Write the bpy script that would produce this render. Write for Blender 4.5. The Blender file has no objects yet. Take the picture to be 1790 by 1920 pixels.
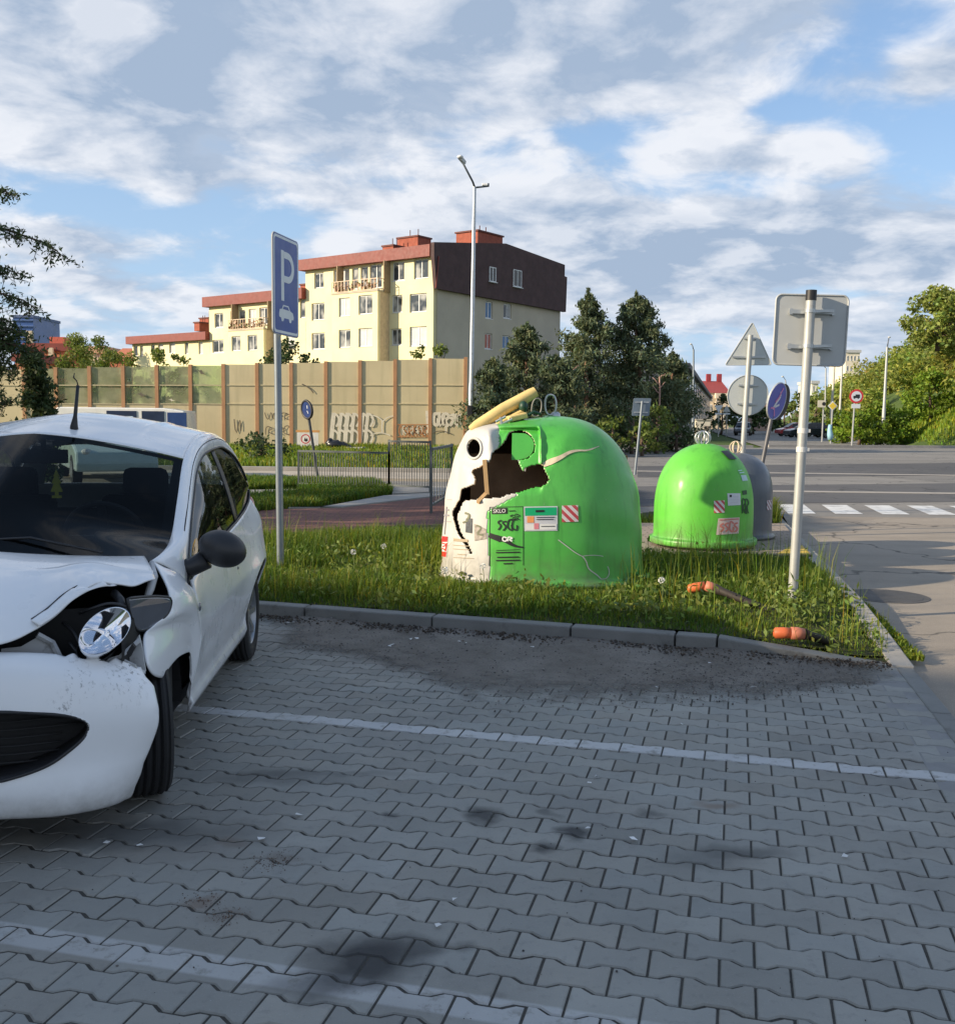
import bpy, bmesh, math, random
import numpy as np
from mathutils import Vector, Matrix
from mathutils.bvhtree import BVHTree
random.seed(7)
rng = np.random.default_rng(7)
SC = bpy.context.scene
COL = SC.collection
R_ = math.radians
# ------------------------------------------------------------------ camera
F, CH, CX, CY = 1900.0, 1.5, 895.0, 960.0      # focal length in photo pixels, camera height, photo centre
PITCH = math.atan((960 - 785) / F)
ROLL = R_(0.63)
CMAT = Matrix.Rotation(math.pi / 2 - PITCH, 3, 'X') @ Matrix.Rotation(ROLL, 3, 'Z')
CPOS = Vector((0, 0, CH))
cam_data = bpy.data.cameras.new('camera')
cam = bpy.data.objects.new('camera', cam_data)
COL.objects.link(cam)
cam.matrix_world = Matrix.Translation(CPOS) @ CMAT.to_4x4()
cam_data.sensor_fit = 'HORIZONTAL'
cam_data.sensor_width = 36
cam_data.lens = 36 * F / 1790
cam_data.clip_end = 3000
cam_data.clip_start = 0.05
SC.camera = cam


def ray(x, y):
    return CMAT @ Vector(((x - CX) / F, -(y - CY) / F, -1.0))


def G(x, y, z=0.0):
    "point of the level plane z under a photo pixel"
    d = ray(x, y)
    return CPOS + d * ((z - CH) / d.z)


def D(x, y, Y):
    "point under a photo pixel at distance Y"
    d = ray(x, y)
    return CPOS + d * (Y / d.y)


def PL(x, y, p0, n):
    d = ray(x, y)
    return CPOS + d * ((p0 - CPOS).dot(n) / d.dot(n))


def PX(p):
    q = CMAT.transposed() @ (Vector(p) - CPOS)
    return CX + F * q.x / -q.z, CY - F * q.y / -q.z


# ------------------------------------------------------------------ tagging
def tag(o, label=None, cat=None, group=None, kind=None):
    if label: o['label'] = label
    if cat: o['category'] = cat
    if group: o['group'] = group
    if kind: o['kind'] = kind
    return o


def thing(name, loc, label, cat, group=None):
    o = bpy.data.objects.new(name, None)
    o.empty_display_size = 0.2
    COL.objects.link(o)
    o.location = loc
    return tag(o, label, cat, group)


def obj_from_mesh(name, me, m=None, parent=None):
    o = bpy.data.objects.new(name, me)
    COL.objects.link(o)
    if m is not None:
        for k in (m if isinstance(m, (list, tuple)) else [m]):
            me.materials.append(k)
    if parent is not None:
        o.parent = parent
    return o


def world_loc(o):
    p = Vector((0, 0, 0))
    while o is not None:
        p += Vector(o.location)
        o = o.parent
    return p


class MB:
    "collects shapes in world coordinates, links them as one mesh"

    def __init__(s):
        s.v, s.f, s.mi, s.cur = [], [], [], 0

    def add(s, vs, fs):
        b = len(s.v)
        s.v += [tuple(p) for p in vs]
        for f in fs:
            s.f.append(tuple(b + i for i in f))
            s.mi.append(s.cur)
        return s

    def box(s, c, size, rot=None, up=None):
        hx, hy, hz = size[0] / 2, size[1] / 2, size[2] / 2
        M = rot if rot is not None else Matrix.Identity(3)
        vs = [Vector(c) + M @ Vector((x * hx, y * hy, z * hz)) for x in (-1, 1) for y in (-1, 1) for z in (-1, 1)]
        return s.add(vs, [(0, 1, 3, 2), (4, 6, 7, 5), (0, 4, 5, 1), (2, 3, 7, 6), (0, 2, 6, 4), (1, 5, 7, 3)])

    def bar(s, a, b, w, h, up=(0, 0, 1)):
        a, b = Vector(a), Vector(b)
        x = (b - a)
        L = x.length
        x.normalize()
        y = Vector(up).cross(x)
        if y.length < 1e-4: y = Vector((0, 1, 0)).cross(x)
        y.normalize()
        z = x.cross(y)
        return s.box((a + b) / 2, (L, w, h), Matrix((x, y, z)).transposed())

    def cyl(s, a, b, r0, r1=None, n=12, cap=True):
        return s.tube([a, b], [r0, r0 if r1 is None else r1], n, cap)

    def tube(s, pts, rad, n=8, cap=True):
        pts = [Vector(p) for p in pts]
        if not isinstance(rad, (list, tuple)): rad = [rad] * len(pts)
        base = len(s.v)
        prev = None
        vs, fs = [], []
        for i, p in enumerate(pts):
            t = pts[min(i + 1, len(pts) - 1)] - pts[max(i - 1, 0)]
            if t.length < 1e-9: t = Vector((0, 0, 1))
            t.normalize()
            if prev is None:
                a = t.orthogonal().normalized()
            else:
                a = prev - t * prev.dot(t)
                a = a.normalized() if a.length > 1e-6 else t.orthogonal().normalized()
            prev = a
            b = t.cross(a)
            for k in range(n):
                an = 2 * math.pi * k / n
                vs.append(p + (a * math.cos(an) + b * math.sin(an)) * rad[i])
        for i in range(len(pts) - 1):
            for k in range(n):
                k2 = (k + 1) % n
                fs.append((i * n + k, i * n + k2, (i + 1) * n + k2, (i + 1) * n + k))
        if cap:
            fs.append(tuple(range(n - 1, -1, -1)))
            fs.append(tuple((len(pts) - 1) * n + k for k in range(n)))
        return s.add(vs, fs)

    def loop(s, pts, r, n=8):
        "closed tube"
        pts = [Vector(p) for p in pts]
        m = len(pts)
        c = sum(pts, Vector()) / m
        nrm = Vector()
        for i in range(m): nrm += (pts[i] - c).cross(pts[(i + 1) % m] - c)
        nrm.normalize()
        vs, fs = [], []
        for i, p in enumerate(pts):
            t = (pts[(i + 1) % m] - pts[i - 1]).normalized()
            a = nrm.cross(t).normalized()
            for k in range(n):
                an = 2 * math.pi * k / n
                vs.append(p + (a * math.cos(an) + nrm * math.sin(an)) * r)
        for i in range(m):
            i2 = (i + 1) % m
            for k in range(n):
                k2 = (k + 1) % n
                fs.append((i * n + k, i * n + k2, i2 * n + k2, i2 * n + k))
        return s.add(vs, fs)

    def lathe(s, prof, c, n=32, axis='Z', M=None):
        vs, fs = [], []
        M = M or Matrix.Identity(3)
        for r, z in prof:
            for k in range(n):
                a = 2 * math.pi * k / n
                vs.append(Vector(c) + M @ Vector((r * math.cos(a), r * math.sin(a), z)))
        for i in range(len(prof) - 1):
            for k in range(n):
                k2 = (k + 1) % n
                fs.append((i * n + k, i * n + k2, (i + 1) * n + k2, (i + 1) * n + k))
        return s.add(vs, fs)

    def prism(s, poly, z0, z1):
        n = len(poly)
        vs = [(p[0], p[1], z0) for p in poly] + [(p[0], p[1], z1) for p in poly]
        fs = [tuple(range(n - 1, -1, -1)), tuple(range(n, 2 * n))]
        for i in range(n):
            j = (i + 1) % n
            fs.append((i, j, n + j, n + i))
        return s.add(vs, fs)

    def slab(s, pts, nrm, th):
        "polygon (3D points) thickened along nrm"
        n = len(pts)
        nv = Vector(nrm) * th
        vs = [Vector(p) for p in pts] + [Vector(p) + nv for p in pts]
        fs = [tuple(range(n - 1, -1, -1)), tuple(range(n, 2 * n))]
        for i in range(n):
            j = (i + 1) % n
            fs.append((i, j, n + j, n + i))
        return s.add(vs, fs)

    def quad(s, a, b, c, d):
        return s.add([a, b, c, d], [(0, 1, 2, 3)])

    def grid(s, P):
        nt, ns = P.shape[:2]
        vs = P.reshape(-1, 3).tolist()
        fs = [(j * ns + i, j * ns + i + 1, (j + 1) * ns + i + 1, (j + 1) * ns + i) for j in range(nt - 1) for i in range(ns - 1)]
        return s.add(vs, fs)

    def ball(s, c, r, nu=16, nv=10, M=None):
        M = M or Matrix.Identity(3)
        if not isinstance(r, (tuple, list)): r = (r, r, r)
        prof = []
        vs, fs = [], []
        for j in range(nv + 1):
            t = math.pi * j / nv
            for k in range(nu):
                a = 2 * math.pi * k / nu
                vs.append(Vector(c) + M @ Vector((r[0] * math.sin(t) * math.cos(a), r[1] * math.sin(t) * math.sin(a), r[2] * math.cos(t))))
        for j in range(nv):
            for k in range(nu):
                k2 = (k + 1) % nu
                fs.append((j * nu + k, j * nu + k2, (j + 1) * nu + k2, (j + 1) * nu + k))
        return s.add(vs, fs)

    def build(s, name, m=None, parent=None, smooth=False, angle=None, bevel=0, solid=0, soff=-1, weld=False, loc=None):
        me = bpy.data.meshes.new(name)
        off = world_loc(parent) if parent is not None else (Vector(loc) if loc is not None else Vector((0, 0, 0)))
        me.from_pydata([(a - off.x, b - off.y, c - off.z) for a, b, c in s.v], [], s.f)
        if s.mi and max(s.mi) > 0: me.polygons.foreach_set('material_index', s.mi)
        if weld:
            bm = bmesh.new()
            bm.from_mesh(me)
            bmesh.ops.remove_doubles(bm, verts=bm.verts, dist=1e-5)
            bmesh.ops.recalc_face_normals(bm, faces=bm.faces)
            bm.to_mesh(me)
            bm.free()
        o = obj_from_mesh(name, me, m, parent)
        if parent is None and loc is not None: o.location = loc
        if smooth:
            me.polygons.foreach_set('use_smooth', [True] * len(me.polygons))
            if angle: me.set_sharp_from_angle(angle=R_(angle))
        if solid:
            md = o.modifiers.new('solidify', 'SOLIDIFY')
            md.thickness = solid
            md.offset = soff
        if bevel:
            md = o.modifiers.new('bevel', 'BEVEL')
            md.width = bevel
            md.segments = 2
            md.limit_method = 'ANGLE'
        return o


def fast_mesh(name, V, nper, cols=None, m=None, parent=None, faces_per=None, off=None):
    "V (N*nper,3): N separate polygons of nper corners, colour per polygon"
    V = np.asarray(V, dtype=np.float32)
    if parent is not None: V = V - np.array(world_loc(parent), dtype=np.float32)
    N = len(V) // nper
    me = bpy.data.meshes.new(name)
    me.vertices.add(len(V))
    me.vertices.foreach_set('co', V.ravel())
    me.loops.add(len(V))
    me.loops.foreach_set('vertex_index', np.arange(len(V), dtype=np.int32))
    me.polygons.add(N)
    me.polygons.foreach_set('loop_start', np.arange(0, len(V), nper, dtype=np.int32))
    me.polygons.foreach_set('loop_total', np.full(N, nper, dtype=np.int32))
    me.update(calc_edges=True)
    if cols is not None:
        ca = me.color_attributes.new('tint', 'FLOAT_COLOR', 'POINT')
        c4 = np.ones((len(V), 4), dtype=np.float32)
        c4[:, :3] = np.repeat(cols, nper, axis=0)
        ca.data.foreach_set('color', c4.ravel())
    return obj_from_mesh(name, me, m, parent)


# ------------------------------------------------------------------ materials
def lin(r, g, b):
    f = lambda c: (c / 255 / 12.92) if c / 255 <= .04045 else ((c / 255 + .055) / 1.055) ** 2.4
    return (f(r), f(g), f(b))


class NT:
    def __init__(s, name):
        s.m = bpy.data.materials.new(name)
        s.m.use_nodes = True
        s.t = s.m.node_tree
        s.t.nodes.clear()
        s.out = s.n('ShaderNodeOutputMaterial')

    def n(s, typ, **kw):
        nd = s.t.nodes.new(typ)
        for k, v in kw.items():
            if k.startswith('i_'):
                nd.inputs[k[2:].replace('_', ' ')].default_value = v
            else:
                setattr(nd, k, v)
        return nd

    def l(s, a, b):
        s.t.links.new(a, b)

    def math(s, op, a, b=None, c=None, clamp=False):
        nd = s.n('ShaderNodeMath', operation=op, use_clamp=clamp)
        for i, x in enumerate((a, b, c)):
            if x is None: continue
            if isinstance(x, (int, float)):
                nd.inputs[i].default_value = x
            else:
                s.l(x, nd.inputs[i])
        return nd.outputs[0]

    def mix(s, fac, a, b, blend='MIX'):
        nd = s.n('ShaderNodeMix', data_type='RGBA', blend_type=blend)
        for i, x in ((0, fac), (6, a), (7, b)):
            if isinstance(x, (int, float)):
                nd.inputs[i].default_value = x
            elif isinstance(x, (tuple, list)):
                nd.inputs[i].default_value = (*x[:3], 1)
            else:
                s.l(x, nd.inputs[i])
        return nd.outputs[2]

    def coord(s, which='Object', scale=None):
        tc = s.n('ShaderNodeTexCoord')
        if scale is None: return tc.outputs[which]
        mp = s.n('ShaderNodeMapping')
        mp.inputs['Scale'].default_value = scale if isinstance(scale, (tuple, list)) else (scale,) * 3
        s.l(tc.outputs[which], mp.inputs[0])
        return mp.outputs[0]

    def noise(s, scale, detail=5, vec=None, rough=.55, out=0, dist=0):
        nd = s.n('ShaderNodeTexNoise')
        nd.inputs['Scale'].default_value = scale
        nd.inputs['Detail'].default_value = detail
        nd.inputs['Roughness'].default_value = rough
        nd.inputs['Distortion'].default_value = dist
        s.l(vec if vec is not None else s.coord(), nd.inputs['Vector'])
        return nd.outputs[out]

    def ramp(s, x, lo, hi, a=0., b=1.):
        nd = s.n('ShaderNodeMapRange')
        s.l(x, nd.inputs[0])
        nd.inputs[1].default_value, nd.inputs[2].default_value = lo, hi
        nd.inputs[3].default_value, nd.inputs[4].default_value = a, b
        return nd.outputs[0]

    def bsdf(s, col, rough=.6, metal=0, spec=.5, coat=0, **kw):
        b = s.n('ShaderNodeBsdfPrincipled')
        for k, x in (('Base Color', col), ('Roughness', rough), ('Metallic', metal), ('Specular IOR Level', spec), ('Coat Weight', coat)):
            if isinstance(x, (int, float)):
                b.inputs[k].default_value = x
            elif isinstance(x, (tuple, list)):
                b.inputs[k].default_value = (*x[:3], 1)
            else:
                s.l(x, b.inputs[k])
        for k, x in kw.items(): b.inputs[k.replace('_', ' ')].default_value = x
        return b

    def bump(s, b, h, strength=.3, dist=.01):
        nd = s.n('ShaderNodeBump')
        nd.inputs['Strength'].default_value = strength
        nd.inputs['Distance'].default_value = dist
        s.l(h, nd.inputs['Height'])
        s.l(nd.outputs[0], b.inputs['Normal'])

    def done(s, b):
        s.l(b.outputs[0] if hasattr(b, 'outputs') else b, s.out.inputs[0])
        return s.m


def mat(name, col, rough=.6, metal=0, var=.12, vs=4., bump=0, bs=60., spec=.5, coat=0, dirt=None, dcol=(.05, .045, .04), dscale=3., tint=None, bdist=.01):
    t = NT(name)
    c1 = tuple(max(0, x * (1 - var)) for x in col)
    c2 = tuple(min(1, x * (1 + var)) for x in col)
    c = t.mix(t.ramp(t.noise(vs), .3, .7), c1, c2)
    if tint:
        a = t.n('ShaderNodeAttribute', attribute_name='tint')
        c = t.mix(1., c, a.outputs[0], 'MULTIPLY')
    if dirt:
        c = t.mix(t.ramp(t.noise(dscale, 8, rough=.7), 1 - dirt, 1 - dirt + .25), c, dcol)
    r = t.ramp(t.noise(vs * 2.3), .2, .8, max(0, rough - .08), min(1, rough + .08))
    b = t.bsdf(c, r, metal, spec, coat)
    if bump: t.bump(b, t.noise(bs, 4), bump, bdist)
    return t.done(b)


def leaf_mat(name, col, col2, trans=.35, rough=.6):
    t = NT(name)
    a = t.n('ShaderNodeAttribute', attribute_name='tint')
    c = t.mix(t.ramp(t.noise(1.2), .35, .65), col, col2)
    c = t.mix(1., c, a.outputs[0], 'MULTIPLY')
    b = t.bsdf(c, rough, 0, .3)
    tr = t.n('ShaderNodeBsdfTranslucent')
    t.l(t.mix(1., c, (1.15, 1.1, .6), 'MULTIPLY'), tr.inputs[0])
    mx = t.n('ShaderNodeMixShader')
    mx.inputs[0].default_value = trans
    t.l(b.outputs[0], mx.inputs[1])
    t.l(tr.outputs[0], mx.inputs[2])
    return t.done(mx)


def glass_mat(name, tint=(.3, .33, .33), ior=1.5, rough=.02, dust=0.0):
    t = NT(name)
    tr = t.n('ShaderNodeBsdfTransparent')
    tr.inputs[0].default_value = (*tint, 1)
    gl = t.n('ShaderNodeBsdfGlossy')
    gl.inputs['Roughness'].default_value = rough
    fr = t.n('ShaderNodeFresnel')
    fr.inputs[0].default_value = ior
    mx = t.n('ShaderNodeMixShader')
    t.l(fr.outputs[0], mx.inputs[0])
    t.l(tr.outputs[0], mx.inputs[1])
    t.l(gl.outputs[0], mx.inputs[2])
    if dust:
        df = t.n('ShaderNodeBsdfDiffuse')
        df.inputs[0].default_value = (.5, .48, .42, 1)
        m2 = t.n('ShaderNodeMixShader')
        t.l(t.ramp(t.noise(3, 6), .35, .75, 0, dust), m2.inputs[0])
        t.l(mx.outputs[0], m2.inputs[1])
        t.l(df.outputs[0], m2.inputs[2])
        mx = m2
    return t.done(mx)


# ------------------------------------------------------------------ splines, patches
def spline(pts, n, uniform=True):
    P = np.array([tuple(p) for p in pts], float)
    if len(P) == 2: return P[0] + (P[1] - P[0]) * np.linspace(0, 1, n)[:, None]
    d = np.linalg.norm(np.diff(P, axis=0), axis=1) ** .5
    t = np.concatenate([[0], np.cumsum(d)])
    m = np.zeros_like(P)
    m[1:-1] = ((P[1:-1] - P[:-2]) / (t[1:-1] - t[:-2])[:, None] * (t[2:] - t[1:-1])[:, None] + (P[2:] - P[1:-1]) / (t[2:] - t[1:-1])[:, None] * (t[1:-1] - t[:-2])[:, None]) / (t[2:] - t[:-2])[:, None]
    m[0] = 2 * (P[1] - P[0]) / (t[1] - t[0]) - m[1]
    m[-1] = 2 * (P[-1] - P[-2]) / (t[-1] - t[-2]) - m[-2]

    def ev(x):
        i = np.clip(np.searchsorted(t, x, 'right') - 1, 0, len(P) - 2)
        h = (t[i + 1] - t[i])[:, None]
        s = ((x - t[i]) / (t[i + 1] - t[i]))[:, None]
        return (2 * s**3 - 3 * s**2 + 1) * P[i] + (s**3 - 2 * s**2 + s) * h * m[i] + (-2 * s**3 + 3 * s**2) * P[i + 1] + (s**3 - s**2) * h * m[i + 1]

    xs = np.linspace(0, t[-1], 400)
    Q = ev(xs)
    if not uniform: return ev(np.interp(np.linspace(0, len(P) - 1, n), np.arange(len(P)), t))
    L = np.concatenate([[0], np.cumsum(np.linalg.norm(np.diff(Q, axis=0), axis=1))])
    return ev(np.interp(np.linspace(0, L[-1], n), L, xs))


def coons(c0, c1, d0, d1, ns=40, nt=30, bulge=None):
    "c0,c1 run along s at t=0,1; d0,d1 run along t at s=0,1"
    A, B, L, Rr = spline(c0, ns), spline(c1, ns), spline(d0, nt), spline(d1, nt)
    s = np.linspace(0, 1, ns)[None, :, None]
    t = np.linspace(0, 1, nt)[:, None, None]
    S = (1 - t) * A[None] + t * B[None] + (1 - s) * L[:, None] + s * Rr[:, None]
    S -= (1 - s) * (1 - t) * A[0] + s * (1 - t) * A[-1] + (1 - s) * t * B[0] + s * t * B[-1]
    if bulge is not None:
        S += (16 * s * (1 - s) * t * (1 - t)) * np.array(bulge)[None, None]
    return S


def tensor(rows, ns, nt):
    Rw = np.array([spline(r, ns) for r in rows])
    return np.stack([spline(Rw[:, i], nt) for i in range(ns)], axis=1)


def inpoly(x, y, poly):
    x, y = np.asarray(x), np.asarray(y)
    c = np.zeros(x.shape, bool)
    n = len(poly)
    for i in range(n):
        x0, y0 = poly[i]
        x1, y1 = poly[i - 1]
        if y0 == y1: continue
        c ^= ((y0 > y) != (y1 > y)) & (x < (x1 - x0) * (y - y0) / (y1 - y0) + x0)
    return c


def ribbon2d(pts, w):
    "flat strip along a 2D polyline: list of quads"
    out = []
    P = [np.array(p, float) for p in pts]
    ws = w if isinstance(w, (list, tuple)) else [w] * len(P)
    L, Rr = [], []
    for i, p in enumerate(P):
        d = P[min(i + 1, len(P) - 1)] - P[max(i - 1, 0)]
        d = d / (np.linalg.norm(d) + 1e-9)
        nrm = np.array([-d[1], d[0]])
        L.append(p + nrm * ws[i] / 2)
        Rr.append(p - nrm * ws[i] / 2)
    return [(L[i], L[i + 1], Rr[i + 1], Rr[i]) for i in range(len(P) - 1)]


# ------------------------------------------------------------------ light, sky
SUN_AZ, SUN_EL = -106.5, 20.5      # degrees from the view axis (behind left), height
sv = Vector((math.sin(R_(SUN_AZ)) * math.cos(R_(SUN_EL)), math.cos(R_(SUN_AZ)) * math.cos(R_(SUN_EL)), math.sin(R_(SUN_EL))))
sun_d = bpy.data.lights.new('sun', 'SUN')
sun_d.energy = 4.6
sun_d.angle = R_(.55)
sun_d.color = (1, .84, .62)
sun = bpy.data.objects.new('sun', sun_d)
COL.objects.link(sun)
sun.rotation_euler = sv.to_track_quat('Z', 'Y').to_euler()
SC.view_settings.view_transform = 'Standard'
SC.view_settings.look = 'None'
SC.view_settings.exposure = 0.66
SC.view_settings.gamma = 1
SC.cycles.max_bounces = 6
SC.cycles.transparent_max_bounces = 12
SC.cycles.use_denoising = True
SC.cycles.sample_clamp_indirect = 6


def build_world():
    w = bpy.data.worlds.new('World')
    SC.world = w
    w.use_nodes = True
    t = NT.__new__(NT)
    t.t = w.node_tree
    t.t.nodes.clear()
    out = t.n('ShaderNodeOutputWorld')
    sky = t.n('ShaderNodeTexSky')
    sky.sky_type = 'NISHITA'
    sky.sun_disc = False
    sky.sun_elevation = R_(SUN_EL)
    sky.sun_rotation = R_(SUN_AZ)
    sky.air_density = 1.0
    sky.dust_density = .6
    sky.ozone_density = 1.6
    skyc = t.mix(1., sky.outputs[0], (SKYK[0], SKYK[1], SKYK[2]), 'MULTIPLY')
    d = t.coord('Generated')
    nrm = t.n('ShaderNodeVectorMath', operation='NORMALIZE')
    t.l(d, nrm.inputs[0])
    sp = t.n('ShaderNodeSeparateXYZ')
    t.l(nrm.outputs[0], sp.inputs[0])
    X, Y, Z = sp.outputs
    Zp = t.math('MAXIMUM', Z, 0.0)
    den = t.math('ADD', Zp, .22)
    cx, cy = t.math('DIVIDE', X, den), t.math('DIVIDE', Y, den)
    cv = t.n('ShaderNodeCombineXYZ')
    t.l(cx, cv.inputs[0])
    t.l(cy, cv.inputs[1])
    cv.inputs[2].default_value = 3.3
    # big masses of cloud and openings where the photograph has them: azimuth / elevation ellipses
    az = t.math('ARCTAN2', X, Y)
    el = t.math('ARCSINE', Z)
    bias = None
    for px, py, rx, ry, a in BLOBS:
        dv = ray(px, py).normalized()
        a0, e0 = math.atan2(dv.x, dv.y), math.asin(dv.z)
        u = t.math('DIVIDE', t.math('SUBTRACT', az, a0), rx / F)
        v = t.math('DIVIDE', t.math('SUBTRACT', el, e0), ry / F)
        q = t.math('ADD', t.math('MULTIPLY', u, u), t.math('MULTIPLY', v, v))
        g = t.math('MULTIPLY', t.math('EXPONENT', t.math('MULTIPLY', q, -1.)), a)
        bias = g if bias is None else t.math('ADD', bias, g)

    def dens(off):
        vv = cv.outputs[0]
        if off:
            ad = t.n('ShaderNodeVectorMath', operation='ADD')
            t.l(vv, ad.inputs[0])
            ad.inputs[1].default_value = off
            vv = ad.outputs[0]
        big = t.noise(1.25, 3, vv, .5)
        fine = t.noise(5.2, 9, vv, .57, dist=.3)
        return t.math('ADD', t.math('MULTIPLY', big, .52), t.math('MULTIPLY', fine, .48))

    d0 = dens(None)
    d1 = dens((-.10, -.06, .03))
    cov = t.math('SUBTRACT', t.math('ADD', d0, bias), t.ramp(Z, .42, .70, 0, .10))
    m = t.ramp(cov, .375, .54)
    m.node.interpolation_type = 'SMOOTHSTEP'
    # towards the sun thinner = bright rim, thick = grey base
    lit = t.math('ADD', t.math('MULTIPLY', t.math('SUBTRACT', d0, d1), 6.5), .5, clamp=True)
    thick = t.ramp(cov, .50, .74, 0, 1)
    tone = t.math('SUBTRACT', t.math('ADD', lit, .17), t.math('MULTIPLY', thick, .50), clamp=True)
    cc = t.mix(tone, CLOUD_D, CLOUD_L)
    # the air near the horizon is pale
    pale = t.ramp(Z, .0, .30, .95, .30)
    skyb = t.mix(pale, skyc, HAZE)
    low = t.ramp(Z, .01, .12, .55, 0)
    cc = t.mix(low, cc, tuple(.5 * (a_ + b_) for a_, b_ in zip(HAZE, CLOUD_L)))
    fin = t.mix(t.math('MULTIPLY', m, .95), skyb, cc)
    # below the horizon: dull ground tone
    fin = t.mix(t.ramp(Z, -.03, -.005, 1, 0), fin, (.12, .12, .11))
    bg = t.n('ShaderNodeBackground')
    t.l(fin, bg.inputs[0])
    bg.inputs[1].default_value = BGS
    t.l(bg.outputs[0], out.inputs[0])


HAZE = tuple(10 * c for c in (.30, .41, .56))
BGS = 0.1
SKYK = (.92, 1.05, 1.20)
CLOUD_D = tuple(10 * c for c in (.245, .31, .41))
CLOUD_L = tuple(10 * c for c in (.56, .575, .61))
BLOBS = [(120, 375, 260, 42, -.17), (420, 415, 220, 32, -.11), (330, 500, 330, 26, -.08), (1710, 250, 120, 55, -.12), (1400, 345, 190, 26, -.12), (1000, 320, 130, 22, -.09), (1590, 85, 120, 50, -.13), (1130, 250, 120, 26, -.10), (1760, 320, 120, 60, -.14), (1480, 205, 70, 26, -.12), (1560, 545, 130, 20, -.10), (1740, 30, 90, 40, -.10),
         (420, 150, 620, 200, .18), (1150, 450, 420, 60, .13), (1650, 450, 330, 60, .14), (1150, 90, 330, 120, .10), (200, 540, 260, 26, .08), (1250, 520, 480, 45, .13), (1750, 140, 60, 60, .08), (1290, 300, 160, 26, .06), (650, 370, 90, 40, .08), (880, 400, 160, 50, .08), (330, 365, 60, 30, .10), (60, 445, 200, 24, .07)]
build_world()
# ================================================================== GROUND
E1 = Vector((math.cos(R_(-14.3)), math.sin(R_(-14.3)), 0))      # along the white lines
E2 = Vector((-E1.y, E1.x, 0))
RD = Vector((math.cos(R_(78)), math.sin(R_(78)), 0))            # along the side street


def v2(p): return (p[0], p[1])


def offset_line(p, d, t): return Vector(p) + Vector(d) * t


def asphalt(name, base, warm, crack=True, lanes=None):
    t = NT(name)
    n1 = t.ramp(t.noise(.25, 6, rough=.6), .35, .68)
    n2 = t.ramp(t.noise(2.2, 7, rough=.7), .3, .75)
    n3 = t.noise(160, 2)
    c = t.mix(n1, base, warm)
    c = t.mix(t.math('MULTIPLY', n2, .35), c, tuple(x * .62 for x in base))
    c = t.mix(t.ramp(n3, .55, .75, 0, .45), c, tuple(min(1, x * 1.9) for x in warm))
    # long faint wheel streaks
    st = t.noise(1.0, 4, t.coord('Object', (.05, 1.6, 1)))
    c = t.mix(t.ramp(st, .5, .7, 0, .35), c, tuple(x * .7 for x in base))
    vo = t.n('ShaderNodeTexVoronoi', feature='DISTANCE_TO_EDGE')
    vo.inputs['Scale'].default_value = .35
    dv = t.n('ShaderNodeVectorMath', operation='ADD')
    t.l(t.coord(), dv.inputs[0])
    nz = t.n('ShaderNodeTexNoise')
    nz.inputs['Scale'].default_value = 1.5
    nz.inputs['Detail'].default_value = 5
    t.l(t.coord(), nz.inputs['Vector'])
    t.l(nz.outputs['Color'], dv.inputs[1])
    t.l(dv.outputs[0], vo.inputs['Vector'])
    c = t.mix(t.ramp(vo.outputs['Distance'], .0, .012, .75, 0), c, (.02, .02, .02))
    pt_ = t.n('ShaderNodeTexVoronoi')
    pt_.inputs['Scale'].default_value = .16
    t.l(dv.outputs[0], pt_.inputs['Vector'])
    sc_ = t.n('ShaderNodeSeparateXYZ')
    t.l(pt_.outputs['Color'], sc_.inputs[0])
    c = t.mix(t.ramp(sc_.outputs[0], .6, .62, 0, .28), c, tuple(x * .6 for x in base))
    b = t.bsdf(c, .85, 0, .3)
    t.bump(b, n3, .35, .006)
    return t.done(b)


def soil_mat(name, a, b_, sc=3):
    t = NT(name)
    c = t.mix(t.ramp(t.noise(sc, 8, rough=.7), .3, .7), a, b_)
    b = t.bsdf(c, .95, 0, .2)
    t.bump(b, t.noise(40, 6), .6, .02)
    return t.done(b)


M_soil = soil_mat('soil', (.035, .04, .018), (.07, .075, .03))
M_lawn = soil_mat('lawn', (.05, .09, .02), (.10, .14, .04), .8)
M_asph = asphalt('asphalt', (.215, .205, .19), (.30, .28, .25))
M_asph2 = asphalt('asphalt_side', (.27, .235, .195), (.36, .31, .25))
M_conc = mat('concrete', (.33, .31, .28), .85, bump=.3, bs=90, vs=2, dirt=.35, dcol=(.14, .13, .11))
M_kerb = mat('kerb_concrete', (.20, .20, .19), .85, bump=.35, bs=70, vs=3, dirt=.45, dcol=(.06, .055, .05), dscale=5)
M_whitep = mat('road_paint', (.68, .68, .66), .7, var=.1, dirt=.52, dcol=(.24, .235, .22), dscale=5)

# one ground sheet to the horizon
mb = MB()
n = 40
mb.quad((-1500, -1500, -.12), (1500, -1500, -.12), (1500, 2500, -.12), (-1500, 2500, -.12))
tag(mb.build('ground', M_lawn), kind='structure')

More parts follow.
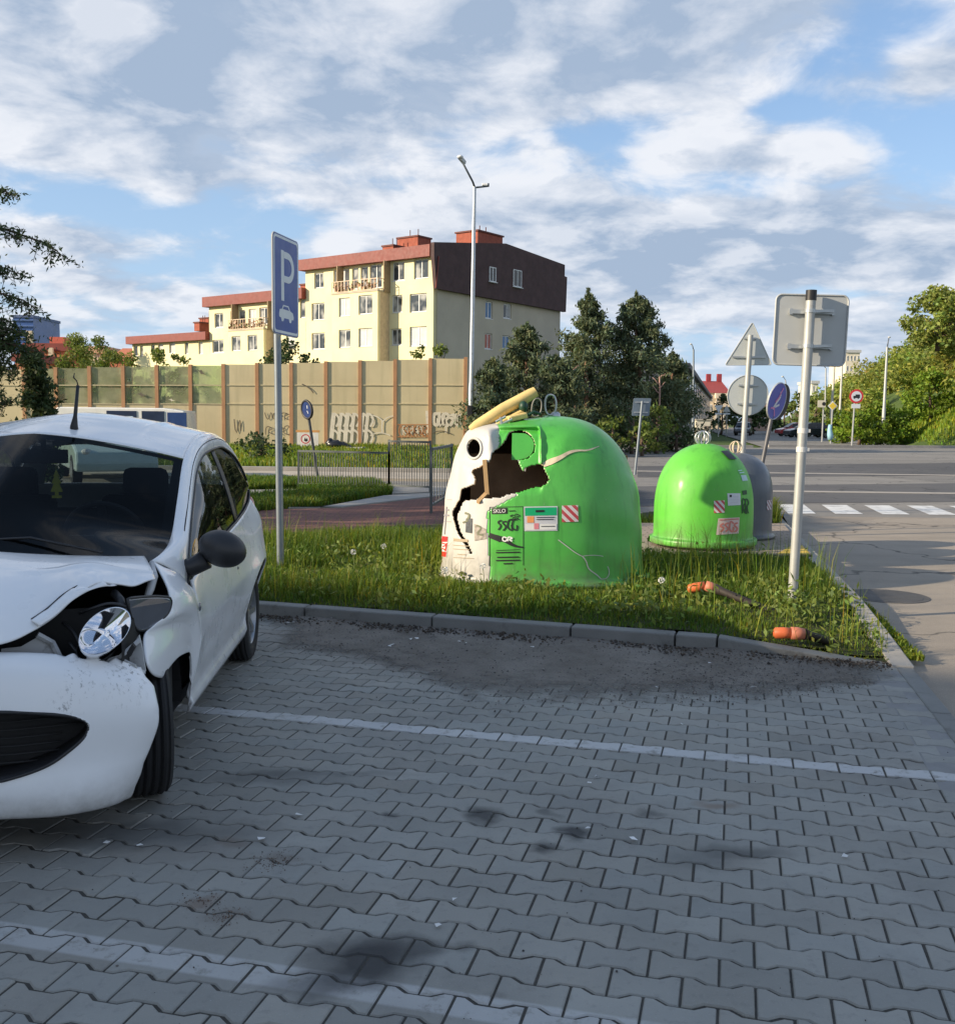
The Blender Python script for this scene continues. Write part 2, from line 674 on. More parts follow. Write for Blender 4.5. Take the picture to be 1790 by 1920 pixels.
# asphalt: side street right of the island, the cross road, the street running away
k_tip = Vector((2.66, 6.0, 0))
mb = MB()
z = -.03
e0 = Vector((2.495, 5.715, 0))
pr = lambda t_: e0 + Vector((math.cos(R_(77.5)), math.sin(R_(77.5)), 0)) * t_
a, b = pr(-7), pr(.5)
mb.add([(a.x + .06, a.y, z), (a.x + 9, a.y - 1, z), (13, 16.5, z), (5.0, 16.5, z), (3.9, 12.0, z), (b.x + .05, b.y, z)], [(0, 1, 2, 3, 4, 5)])
tag(mb.build('side_street', M_asph2), kind='structure')
mb = MB()
mb.add([(-60, 20.6, z - .002), (-1.5, 20.6, z - .002), (1.6, 13.8, z - .002), (3.2, 13.2, z - .002), (4.4, 15.2, z - .002), (4.95, 16.501, z - .002), (13.1, 16.501, z - .002), (60, 12, z - .002), (60, 70, z - .002), (27, 64, z - .002), (17.5, 62, z - .002), (16.5, 60, z - .002), (6, 58, z - .002), (1.6, 27.5, z - .002), (-60, 27.5, z - .002)], [tuple(range(15))])
tag(mb.build('cross_road', M_asph), kind='structure')
mb = MB()
mb.add([(16.6, 58, z - .006), (30, 62, z - .006), (72, 260, z - .006), (56, 260, z - .006)], [(0, 1, 2, 3)])
tag(mb.build('far_street', M_asph), kind='structure')
# pale gutter strips and kerbs along the cross road
mb = MB()
zz = z + .004
mb.bar((-1, 31.0, zz), (60, 28.0, zz), .45, .006)
mb.bar((5, 22.4, zz + .004), (60, 21.2, zz + .004), .4, .006)
tag(mb.build('road_gutter_strip', mat('gutter', (.36, .33, .29), .85, dirt=.4, dcol=(.15, .14, .13))), kind='structure')
mb = MB()
mb.bar((17.6, 61.8, .03), (27, 63.7, .03), .35, .2)
mb.bar((27, 63.7, .03), (62, 70, .03), .35, .2)
mb.bar((6.2, 58.2, .02), (16.2, 60.1, .02), .3, .18)
mb.bar((-60, 27.7, .03), (1.7, 27.7, .03), .35, .2)
mb.bar((1.85, 27.9, .03), (6.1, 58, .03), .3, .2)
tag(mb.build('far_kerb', M_conc), kind='structure')
mb = MB()  # dark strips stand in for shadow bands and wear across the road
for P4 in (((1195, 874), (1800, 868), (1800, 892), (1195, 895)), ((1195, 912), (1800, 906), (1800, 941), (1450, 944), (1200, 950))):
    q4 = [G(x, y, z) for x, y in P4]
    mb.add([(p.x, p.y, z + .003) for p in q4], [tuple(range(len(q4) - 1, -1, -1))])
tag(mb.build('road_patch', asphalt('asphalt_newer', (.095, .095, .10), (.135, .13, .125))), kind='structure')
# zebra crossing
mb = MB()
ca, cb = G(1458, 946, z), G(1790, 949, z)
dirc = (cb - ca).normalized()
w1 = .47
for k in range(13):
    p = ca + dirc * (k * .80 + .02)
    q = RD * -1.9
    mb.quad((p.x, p.y, z + .004), (p.x + dirc.x * w1, p.y + dirc.y * w1, z + .004), (p.x + q.x + dirc.x * w1, p.y + q.y + dirc.y * w1, z + .004), (p.x + q.x, p.y + q.y, z + .004))
tag(mb.build('crossing_marking', M_whitep), kind='structure')
# manhole cover in the side street
mb = MB()
p = G(1640, 1118, z)
mb.lathe([(0, .006), (.3, .006), (.31, .003), (.36, .005), (.37, -.01)], (p.x + .1, p.y, z), 28)
tag(mb.build('manhole_cover', mat('cast_iron', (.09, .085, .08), .7, .3, bump=.5, bs=90)), 'round iron manhole cover set into the side street asphalt', 'manhole cover')

# ------------------------------------------------------------------ block paving of the car park
def paver_mat():
    t = NT('concrete_paver')
    a = t.n('ShaderNodeAttribute', attribute_name='tint')
    base = t.mix(t.ramp(t.noise(1.1, 7, rough=.65), .3, .72), (.240, .241, .222), (.312, .309, .284))
    base = t.mix(1., base, a.outputs[0], 'MULTIPLY')
    base = t.mix(t.ramp(t.noise(26, 5, rough=.7), .55, .8, 0, .5), base, (.13, .13, .135))
    base = t.mix(t.ramp(t.noise(.75, 9, rough=.72), .50, .72, 0, .55), base, (.145, .140, .135))
    base = t.mix(t.ramp(t.noise(3.1, 8, rough=.75), .60, .74, 0, .5), base, (.12, .105, .09))
    base = t.mix(t.ramp(t.noise(210, 2), .62, .8, 0, .5), base, (.42, .42, .42))
    # painted bay lines (world position across the line direction)
    co = t.coord('Object')
    dt = t.n('ShaderNodeVectorMath', operation='DOT_PRODUCT')
    t.l(co, dt.inputs[0])
    dt.inputs[1].default_value = tuple(E2)
    worn = t.ramp(t.noise(14, 7, rough=.75), .33, .47)
    worn2 = t.ramp(t.noise(1.3, 3), .3, .5, .6, 1)
    for off, hw, amt in ((L1o, .052, .66), (L2o, .052, .42)):
        dd = t.math('ABSOLUTE', t.math('SUBTRACT', dt.outputs['Value'], off))
        mk = t.math('MULTIPLY', t.ramp(dd, hw - .006, hw + .006, 1, 0), t.math('MULTIPLY', t.math('MULTIPLY', worn, worn2), amt))
        base = t.mix(mk, base, (.60, .61, .62))
    # oil and rust stains: fixed spots
    ns = t.n('ShaderNodeTexNoise')
    ns.inputs['Scale'].default_value = 7
    ns.inputs['Detail'].default_value = 6
    t.l(co, ns.inputs['Vector'])
    wob = t.n('ShaderNodeVectorMath', operation='MULTIPLY_ADD')
    t.l(ns.outputs['Color'], wob.inputs[0])
    wob.inputs[1].default_value = (.16, .16, 0)
    t.l(co, wob.inputs[2])
    for px, py, rx, ry, amt, colr in STAINS:
        p = G(px, py)
        sb = t.n('ShaderNodeVectorMath', operation='SUBTRACT')
        t.l(wob.outputs[0], sb.inputs[0])
        sb.inputs[1].default_value = (p.x + .08, p.y + .08, 0)
        sc = t.n('ShaderNodeVectorMath', operation='MULTIPLY')
        t.l(sb.outputs[0], sc.inputs[0])
        sc.inputs[1].default_value = (1 / rx, 1 / ry, 0)
        ln = t.n('ShaderNodeVectorMath', operation='LENGTH')
        t.l(sc.outputs[0], ln.inputs[0])
        base = t.mix(t.ramp(ln.outputs['Value'], .35, 1.05, amt, 0), base, colr)
    # dirt swept under the kerb
    b = t.bsdf(base, t.ramp(t.noise(5), .3, .7, .62, .85), 0, .35)
    t.bump(b, t.noise(170, 3), .22, .004)
    return t.done(b)


OIL, RUST, DUST = (.035, .037, .04), (.17, .115, .08), (.17, .15, .13)
STAINS = [(690, 1800, .20, .17, .92, OIL), (600, 1845, .16, .1, .55, OIL), (760, 1775, .12, .08, .6, OIL), (905, 1530, .085, .11, .85, OIL), (1072, 1560, .075, .08, .9, OIL), (1020, 1588, .06, .06, .8, OIL),
          (728, 1531, .05, .05, .7, OIL), (1030, 1525, .05, .05, .5, OIL), (1220, 1525, .06, .05, .5, OIL), (1400, 1598, .17, .07, .55, OIL), (1330, 1610, .2, .12, .3, OIL), (1345, 1512, .11, .05, .6, RUST), (520, 1612, .07, .06, .6, DUST), (380, 1690, .07, .07, .6, RUST),
          (420, 1718, .09, .05, .5, DUST), (500, 1460, .35, .1, .35, OIL), (860, 1770, .06, .05, .4, OIL), (320, 1600, .3, .1, .3, DUST), (430, 1580, .08, .05, .4, RUST), (200, 1560, .7, .18, .6, OIL), (860, 1235, 1.1, .5, .5, DUST), (640, 1190, .9, .3, .55, DUST), (600, 1450, .5, .05, .3, OIL)]
p1_, p2_ = G(395, 1328), G(1790, 1455)
L1o = (p1_.dot(E2) + p2_.dot(E2)) / 2 - .03
p1_, p2_ = G(0, 1748), G(905, 1890)
L2o = (p1_.dot(E2) + p2_.dot(E2)) / 2
# front kerb line and edging line bound the paving
KA, KB = Vector((-1.54, 7.44, 0)), Vector((1.516, 6.466, 0))
KD = (KB - KA).normalized()
KN = Vector((-KD.y, KD.x, 0))          # away from the camera
ED = Vector((math.cos(R_(77.5)), math.sin(R_(77.5)), 0))
EN = Vector((ED.y, -ED.x, 0))          # towards the street


def park_ok(p):
    if (p - KA).dot(KN) > .12: return False
    if (p - e0).dot(EN) > -.02: return False
    return True


PIT, LEN, JO, DE = .1228, .190, .0026, .0115
prof = [(-.095, -1), (-.066, -1), (-.034, 1), (.034, 1), (.066, -1), (.095, -1)]     # bone outline, lower edge (1 = waist)
low = [(x, -PIT / 2 + DE * s) for x, s in prof]
outl = low + [(x, -y) for x, y in reversed(low)]
ou = np.array(outl)


def inset(poly, d):
    out = []
    n = len(poly)
    for i in range(n):
        p0, p1, p2 = poly[i - 1], poly[i], poly[(i + 1) % n]
        a = (p1 - p0) / np.linalg.norm(p1 - p0)
        b = (p2 - p1) / np.linalg.norm(p2 - p1)
        na, nb = np.array([-a[1], a[0]]), np.array([-b[1], b[0]])
        m = (na + nb) / (1 + na @ nb)
        out.append(p1 + m * d)
    return np.array(out)


r0, r1, r2 = inset(ou, JO), inset(ou, JO + .0006), inset(ou, JO + .004)
K = len(ou)
tv = np.concatenate([np.c_[r0, np.full(K, -.03)], np.c_[r1, np.full(K, -.0045)], np.c_[r2, np.zeros(K)]])
tf = [(i, (i + 1) % K, K + (i + 1) % K, K + i) for i in range(K)] + [(K + i, K + (i + 1) % K, 2 * K + (i + 1) % K, 2 * K + i) for i in range(K)] + [tuple(2 * K + i for i in range(K))]
Vv, Ff, Cc = [], [], []
r = random.Random(3)
base = L1o * E2
nrow0 = int(-9.0 / PIT)
for j in range(nrow0, 80):
    for i in range(-40, 40):
        a = (i + (.5 if j % 2 else 0)) * LEN
        b = L1o + j * PIT
        c = E1 * a + E2 * b
        if c.y < -.6 or c.x < -5.2 or c.y > 9.3 or not park_ok(c): continue
        M = Matrix.Rotation(math.atan2(E1.y, E1.x) + r.gauss(0, .004), 3, 'Z') @ Matrix.Rotation(r.gauss(0, .006), 3, 'X') @ Matrix.Rotation(r.gauss(0, .006), 3, 'Y')
        off = np.array((c.x, c.y, r.gauss(0, .0012)))
        P = tv @ np.array(M).T + off
        bI = len(Vv) * 3 * K
        Vv.append(P)
        Ff += [tuple(bI + q for q in f) for f in tf]
        g = r.gauss(1, .06)
        wv = r.gauss(0, .011)
        Cc.append((g * (1 + wv), g, g * (1 - wv)))
me = bpy.data.meshes.new('parking_pavement')
me.from_pydata(np.concatenate(Vv).tolist(), [], Ff)
ca_ = me.color_attributes.new('tint', 'FLOAT_COLOR', 'POINT')
c4 = np.ones((len(Vv) * 3 * K, 4), np.float32)
c4[:, :3] = np.repeat(np.array(Cc), 3 * K, axis=0)
ca_.data.foreach_set('color', c4.ravel())
tag(obj_from_mesh('parking_pavement', me, paver_mat()), kind='structure')
mb = MB()
bl = lambda t_, o_: (e0 + ED * t_ + EN * o_)
q1, q2 = bl(-7, .02), bl(.35, .02)
mb.add([(-7, -1.2, -.0045), (q1.x, q1.y, -.0045), (q2.x, q2.y, -.0045), (KA + KN * .1 - KD * 5).to_tuple()[:2] + (-.0045,)], [(0, 1, 2, 3)])
tag(mb.build('paving_bed', soil_mat('joint_sand', (.055, .052, .046), (.10, .095, .085), 9)), kind='structure')
mb = MB()
mb.slab([(bl(-7, -.2).x, bl(-7, -.2).y, -.0042), (bl(-7, .02).x, bl(-7, .02).y, -.0042), (bl(.4, .02).x, bl(.4, .02).y, -.0042), (bl(.4, -.2).x, bl(.4, -.2).y, -.0042)], (0, 0, 1), .002)
tag(mb.build('paving_edge', mat('edge_strip', (.235, .235, .233), .85, var=.1, vs=9, dirt=.4, dcol=(.12, .11, .10), dscale=11, bump=.3, bs=120)), kind='structure')
# edging stones between car park and street
mb = MB()
for k in range(-7, 1):
    a, b = e0 + ED * (k * 1.0 + .42 - .99), e0 + ED * (k * 1.0 + .42)
    mb.bar((a.x + EN.x * .05, a.y + EN.y * .05, -.055), (b.x + EN.x * .05, b.y + EN.y * .05, -.055), .1, .12)
tag(mb.build('edging_kerb', M_kerb, bevel=.008), kind='structure')

# ------------------------------------------------------------------ the island: kerbs, soil
mb = MB()
KH = .105
S0 = -4.6
kl = 1.0
t0 = S0
tend = (Vector((1.72, 6.40, 0)) - KA).dot(KD)
ss = [-4.2, -3.2, -2.2, -1.2, -.2, .28, 1.28, 2.28, 2.98, 3.25]
for a, b in zip(ss[:-1], ss[1:]):
    A, B = KA + KD * (a + .006), KA + KD * (b - .006)
    A += KN * (.06 + .012)
    B += KN * (.06 + .012)
    mb.bar((A.x, A.y, KH / 2 - .06), (B.x, B.y, KH / 2 - .06), .12, KH + .12)
# last stone drops to the ground at the tip
A = KA + KD * 3.256
B = KA + KD * 4.26
for P0, P1 in ((A, B),):
    n_ = KN * .12
    o_ = KN * .012
    vs = [P0 + o_, P0 + o_ + n_, P1 + o_, P1 + o_ + n_]
    vv = [(p.x, p.y, -.1) for p in vs] + [(vs[0].x, vs[0].y, KH), (vs[1].x, vs[1].y, KH), (vs[2].x, vs[2].y, .005), (vs[3].x, vs[3].y, .005)]
    mb.add(vv, [(0, 2, 6, 4), (1, 5, 7, 3), (4, 6, 7, 5), (0, 4, 5, 1), (2, 3, 7, 6)])
tag(mb.build('island_kerb', M_kerb, bevel=.01), kind='structure')
# right kerb beside the street
mb = MB()
RK0 = Vector((2.70, 6.12, 0))
RKd = (Vector((3.36, 9.81, 0)) - Vector((2.618, 6.164, 0))).normalized()
RKn = Vector((RKd.y, -RKd.x, 0))
hh = lambda t_: .1 * min(1, max(.12, t_ / 1.6))
for k in range(11):
    a, b = RK0 + RKd * (k * 1.0 + .006), RK0 + RKd * (k * 1.0 + .994)
    h0, h1 = hh(k * 1.0), hh(k + 1.0)
    n_ = RKn * -.14
    vs = [a, a + n_, b, b + n_]
    mb.add([(p.x, p.y, -.1) for p in vs] + [(p.x, p.y, h) for p, h in zip(vs, (h0, h0, h1, h1))], [(0, 2, 6, 4), (1, 5, 7, 3), (4, 6, 7, 5), (0, 4, 5, 1), (2, 3, 7, 6)])
tag(mb.build('street_kerb', M_conc, bevel=.01), kind='structure')
# soil of the island (gently uneven)
isl = [v2(KA + KD * -5 + KN * .1), v2(KA + KD * 4.0 + KN * .1), (2.62, 6.2), v2(RK0 + RKd * 1.5 - RKn * .1), v2(RK0 + RKd * 11 - RKn * .1), (3.0, 16.0), (1.4, 14.5), (-1.2, 13.2), (-2.6, 12.0), (-9, 13.5)]


def isl_z(x, y):
    tipd = np.hypot(np.asarray(x) - 2.66, np.asarray(y) - 6.1)
    base = .095 * np.clip(tipd / 1.5, 0.05, 1)
    return base + .015 * np.sin(np.asarray(x) * 2.1 + 1) * np.sin(np.asarray(y) * 1.7) * np.clip(tipd / 1.5, 0, 1)


gx, gy = np.meshgrid(np.arange(-9, 4.6, .12), np.arange(6.0, 16.2, .12))
ok = inpoly(gx, gy, isl)
idx = -np.ones(gx.shape, int)
vs, fs = [], []
need = np.zeros(gx.shape, bool)
cell = ok[:-1, :-1] & ok[1:, :-1] & ok[:-1, 1:] & ok[1:, 1:]
for dj in (0, 1):
    for di in (0, 1): need[dj:dj + cell.shape[0], di:di + cell.shape[1]] |= cell
idx[need] = np.arange(need.sum())
gz = isl_z(gx, gy)
vs = np.c_[gx[need], gy[need], gz[need]].tolist()
for j, i in zip(*np.nonzero(cell)): fs.append((idx[j, i], idx[j, i + 1], idx[j + 1, i + 1], idx[j + 1, i]))
me = bpy.data.meshes.new('island_soil')
me.from_pydata(vs, [], fs)
me.polygons.foreach_set('use_smooth', [True] * len(me.polygons))
tag(obj_from_mesh('island_soil', me, M_soil), kind='structure')
mb = MB()
mb.prism([isl[0], isl[1], (2.6, 6.25), v2(RK0 + RKd * 1.5 - RKn * .12), v2(RK0 + RKd * 11 - RKn * .12), (3.0, 15.9), (-9, 13.4)], -.1, .005)
tag(mb.build('island_base', M_soil), kind='structure')

# paved pad under the bells
def small_paver(name, c1, c2, mortar, sx, sy, bump=.4):
    t = NT(name)
    br = t.n('ShaderNodeTexBrick')
    t.l(t.coord('Object', (1, 1, 1)), br.inputs['Vector'])
    br.inputs['Scale'].default_value = 1
    br.inputs['Brick Width'].default_value = sx
    br.inputs['Row Height'].default_value = sy
    br.inputs['Mortar Size'].default_value = .006
    br.inputs['Color1'].default_value = (*c1, 1)
    br.inputs['Color2'].default_value = (*c2, 1)
    br.inputs['Mortar'].default_value = (*mortar, 1)
    c = t.mix(t.ramp(t.noise(1.6, 7, rough=.7), .35, .7, 0, .55), br.outputs['Color'], tuple(x * .55 for x in c1))
    b = t.bsdf(c, .85, 0, .3)
    t.bump(b, br.outputs['Fac'], -bump, .006)
    return t.done(b)


pad_o = Vector((3.50, 10.50, 0))
pd1 = (Vector((1.55, 10.36, 0)) - pad_o).normalized()
pd2 = RKd
mbp = MB()
zt = .125
c_ = [pad_o, pad_o + pd1 * 2.5, pad_o + pd1 * 2.5 + pd2 * 3.3, pad_o + pd2 * 3.3]
mbp.prism([v2(p) for p in c_][::-1], -.05, zt)
pad = mbp.build('bell_pad', small_paver('pad_pavers', (.40, .33, .26), (.34, .28, .23), (.08, .07, .06), .2, .1), loc=(0, 0, 0))
tag(pad, kind='structure')
mb = MB()
a_, b_ = pad_o + pd1 * .02 + pd2 * .02, pad_o + pd1 * .38 + pd2 * .02
mb.prism([v2(a_), v2(a_ + pd2 * .75), v2(a_ + pd2 * .75 + pd1 * .12), v2(b_)], zt - .01, zt + .004)
tag(mb.build('yellow_paint_marking', mat('yellow_paint', (.62, .42, .06), .7, dirt=.4, dcol=(.3, .22, .1), dscale=8)), kind='structure')

# left: red footpath, pale concrete strips, back pavement
pz = .06
mb = MB()
P = [G(470, 1040, pz), G(640, 1012, pz), G(900, 985, pz), G(960, 935, pz), G(830, 930, pz), G(640, 952, pz), G(470, 980, pz)]
P[0] += Vector((-3, -.6, 0)); P[-1] += Vector((-5, .3, 0))
mb.prism([v2(p) for p in P], -.08, pz)
tag(mb.build('footpath', small_paver('red_pavers', (.22, .095, .075), (.17, .075, .06), (.05, .04, .035), .2, .1)), kind='structure')
mb = MB()
P = [G(470, 979, pz), G(640, 951, pz), G(830, 929, pz), G(835, 923, pz), G(720, 930, pz), G(600, 952, pz), G(470, 966, pz)]
P[0] += Vector((-5, .3, 0)); P[-1] += Vector((-6, .3, 0))
mb.prism([v2(p) for p in P], -.08, pz + .012)
P = [G(430, 931, pz), G(560, 926, pz), G(560, 918, pz), G(430, 920, pz)]
mb.prism([v2(p) for p in P], -.08, pz + .012)
P = [G(735, 926, pz), G(850, 922, pz), G(850, 912, pz), G(735, 916, pz)]
mb.prism([v2(p) for p in P], -.08, pz + .014)
tag(mb.build('concrete_path', M_conc), kind='structure')
mb = MB()
mb.prism([(-40, 11.5), (-2.2, 11.5), (1.4, 13.9), (.4, 16.5), (-1.6, 20.5), (-40, 20.5)], -.1, .035)
tag(mb.build('verge', M_soil), kind='structure')
mb = MB()
mb.prism([(-60, 27.9), (1.6, 27.9), (5.9, 57.8), (-60, 57.8)], -.1, .06)
tag(mb.build('far_verge', M_lawn), kind='structure')
mb = MB()
mb.prism([(-60, 24.6), (.4, 24.6), (1.4, 27.5), (-60, 27.5)], -.1, .03)
tag(mb.build('far_pavement', mat('pavement_slabs', (.40, .35, .28), .85, var=.15, vs=1.5, dirt=.35, dcol=(.2, .18, .15))), kind='structure')

# ------------------------------------------------------------------ dirt drift, gravel, litter at the kerb
lowb = [(495, 1215), (600, 1228), (700, 1245), (800, 1285), (900, 1322), (1000, 1318), (1100, 1322), (1200, 1318), (1300, 1312), (1400, 1312), (1500, 1302), (1600, 1290), (1700, 1278)]
lowp = [G(x, y) for x, y in lowb]
na, nb = 150, 46
X = np.zeros((nb, na, 3))
lx = np.array([[p.x, p.y] for p in lowp])
par = np.linspace(0, 1, na)
arc = np.linspace(0, 1, len(lx))
lo = np.c_[np.interp(par, arc, lx[:, 0]), np.interp(par, arc, lx[:, 1])]
hiA, hiB = KA + KD * -.1 + KN * .02, KA + KD * 4.45 + KN * .02
hi = np.array([hiA.x, hiA.y]) + (np.array([hiB.x, hiB.y]) - np.array([hiA.x, hiA.y])) * par[:, None]


def fbm(x, y, s=1., o=5, seed=0):
    r_ = np.random.default_rng(seed)
    z_ = 0
    a_ = 1.
    for k in range(o):
        for q in range(4):
            th = r_.uniform(0, 6.28)
            f_ = s * 2 ** k * r_.uniform(.7, 1.4)
            z_ = z_ + a_ * np.sin(f_ * (x * np.cos(th) + y * np.sin(th)) + r_.uniform(0, 6.28)) / 4
        a_ *= .55
    return z_


for j in range(nb):
    t_ = j / (nb - 1)
    q = hi + (lo - hi) * (t_ * 1.12 - .0)
    X[j, :, :2] = q
    h = .026 * (1 - t_) ** 1.6 + .0035
    X[j, :, 2] = h + (.012 * (1 - t_) + .001) * fbm(q[:, 0], q[:, 1], 6, 5, 4)
edge = np.minimum(np.arange(na) / 12., (na - 1 - np.arange(na)) / 14.).clip(0, 1)
X[:, :, 2] = np.maximum(X[:, :, 2] - (1 - edge) * .012, .0022)
t = NT('dirt')
c = t.mix(t.ramp(t.noise(2.3, 8, rough=.7), .3, .7), (.15, .132, .112), (.28, .255, .225))
c = t.mix(t.ramp(t.noise(60, 3), .55, .75, 0, .6), c, (.10, .088, .078))
c = t.mix(t.ramp(t.noise(150, 2), .66, .78, 0, .7), c, (.35, .33, .30))
b = t.bsdf(c, .95, 0, .2)
t.bump(b, t.noise(70, 6), .8, .012)
mb = MB().grid(X)
al = t.n('ShaderNodeAttribute', attribute_name='cover')
tr = t.n('ShaderNodeBsdfTransparent')
mx = t.n('ShaderNodeMixShader')
k_ = t.math('ADD', al.outputs['Fac'], t.math('MULTIPLY', t.math('SUBTRACT', t.noise(5, 8, rough=.75), .5), 1.5))
t.l(t.ramp(k_, .30, .95, 0, .88), mx.inputs[0])
t.l(tr.outputs[0], mx.inputs[1])
t.l(b.outputs[0], mx.inputs[2])
dd_ = mb.build('dirt_drift', t.done(mx), smooth=True)
cov_ = np.minimum(np.clip((1 - np.arange(nb) / (nb - 1)) / .42, 0, 1)[:, None], edge[None, :])
fa = dd_.data.attributes.new('cover', 'FLOAT', 'POINT')
fa.data.foreach_set('value', cov_.ravel().astype(np.float32))
tag(dd_, kind='stuff')


def stones(n, pick, smin, smax, colf, seed):
    r_ = np.random.default_rng(seed)
    V, C = [], []
    oct_f = [(0, 2, 4), (2, 1, 4), (1, 3, 4), (3, 0, 4), (2, 0, 5), (1, 2, 5), (3, 1, 5), (0, 3, 5)]
    for k in range(n):
        p = pick(r_)
        s = smin + (smax - smin) * r_.random() ** 3
        base = np.array([(1, 0, 0), (-1, 0, 0), (0, 1, 0), (0, -1, 0), (0, 0, 1), (0, 0, -1)], float) * s * r_.uniform(.6, 1.2, (6, 3))
        a_ = r_.uniform(0, 6.28)
        Rz = np.array([[math.cos(a_), -math.sin(a_), 0], [math.sin(a_), math.cos(a_), 0], [0, 0, .7]])
        base = base @ Rz.T + np.array(p) + np.array([0, 0, s * .3])
        for f in oct_f: V += [base[f[0]], base[f[1]], base[f[2]]]
        C += [colf(r_)] * 8
    return np.array(V), np.array(C)


def pick_dirt(r_):
    i = int(r_.uniform(8, na - 10))
    if r_.random() < .45: i = int(np.clip(r_.normal(na * .72, na * .1), 8, na - 10))
    j = int(np.clip(r_.beta(2, 1.6) * (nb - 1), 0, nb - 1))
    q = X[j, i]
    return (q[0] + r_.normal(0, .02), q[1] + r_.normal(0, .02), max(0.001, q[2]))


def pick_pave(r_):
    while True:
        p = Vector((r_.uniform(-2.2, 2.6), r_.uniform(2.3, 7.2), 0))
        if park_ok(p): return (p.x, p.y, .001)


def pick_clump(r_):
    c_ = [(520, 1612), (380, 1690), (420, 1718), (500, 1625)][r_.integers(4)]
    p = G(*c_)
    return (p.x + r_.normal(0, .035), p.y + r_.normal(0, .03), .001)


M_stone = mat('gravel_stone', (.9, .9, .9), .9, tint=True)
Va, Ca = stones(5200, pick_dirt, .002, .0085, lambda r_: np.array((.20, .185, .17)) * r_.uniform(.35, 1.5), 5)
Vb, Cb = stones(500, pick_pave, .0015, .005, lambda r_: np.array((.10, .09, .085)) * r_.uniform(.3, 1.6), 6)
def pick_kerb(r_):
    p = KA + KD * r_.uniform(-.3, 4.3) - KN * (abs(r_.normal(0, .10)) - .0)
    return (p.x, p.y, .02 + r_.uniform(0, .012))


Vd, Cd = stones(2600, pick_kerb, .004, .016, lambda r_: np.array([(.07, .05, .035), (.10, .08, .06), (.045, .04, .035)][r_.integers(3)]) * r_.uniform(.5, 1.5), 8)
Vc, Cc2 = stones(420, pick_clump, .0015, .004, lambda r_: np.array((.13, .085, .06)) * r_.uniform(.4, 1.5), 7)
V_ = np.concatenate([Va, Vb, Vc, Vd])
o = fast_mesh('gravel', V_, 3, np.concatenate([Ca, Cb, Cc2, Cd]), M_stone)
tag(o, kind='stuff')
# pale scraps of litter
Vs = []
r_ = np.random.default_rng(11)
spots = [(1118, 1458), (1102, 1556), (1187, 1576), (1583, 1608), (852, 1690), (820, 1738), (1278, 1360), (1105, 1470), (700, 1192), (735, 1210), (770, 1200), (690, 1187), (1130, 1212), (1110, 1204), (1400, 1236), (1450, 1243), (860, 1205), (550, 1168), (1000, 1215), (1330, 1245), (1230, 1290), (1410, 1290), (640, 1170), (490, 1575), (200, 1583), (262, 1590), (560, 1530)]
for x, y in spots:
    p = G(x, y, .012 if y < 1300 else .003)
    for q in range(1 if y > 1300 else 2):
        s = r_.uniform(.008, .02)
        a_ = r_.uniform(0, 6.28)
        c_ = p + Vector((r_.normal(0, .03) if q else 0, r_.normal(0, .03) if q else 0, .004))
        for k in range(4):
            an = a_ + k * 1.57 + r_.normal(0, .25)
            Vs.append((c_.x + s * math.cos(an), c_.y + s * .8 * math.sin(an), c_.z + r_.uniform(0, .008)))
tag(fast_mesh('litter', np.array(Vs), 4, None, mat('paper_scrap', (.72, .72, .70), .8)), kind='stuff')
# ================================================================== THE CRASHED CAR
CAZ = R_(4.1)
CW = Vector((-math.sin(CAZ), math.cos(CAZ), 0))      # rearwards
CU = Vector((math.cos(CAZ), math.sin(CAZ), 0))       # towards the car's left side
CO = Vector((-2.011, 3.886, 0))                      # ground under the front axle


def cl(u, v, z): return CO + CU * u + CW * v + Vector((0, 0, z))


def cgrid(S, mir=False):
    "local (u,v,z) array -> world array"
    S = np.asarray(S, float)
    u = -S[..., 0] if mir else S[..., 0]
    return np.stack([CO.x + CU.x * u + CW.x * S[..., 1], CO.y + CU.y * u + CW.y * S[..., 1], S[..., 2]], -1)


def cpu(x, y, u):
    p = PL(x, y, CO + CU * u, CU) - CO
    return (u, p.dot(CW), p.z)


def cpv(x, y, v):
    p = PL(x, y, CO + CW * v, CW) - CO
    return (p.dot(CU), v, p.z)


t = NT('white_car_paint')
co = t.coord('Object')
sepz = t.n('ShaderNodeSeparateXYZ')
t.l(co, sepz.inputs[0])
c = t.mix(t.ramp(t.noise(2, 6), .3, .7), (.84, .85, .86), (.90, .905, .91))
grime = t.math('MULTIPLY', t.ramp(sepz.outputs[2], .12, .42, 1, 0), t.ramp(t.noise(7, 8, rough=.7), .25, .7, .15, .8))
c = t.mix(grime, c, (.28, .26, .24))
c = t.mix(t.math('MULTIPLY', t.ramp(t.noise(45, 4, rough=.75), .66, .74, 0, .35), t.ramp(t.noise(1.7, 3), .45, .65)), c, (.3, .29, .28))
b = t.bsdf(c, t.ramp(t.noise(6, 6), .3, .7, .22, .4), 0, .5, .7)
b.inputs['Coat Roughness'].default_value = .06
t.bump(b, t.noise(2.6, 2), .10, .03)
M_paint = t.done(b)
t = NT('scuffed_bumper_paint')
co = t.coord('Object')
c = t.mix(t.ramp(t.noise(2, 6), .3, .7), (.82, .83, .84), (.89, .895, .90))
sepz = t.n('ShaderNodeSeparateXYZ')
t.l(co, sepz.inputs[0])
grime = t.math('MULTIPLY', t.ramp(sepz.outputs[2], .13, .30, 1, 0), t.ramp(t.noise(9, 8, rough=.7), .25, .7, .1, .85))
c = t.mix(grime, c, (.25, .235, .21))
